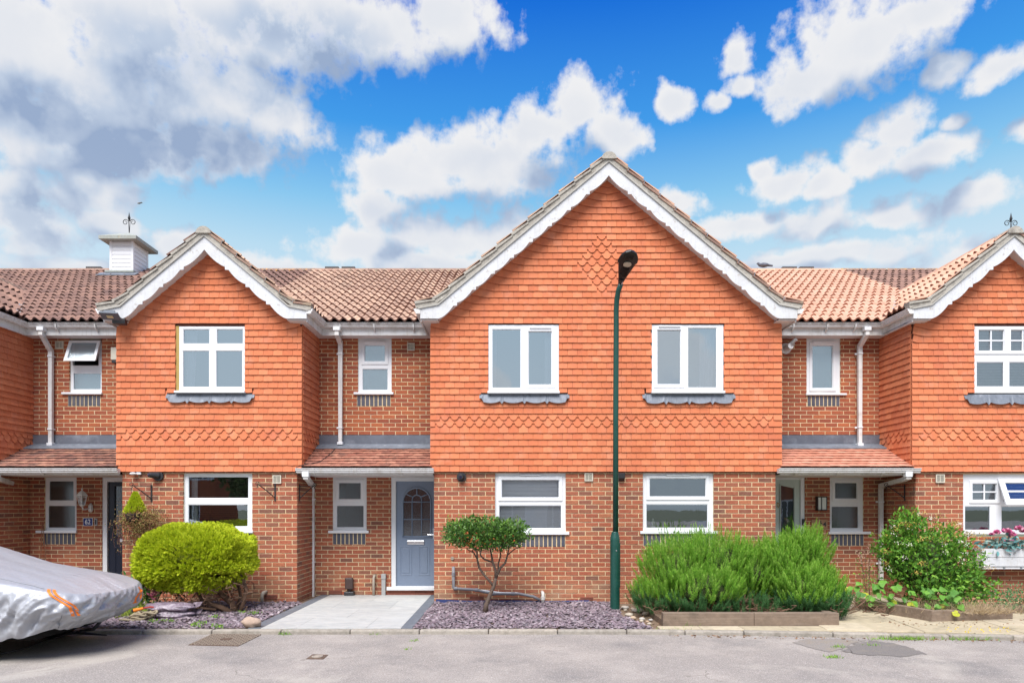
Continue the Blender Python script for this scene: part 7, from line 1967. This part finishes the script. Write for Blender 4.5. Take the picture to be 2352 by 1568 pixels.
for (x, y, w_, z, lb, sd) in ((388,1392,.36,.16,'upper grey plastic sack of slate beside the rope',1),(392,1405,.34,.06,'lower grey plastic sack of slate, under another sack',2)):
    c_ = at(x, y, -1.62); t_ = thing('slate_sack', lb, 'sack', (c_[0],-1.6,z-.05), 'sacks of slate'); mb = MB().blob((c_[0],-1.58-.02*sd,z), (w_,.19,.065), sd, .35, 14, 2.2)
    mb.v = [(p[0], p[1], max(.0, p[2]+.02*noise.noise(Vector(p)*14))) for p in mb.v]; obj('sack_body', mb, m_bag, t_, smooth=True)
    obj('sack_end', MB().prism([(c_[0]+w_-.05,-1.58,z-.04),(c_[0]+w_+.08,-1.60,z+.01),(c_[0]+w_+.07,-1.50,z+.05),(c_[0]+w_-.06,-1.5,z+.04)], (0,.015,.008)), m_bag, t_)

# ------------------------------------------------------------------ car under its cover
m_cov = mat('silver_car_cover', (.40,.41,.44), .42, var=.05, sc=20, bump=.3, bsc=16, dist=.02, spec=.5, metal=.25)
XN, YCc, HW = -4.57, -3.50, .86
def H_(x):       # centre-line height against distance behind the nose
    d = XN-x; pts = [(0,.66),(.15,.73),(.5,.80),(1.1,.90),(1.5,.97),(2.1,1.16),(2.8,1.36),(3.4,1.40),(4.2,1.2),(4.6,1.05)]
    for (a, b) in zip(pts[:-1], pts[1:]):
        if d <= b[0]: t = max(0, (d-a[0])/(b[0]-a[0])); t = t*t*(3-2*t) if False else t; return a[1]+(b[1]-a[1])*t
    return pts[-1][1]
def outline(s):
    """plan outline, s in metres from the near side 4.4 m behind the nose, round the nose, to the far side"""
    Rc = .42; Ls = 4.4-Rc; Lc = Rc*math.pi/2; Lf = 2*(HW-Rc); bow = lambda y: .14*((y)/HW)**2
    if s < Ls: return Vector((XN-4.54+s, YCc-HW, 0)), Vector((0,-1,0))
    s -= Ls
    if s < Lc: a = s/Rc; p = Vector((XN-Rc+Rc*math.sin(a), YCc-HW+Rc-Rc*math.cos(a), 0)); n = Vector((math.sin(a), -math.cos(a), 0)); p.x -= bow(p.y-YCc); return p, n
    s -= Lc
    if s < Lf: y = -HW+Rc+s; return Vector((XN-bow(y), YCc+y, 0)), Vector((1, .15*y, 0)).normalized()
    s -= Lf
    if s < Lc: a = s/Rc; p = Vector((XN-Rc+Rc*math.cos(a), YCc+HW-Rc+Rc*math.sin(a), 0)); n = Vector((math.cos(a), math.sin(a), 0)); p.x -= bow(p.y-YCc); return p, n
    s -= Lc; return Vector((XN-Rc-.14-s, YCc+HW, 0)), Vector((0,1,0))
STOT = 2*(4.4-.42)+2*.42*math.pi/2+2*(HW-.42)
def fold(s, t):
    a = noise.noise(Vector((s*3.2+t*1.8, t*1.1, 3)))
    b = noise.noise(Vector((s*8.5-t*3.2, t*2.2, 7))); c = noise.noise(Vector((s*20+t*6, t*7, 1)))
    rid = 1-abs(b)*2.6
    e_ = 1-abs(noise.noise(Vector((s*15+t*4.5, t*5-s*2, 11))))*3
    return a*.045 + rid*.034 + c*.005 + e_*.012
def surf(s, t):
    """t: 0 hem .. 1 shoulder .. 2 centre line"""
    p, n = outline(s); hem = .27+.035*noise.noise(Vector((s*2.3,0,5)))+.02*noise.noise(Vector((s*7,0,2)))
    d = XN-p.x; hem -= .17*min(1,max(0,d-.35)); shz = H_(p.x-.12)-.085
    nosef = max(0, n.x)
    if t <= 1:
        z = hem+(shz-hem)*t; tuck = -(.22*nosef+.06)*(1-t)**1.6 + .035*math.sin(math.pi*t) - .05*t**4
        k_ = min(1,t*4)*.6+.4; k_ *= (1-.75*t**3)
        q = p+n*(tuck+fold(s,t)*k_*1.25); return Vector((q.x, q.y, z+.012*noise.noise(Vector((s*9,t*3,0)))*(1-t)))
    u = t-1; C = Vector((min(p.x, XN-.55), YCc, 0)); q = p+n*(-.05)+(C-p)*u; zc = H_(q.x)
    cr = 1-(1-min(1,u*1.0))**2.6; z = shz+(zc-shz)*cr
    return Vector((q.x, q.y, z + .010*noise.noise(Vector((q.x*2.2+q.y*5, q.y*2, 4)))+.004*noise.noise(Vector((q.x*8+q.y*20, q.y*9, 4)))))
car = thing('covered_car', 'low car hidden under a crumpled silver car cover with orange reflective strips', 'car', (-6.8,YCc,ZRD))
mb = MB(); ns, nt1, nt2 = 520, 34, 30; ts = [i/nt1 for i in range(nt1+1)]+[1+(i/nt2)**1.2 for i in range(1,nt2+1)]; m = len(ts)
for i in range(ns+1):
    s = STOT*i/ns
    for t in ts: mb.v.append(tuple(surf(s, t)))
for i in range(ns):
    for j in range(m-1): mb.f.append((i*m+j, (i+1)*m+j, (i+1)*m+j+1, i*m+j+1))
cv = obj('car_cover', mb, m_cov, car, smooth=True)
m_or = mat('orange_reflective', (.90,.22,.03), .4, var=.05); m_gs = mat('grey_reflective', (.25,.22,.24), .4, var=.05)
def strip(path, par):
    for k_, (o0, o1, m_) in enumerate(((-.030,-.008,m_or),(-.008,.008,m_gs),(.008,.030,m_or))):
        q = MB(); n = 26; row = []
        for i in range(n+1):
            u = i/n*(len(path)-1); a_ = min(int(u), len(path)-2); f_ = u-a_; s = path[a_][0]*(1-f_)+path[a_+1][0]*f_; t = path[a_][1]*(1-f_)+path[a_+1][1]*f_
            for oo in (o0, o1):
                p = surf(s+oo*1.3, t+oo*.12); _, n_ = outline(s+oo*1.3); row.append(tuple(p+n_*.006+Vector((0,-.002,.004))))
        q.v = row; q.f = [(2*i,2*i+1,2*i+3,2*i+2) for i in range(n)]; obj('reflective_strip', q, m_, par, smooth=True)
SN = 4.4-.42
strip([(SN+.22,1.08),(SN+.26,.92),(SN+.40,.66),(SN+.44,.40)], car)
strip([(SN+.66+.88+.02,.92),(SN+.66+.88-.02,.65),(SN+.66+.88-.06,.42)], car)
# seams
q = MB(); q.tube([tuple(surf(SN+.32, t)+Vector((.004,-.004,.002))) for t in np.linspace(.03,.45,14)], .0035, 4); q.tube([tuple(surf(SN-1.6+1.75*u, 1.06+.10*math.sin(u*3)) + Vector((0,-.003,.003))) for u in np.linspace(0,1,40)], .003, 4)
obj('cover_seam', q, mat('seam_thread', (.24,.25,.27), .7), car, smooth=True)
obj('underbody', MB().box(XN-4.1, XN-.62, YCc-.60, YCc+.60, .16, .42), plain('underbody_black', (.01,.01,.01), .8), car)
for (x, y) in ((XN-1.28,YCc-.70),(XN-1.28,YCc+.70),(XN-3.45,YCc-.72),(XN-3.45,YCc+.72)):
    w_ = obj('wheel', MB().tube([(x,y-.10,ZRD+.31),(x,y+.10,ZRD+.31)], .20, 24), plain('alloy', (.35,.36,.38), .35, metal=.8), car, bevel=.01)
    t_ = MB().tube([(x,y-.105,ZRD+.315),(x,y+.105,ZRD+.315)], .315, 32); obj('tyre', t_, plain('tyre_rubber', (.012,.012,.012), .85), w_, bevel=.03)
stp = MB()
pts = [rp(0,1503,ZRD+.010), rp(52,1491,ZRD+.010), rp(105,1473,ZRD+.012), rp(150,1462,ZRD+.03), rp(178,1457,ZRD+.05), rp(200,1456,ZRD+.012), rp(245,1459,ZRD+.008)]
stp.tube(pts, [.012,.012,.013,.02,.03,.018,.008], 6); stp.tube([rp(178,1457,ZRD+.05), (ax(215,-3.2),-3.2,.12), (ax(245,-3.05),-3.05,.27)], [.02,.015,.012], 6)
obj('strap', stp, m_blackp, car, smooth=True)

# ------------------------------------------------------------------ the other side of the street (mirrored in the windows)
def opp(x, label, wall_m, w=7.5, h=5.2):
    t_ = thing('opposite_house', label, 'house', (x,-33,0)); y = -31
    holes = [(x-2.4,x-.9,3.3,4.5),(x+.9,x+2.4,3.3,4.5),(x-2.4,x-.6,.9,2.1),(x+.6,x+1.5,0,2.1)]
    obj('wall', MB().plate(x-w/2, x+w/2, -.1, h, y-.3, y, holes), wall_m, t_)
    obj('roof', MB().prism([(x-w/2-.3,y+.4,h-.1),(x-w/2-.3,y-4,h+3.0),(x-w/2-.3,y-8.4,h-.1)], (w+.6,0,0)), m_rt_dark, t_)
    for hh in holes:
        f_ = obj('window', MB().plate(hh[0], hh[1], hh[2], hh[3], y-.12, y-.02, [(hh[0]+.08,(hh[0]+hh[1])/2-.04,hh[2]+.08,hh[3]-.08),((hh[0]+hh[1])/2+.04,hh[1]-.08,hh[2]+.08,hh[3]-.08)]), m_upvc, t_); obj('pane', MB().box(hh[0]+.05, hh[1]-.05, y-.10, y-.08, hh[2]+.05, hh[3]-.05), plain('dark_pane', (.03,.035,.04), .1, spec=.6), f_)
opp(-21, 'brick house across the road, reflected in the left ground-floor window', m_brick_up); opp(-7, 'brick house across the road, behind the camera', m_brick_up)
opp(1.5, 'pale rendered house across the road, reflected behind the small tree', plain('pale_render', (.62,.60,.56), .8)); opp(17, 'brick house across the road, reflected right of the street lamp', m_brick_up)
def far_tree(x, y, h, rad, lb, seed):
    t_ = thing('broadleaf_tree', lb, 'tree', (x,y,0)); obj('trunk', MB().tube([(x,y,-.1),(x+.1,y,h*.3),(x,y+.1,h*.6)], [.25,.2,.12], 8), m_tb, t_)
    r = np.random.default_rng(seed); PP = [ell_points(r, 1500, (x+r.normal(0,rad*.35), y+r.normal(0,rad*.35), h*.62+r.normal(0,rad*.3)), (rad*.6,rad*.6,rad*.5), 1, -1, .3, .5)[0] for _ in range(5)]
    P = np.concatenate(PP); foliage('crown', [(LEAF, rot_mats(P, r.normal(0,1,P.shape), r.uniform(0,6,len(P)), r.uniform(.2,.35,len(P))), 0)], [mat('far_tree_leaf', (.05,.10,.03), .7, var=0, cols=[(.04,.09,.02),(.07,.14,.03)])], t_)
far_tree(-14,-27,6.0,2.4,'tree across the road, mirrored in the window behind the golden bush',1); far_tree(5.6,-25,4.2,1.3,'tree across the road, mirrored right of the street lamp',2); far_tree(20,-28,7,2.8,'tree across the road near its right-hand house',3)

# ------------------------------------------------------------------ finish the counted pieces
for kx in H:
    PB[kx].finish(); PT[kx].finish(); PR[kx].finish()
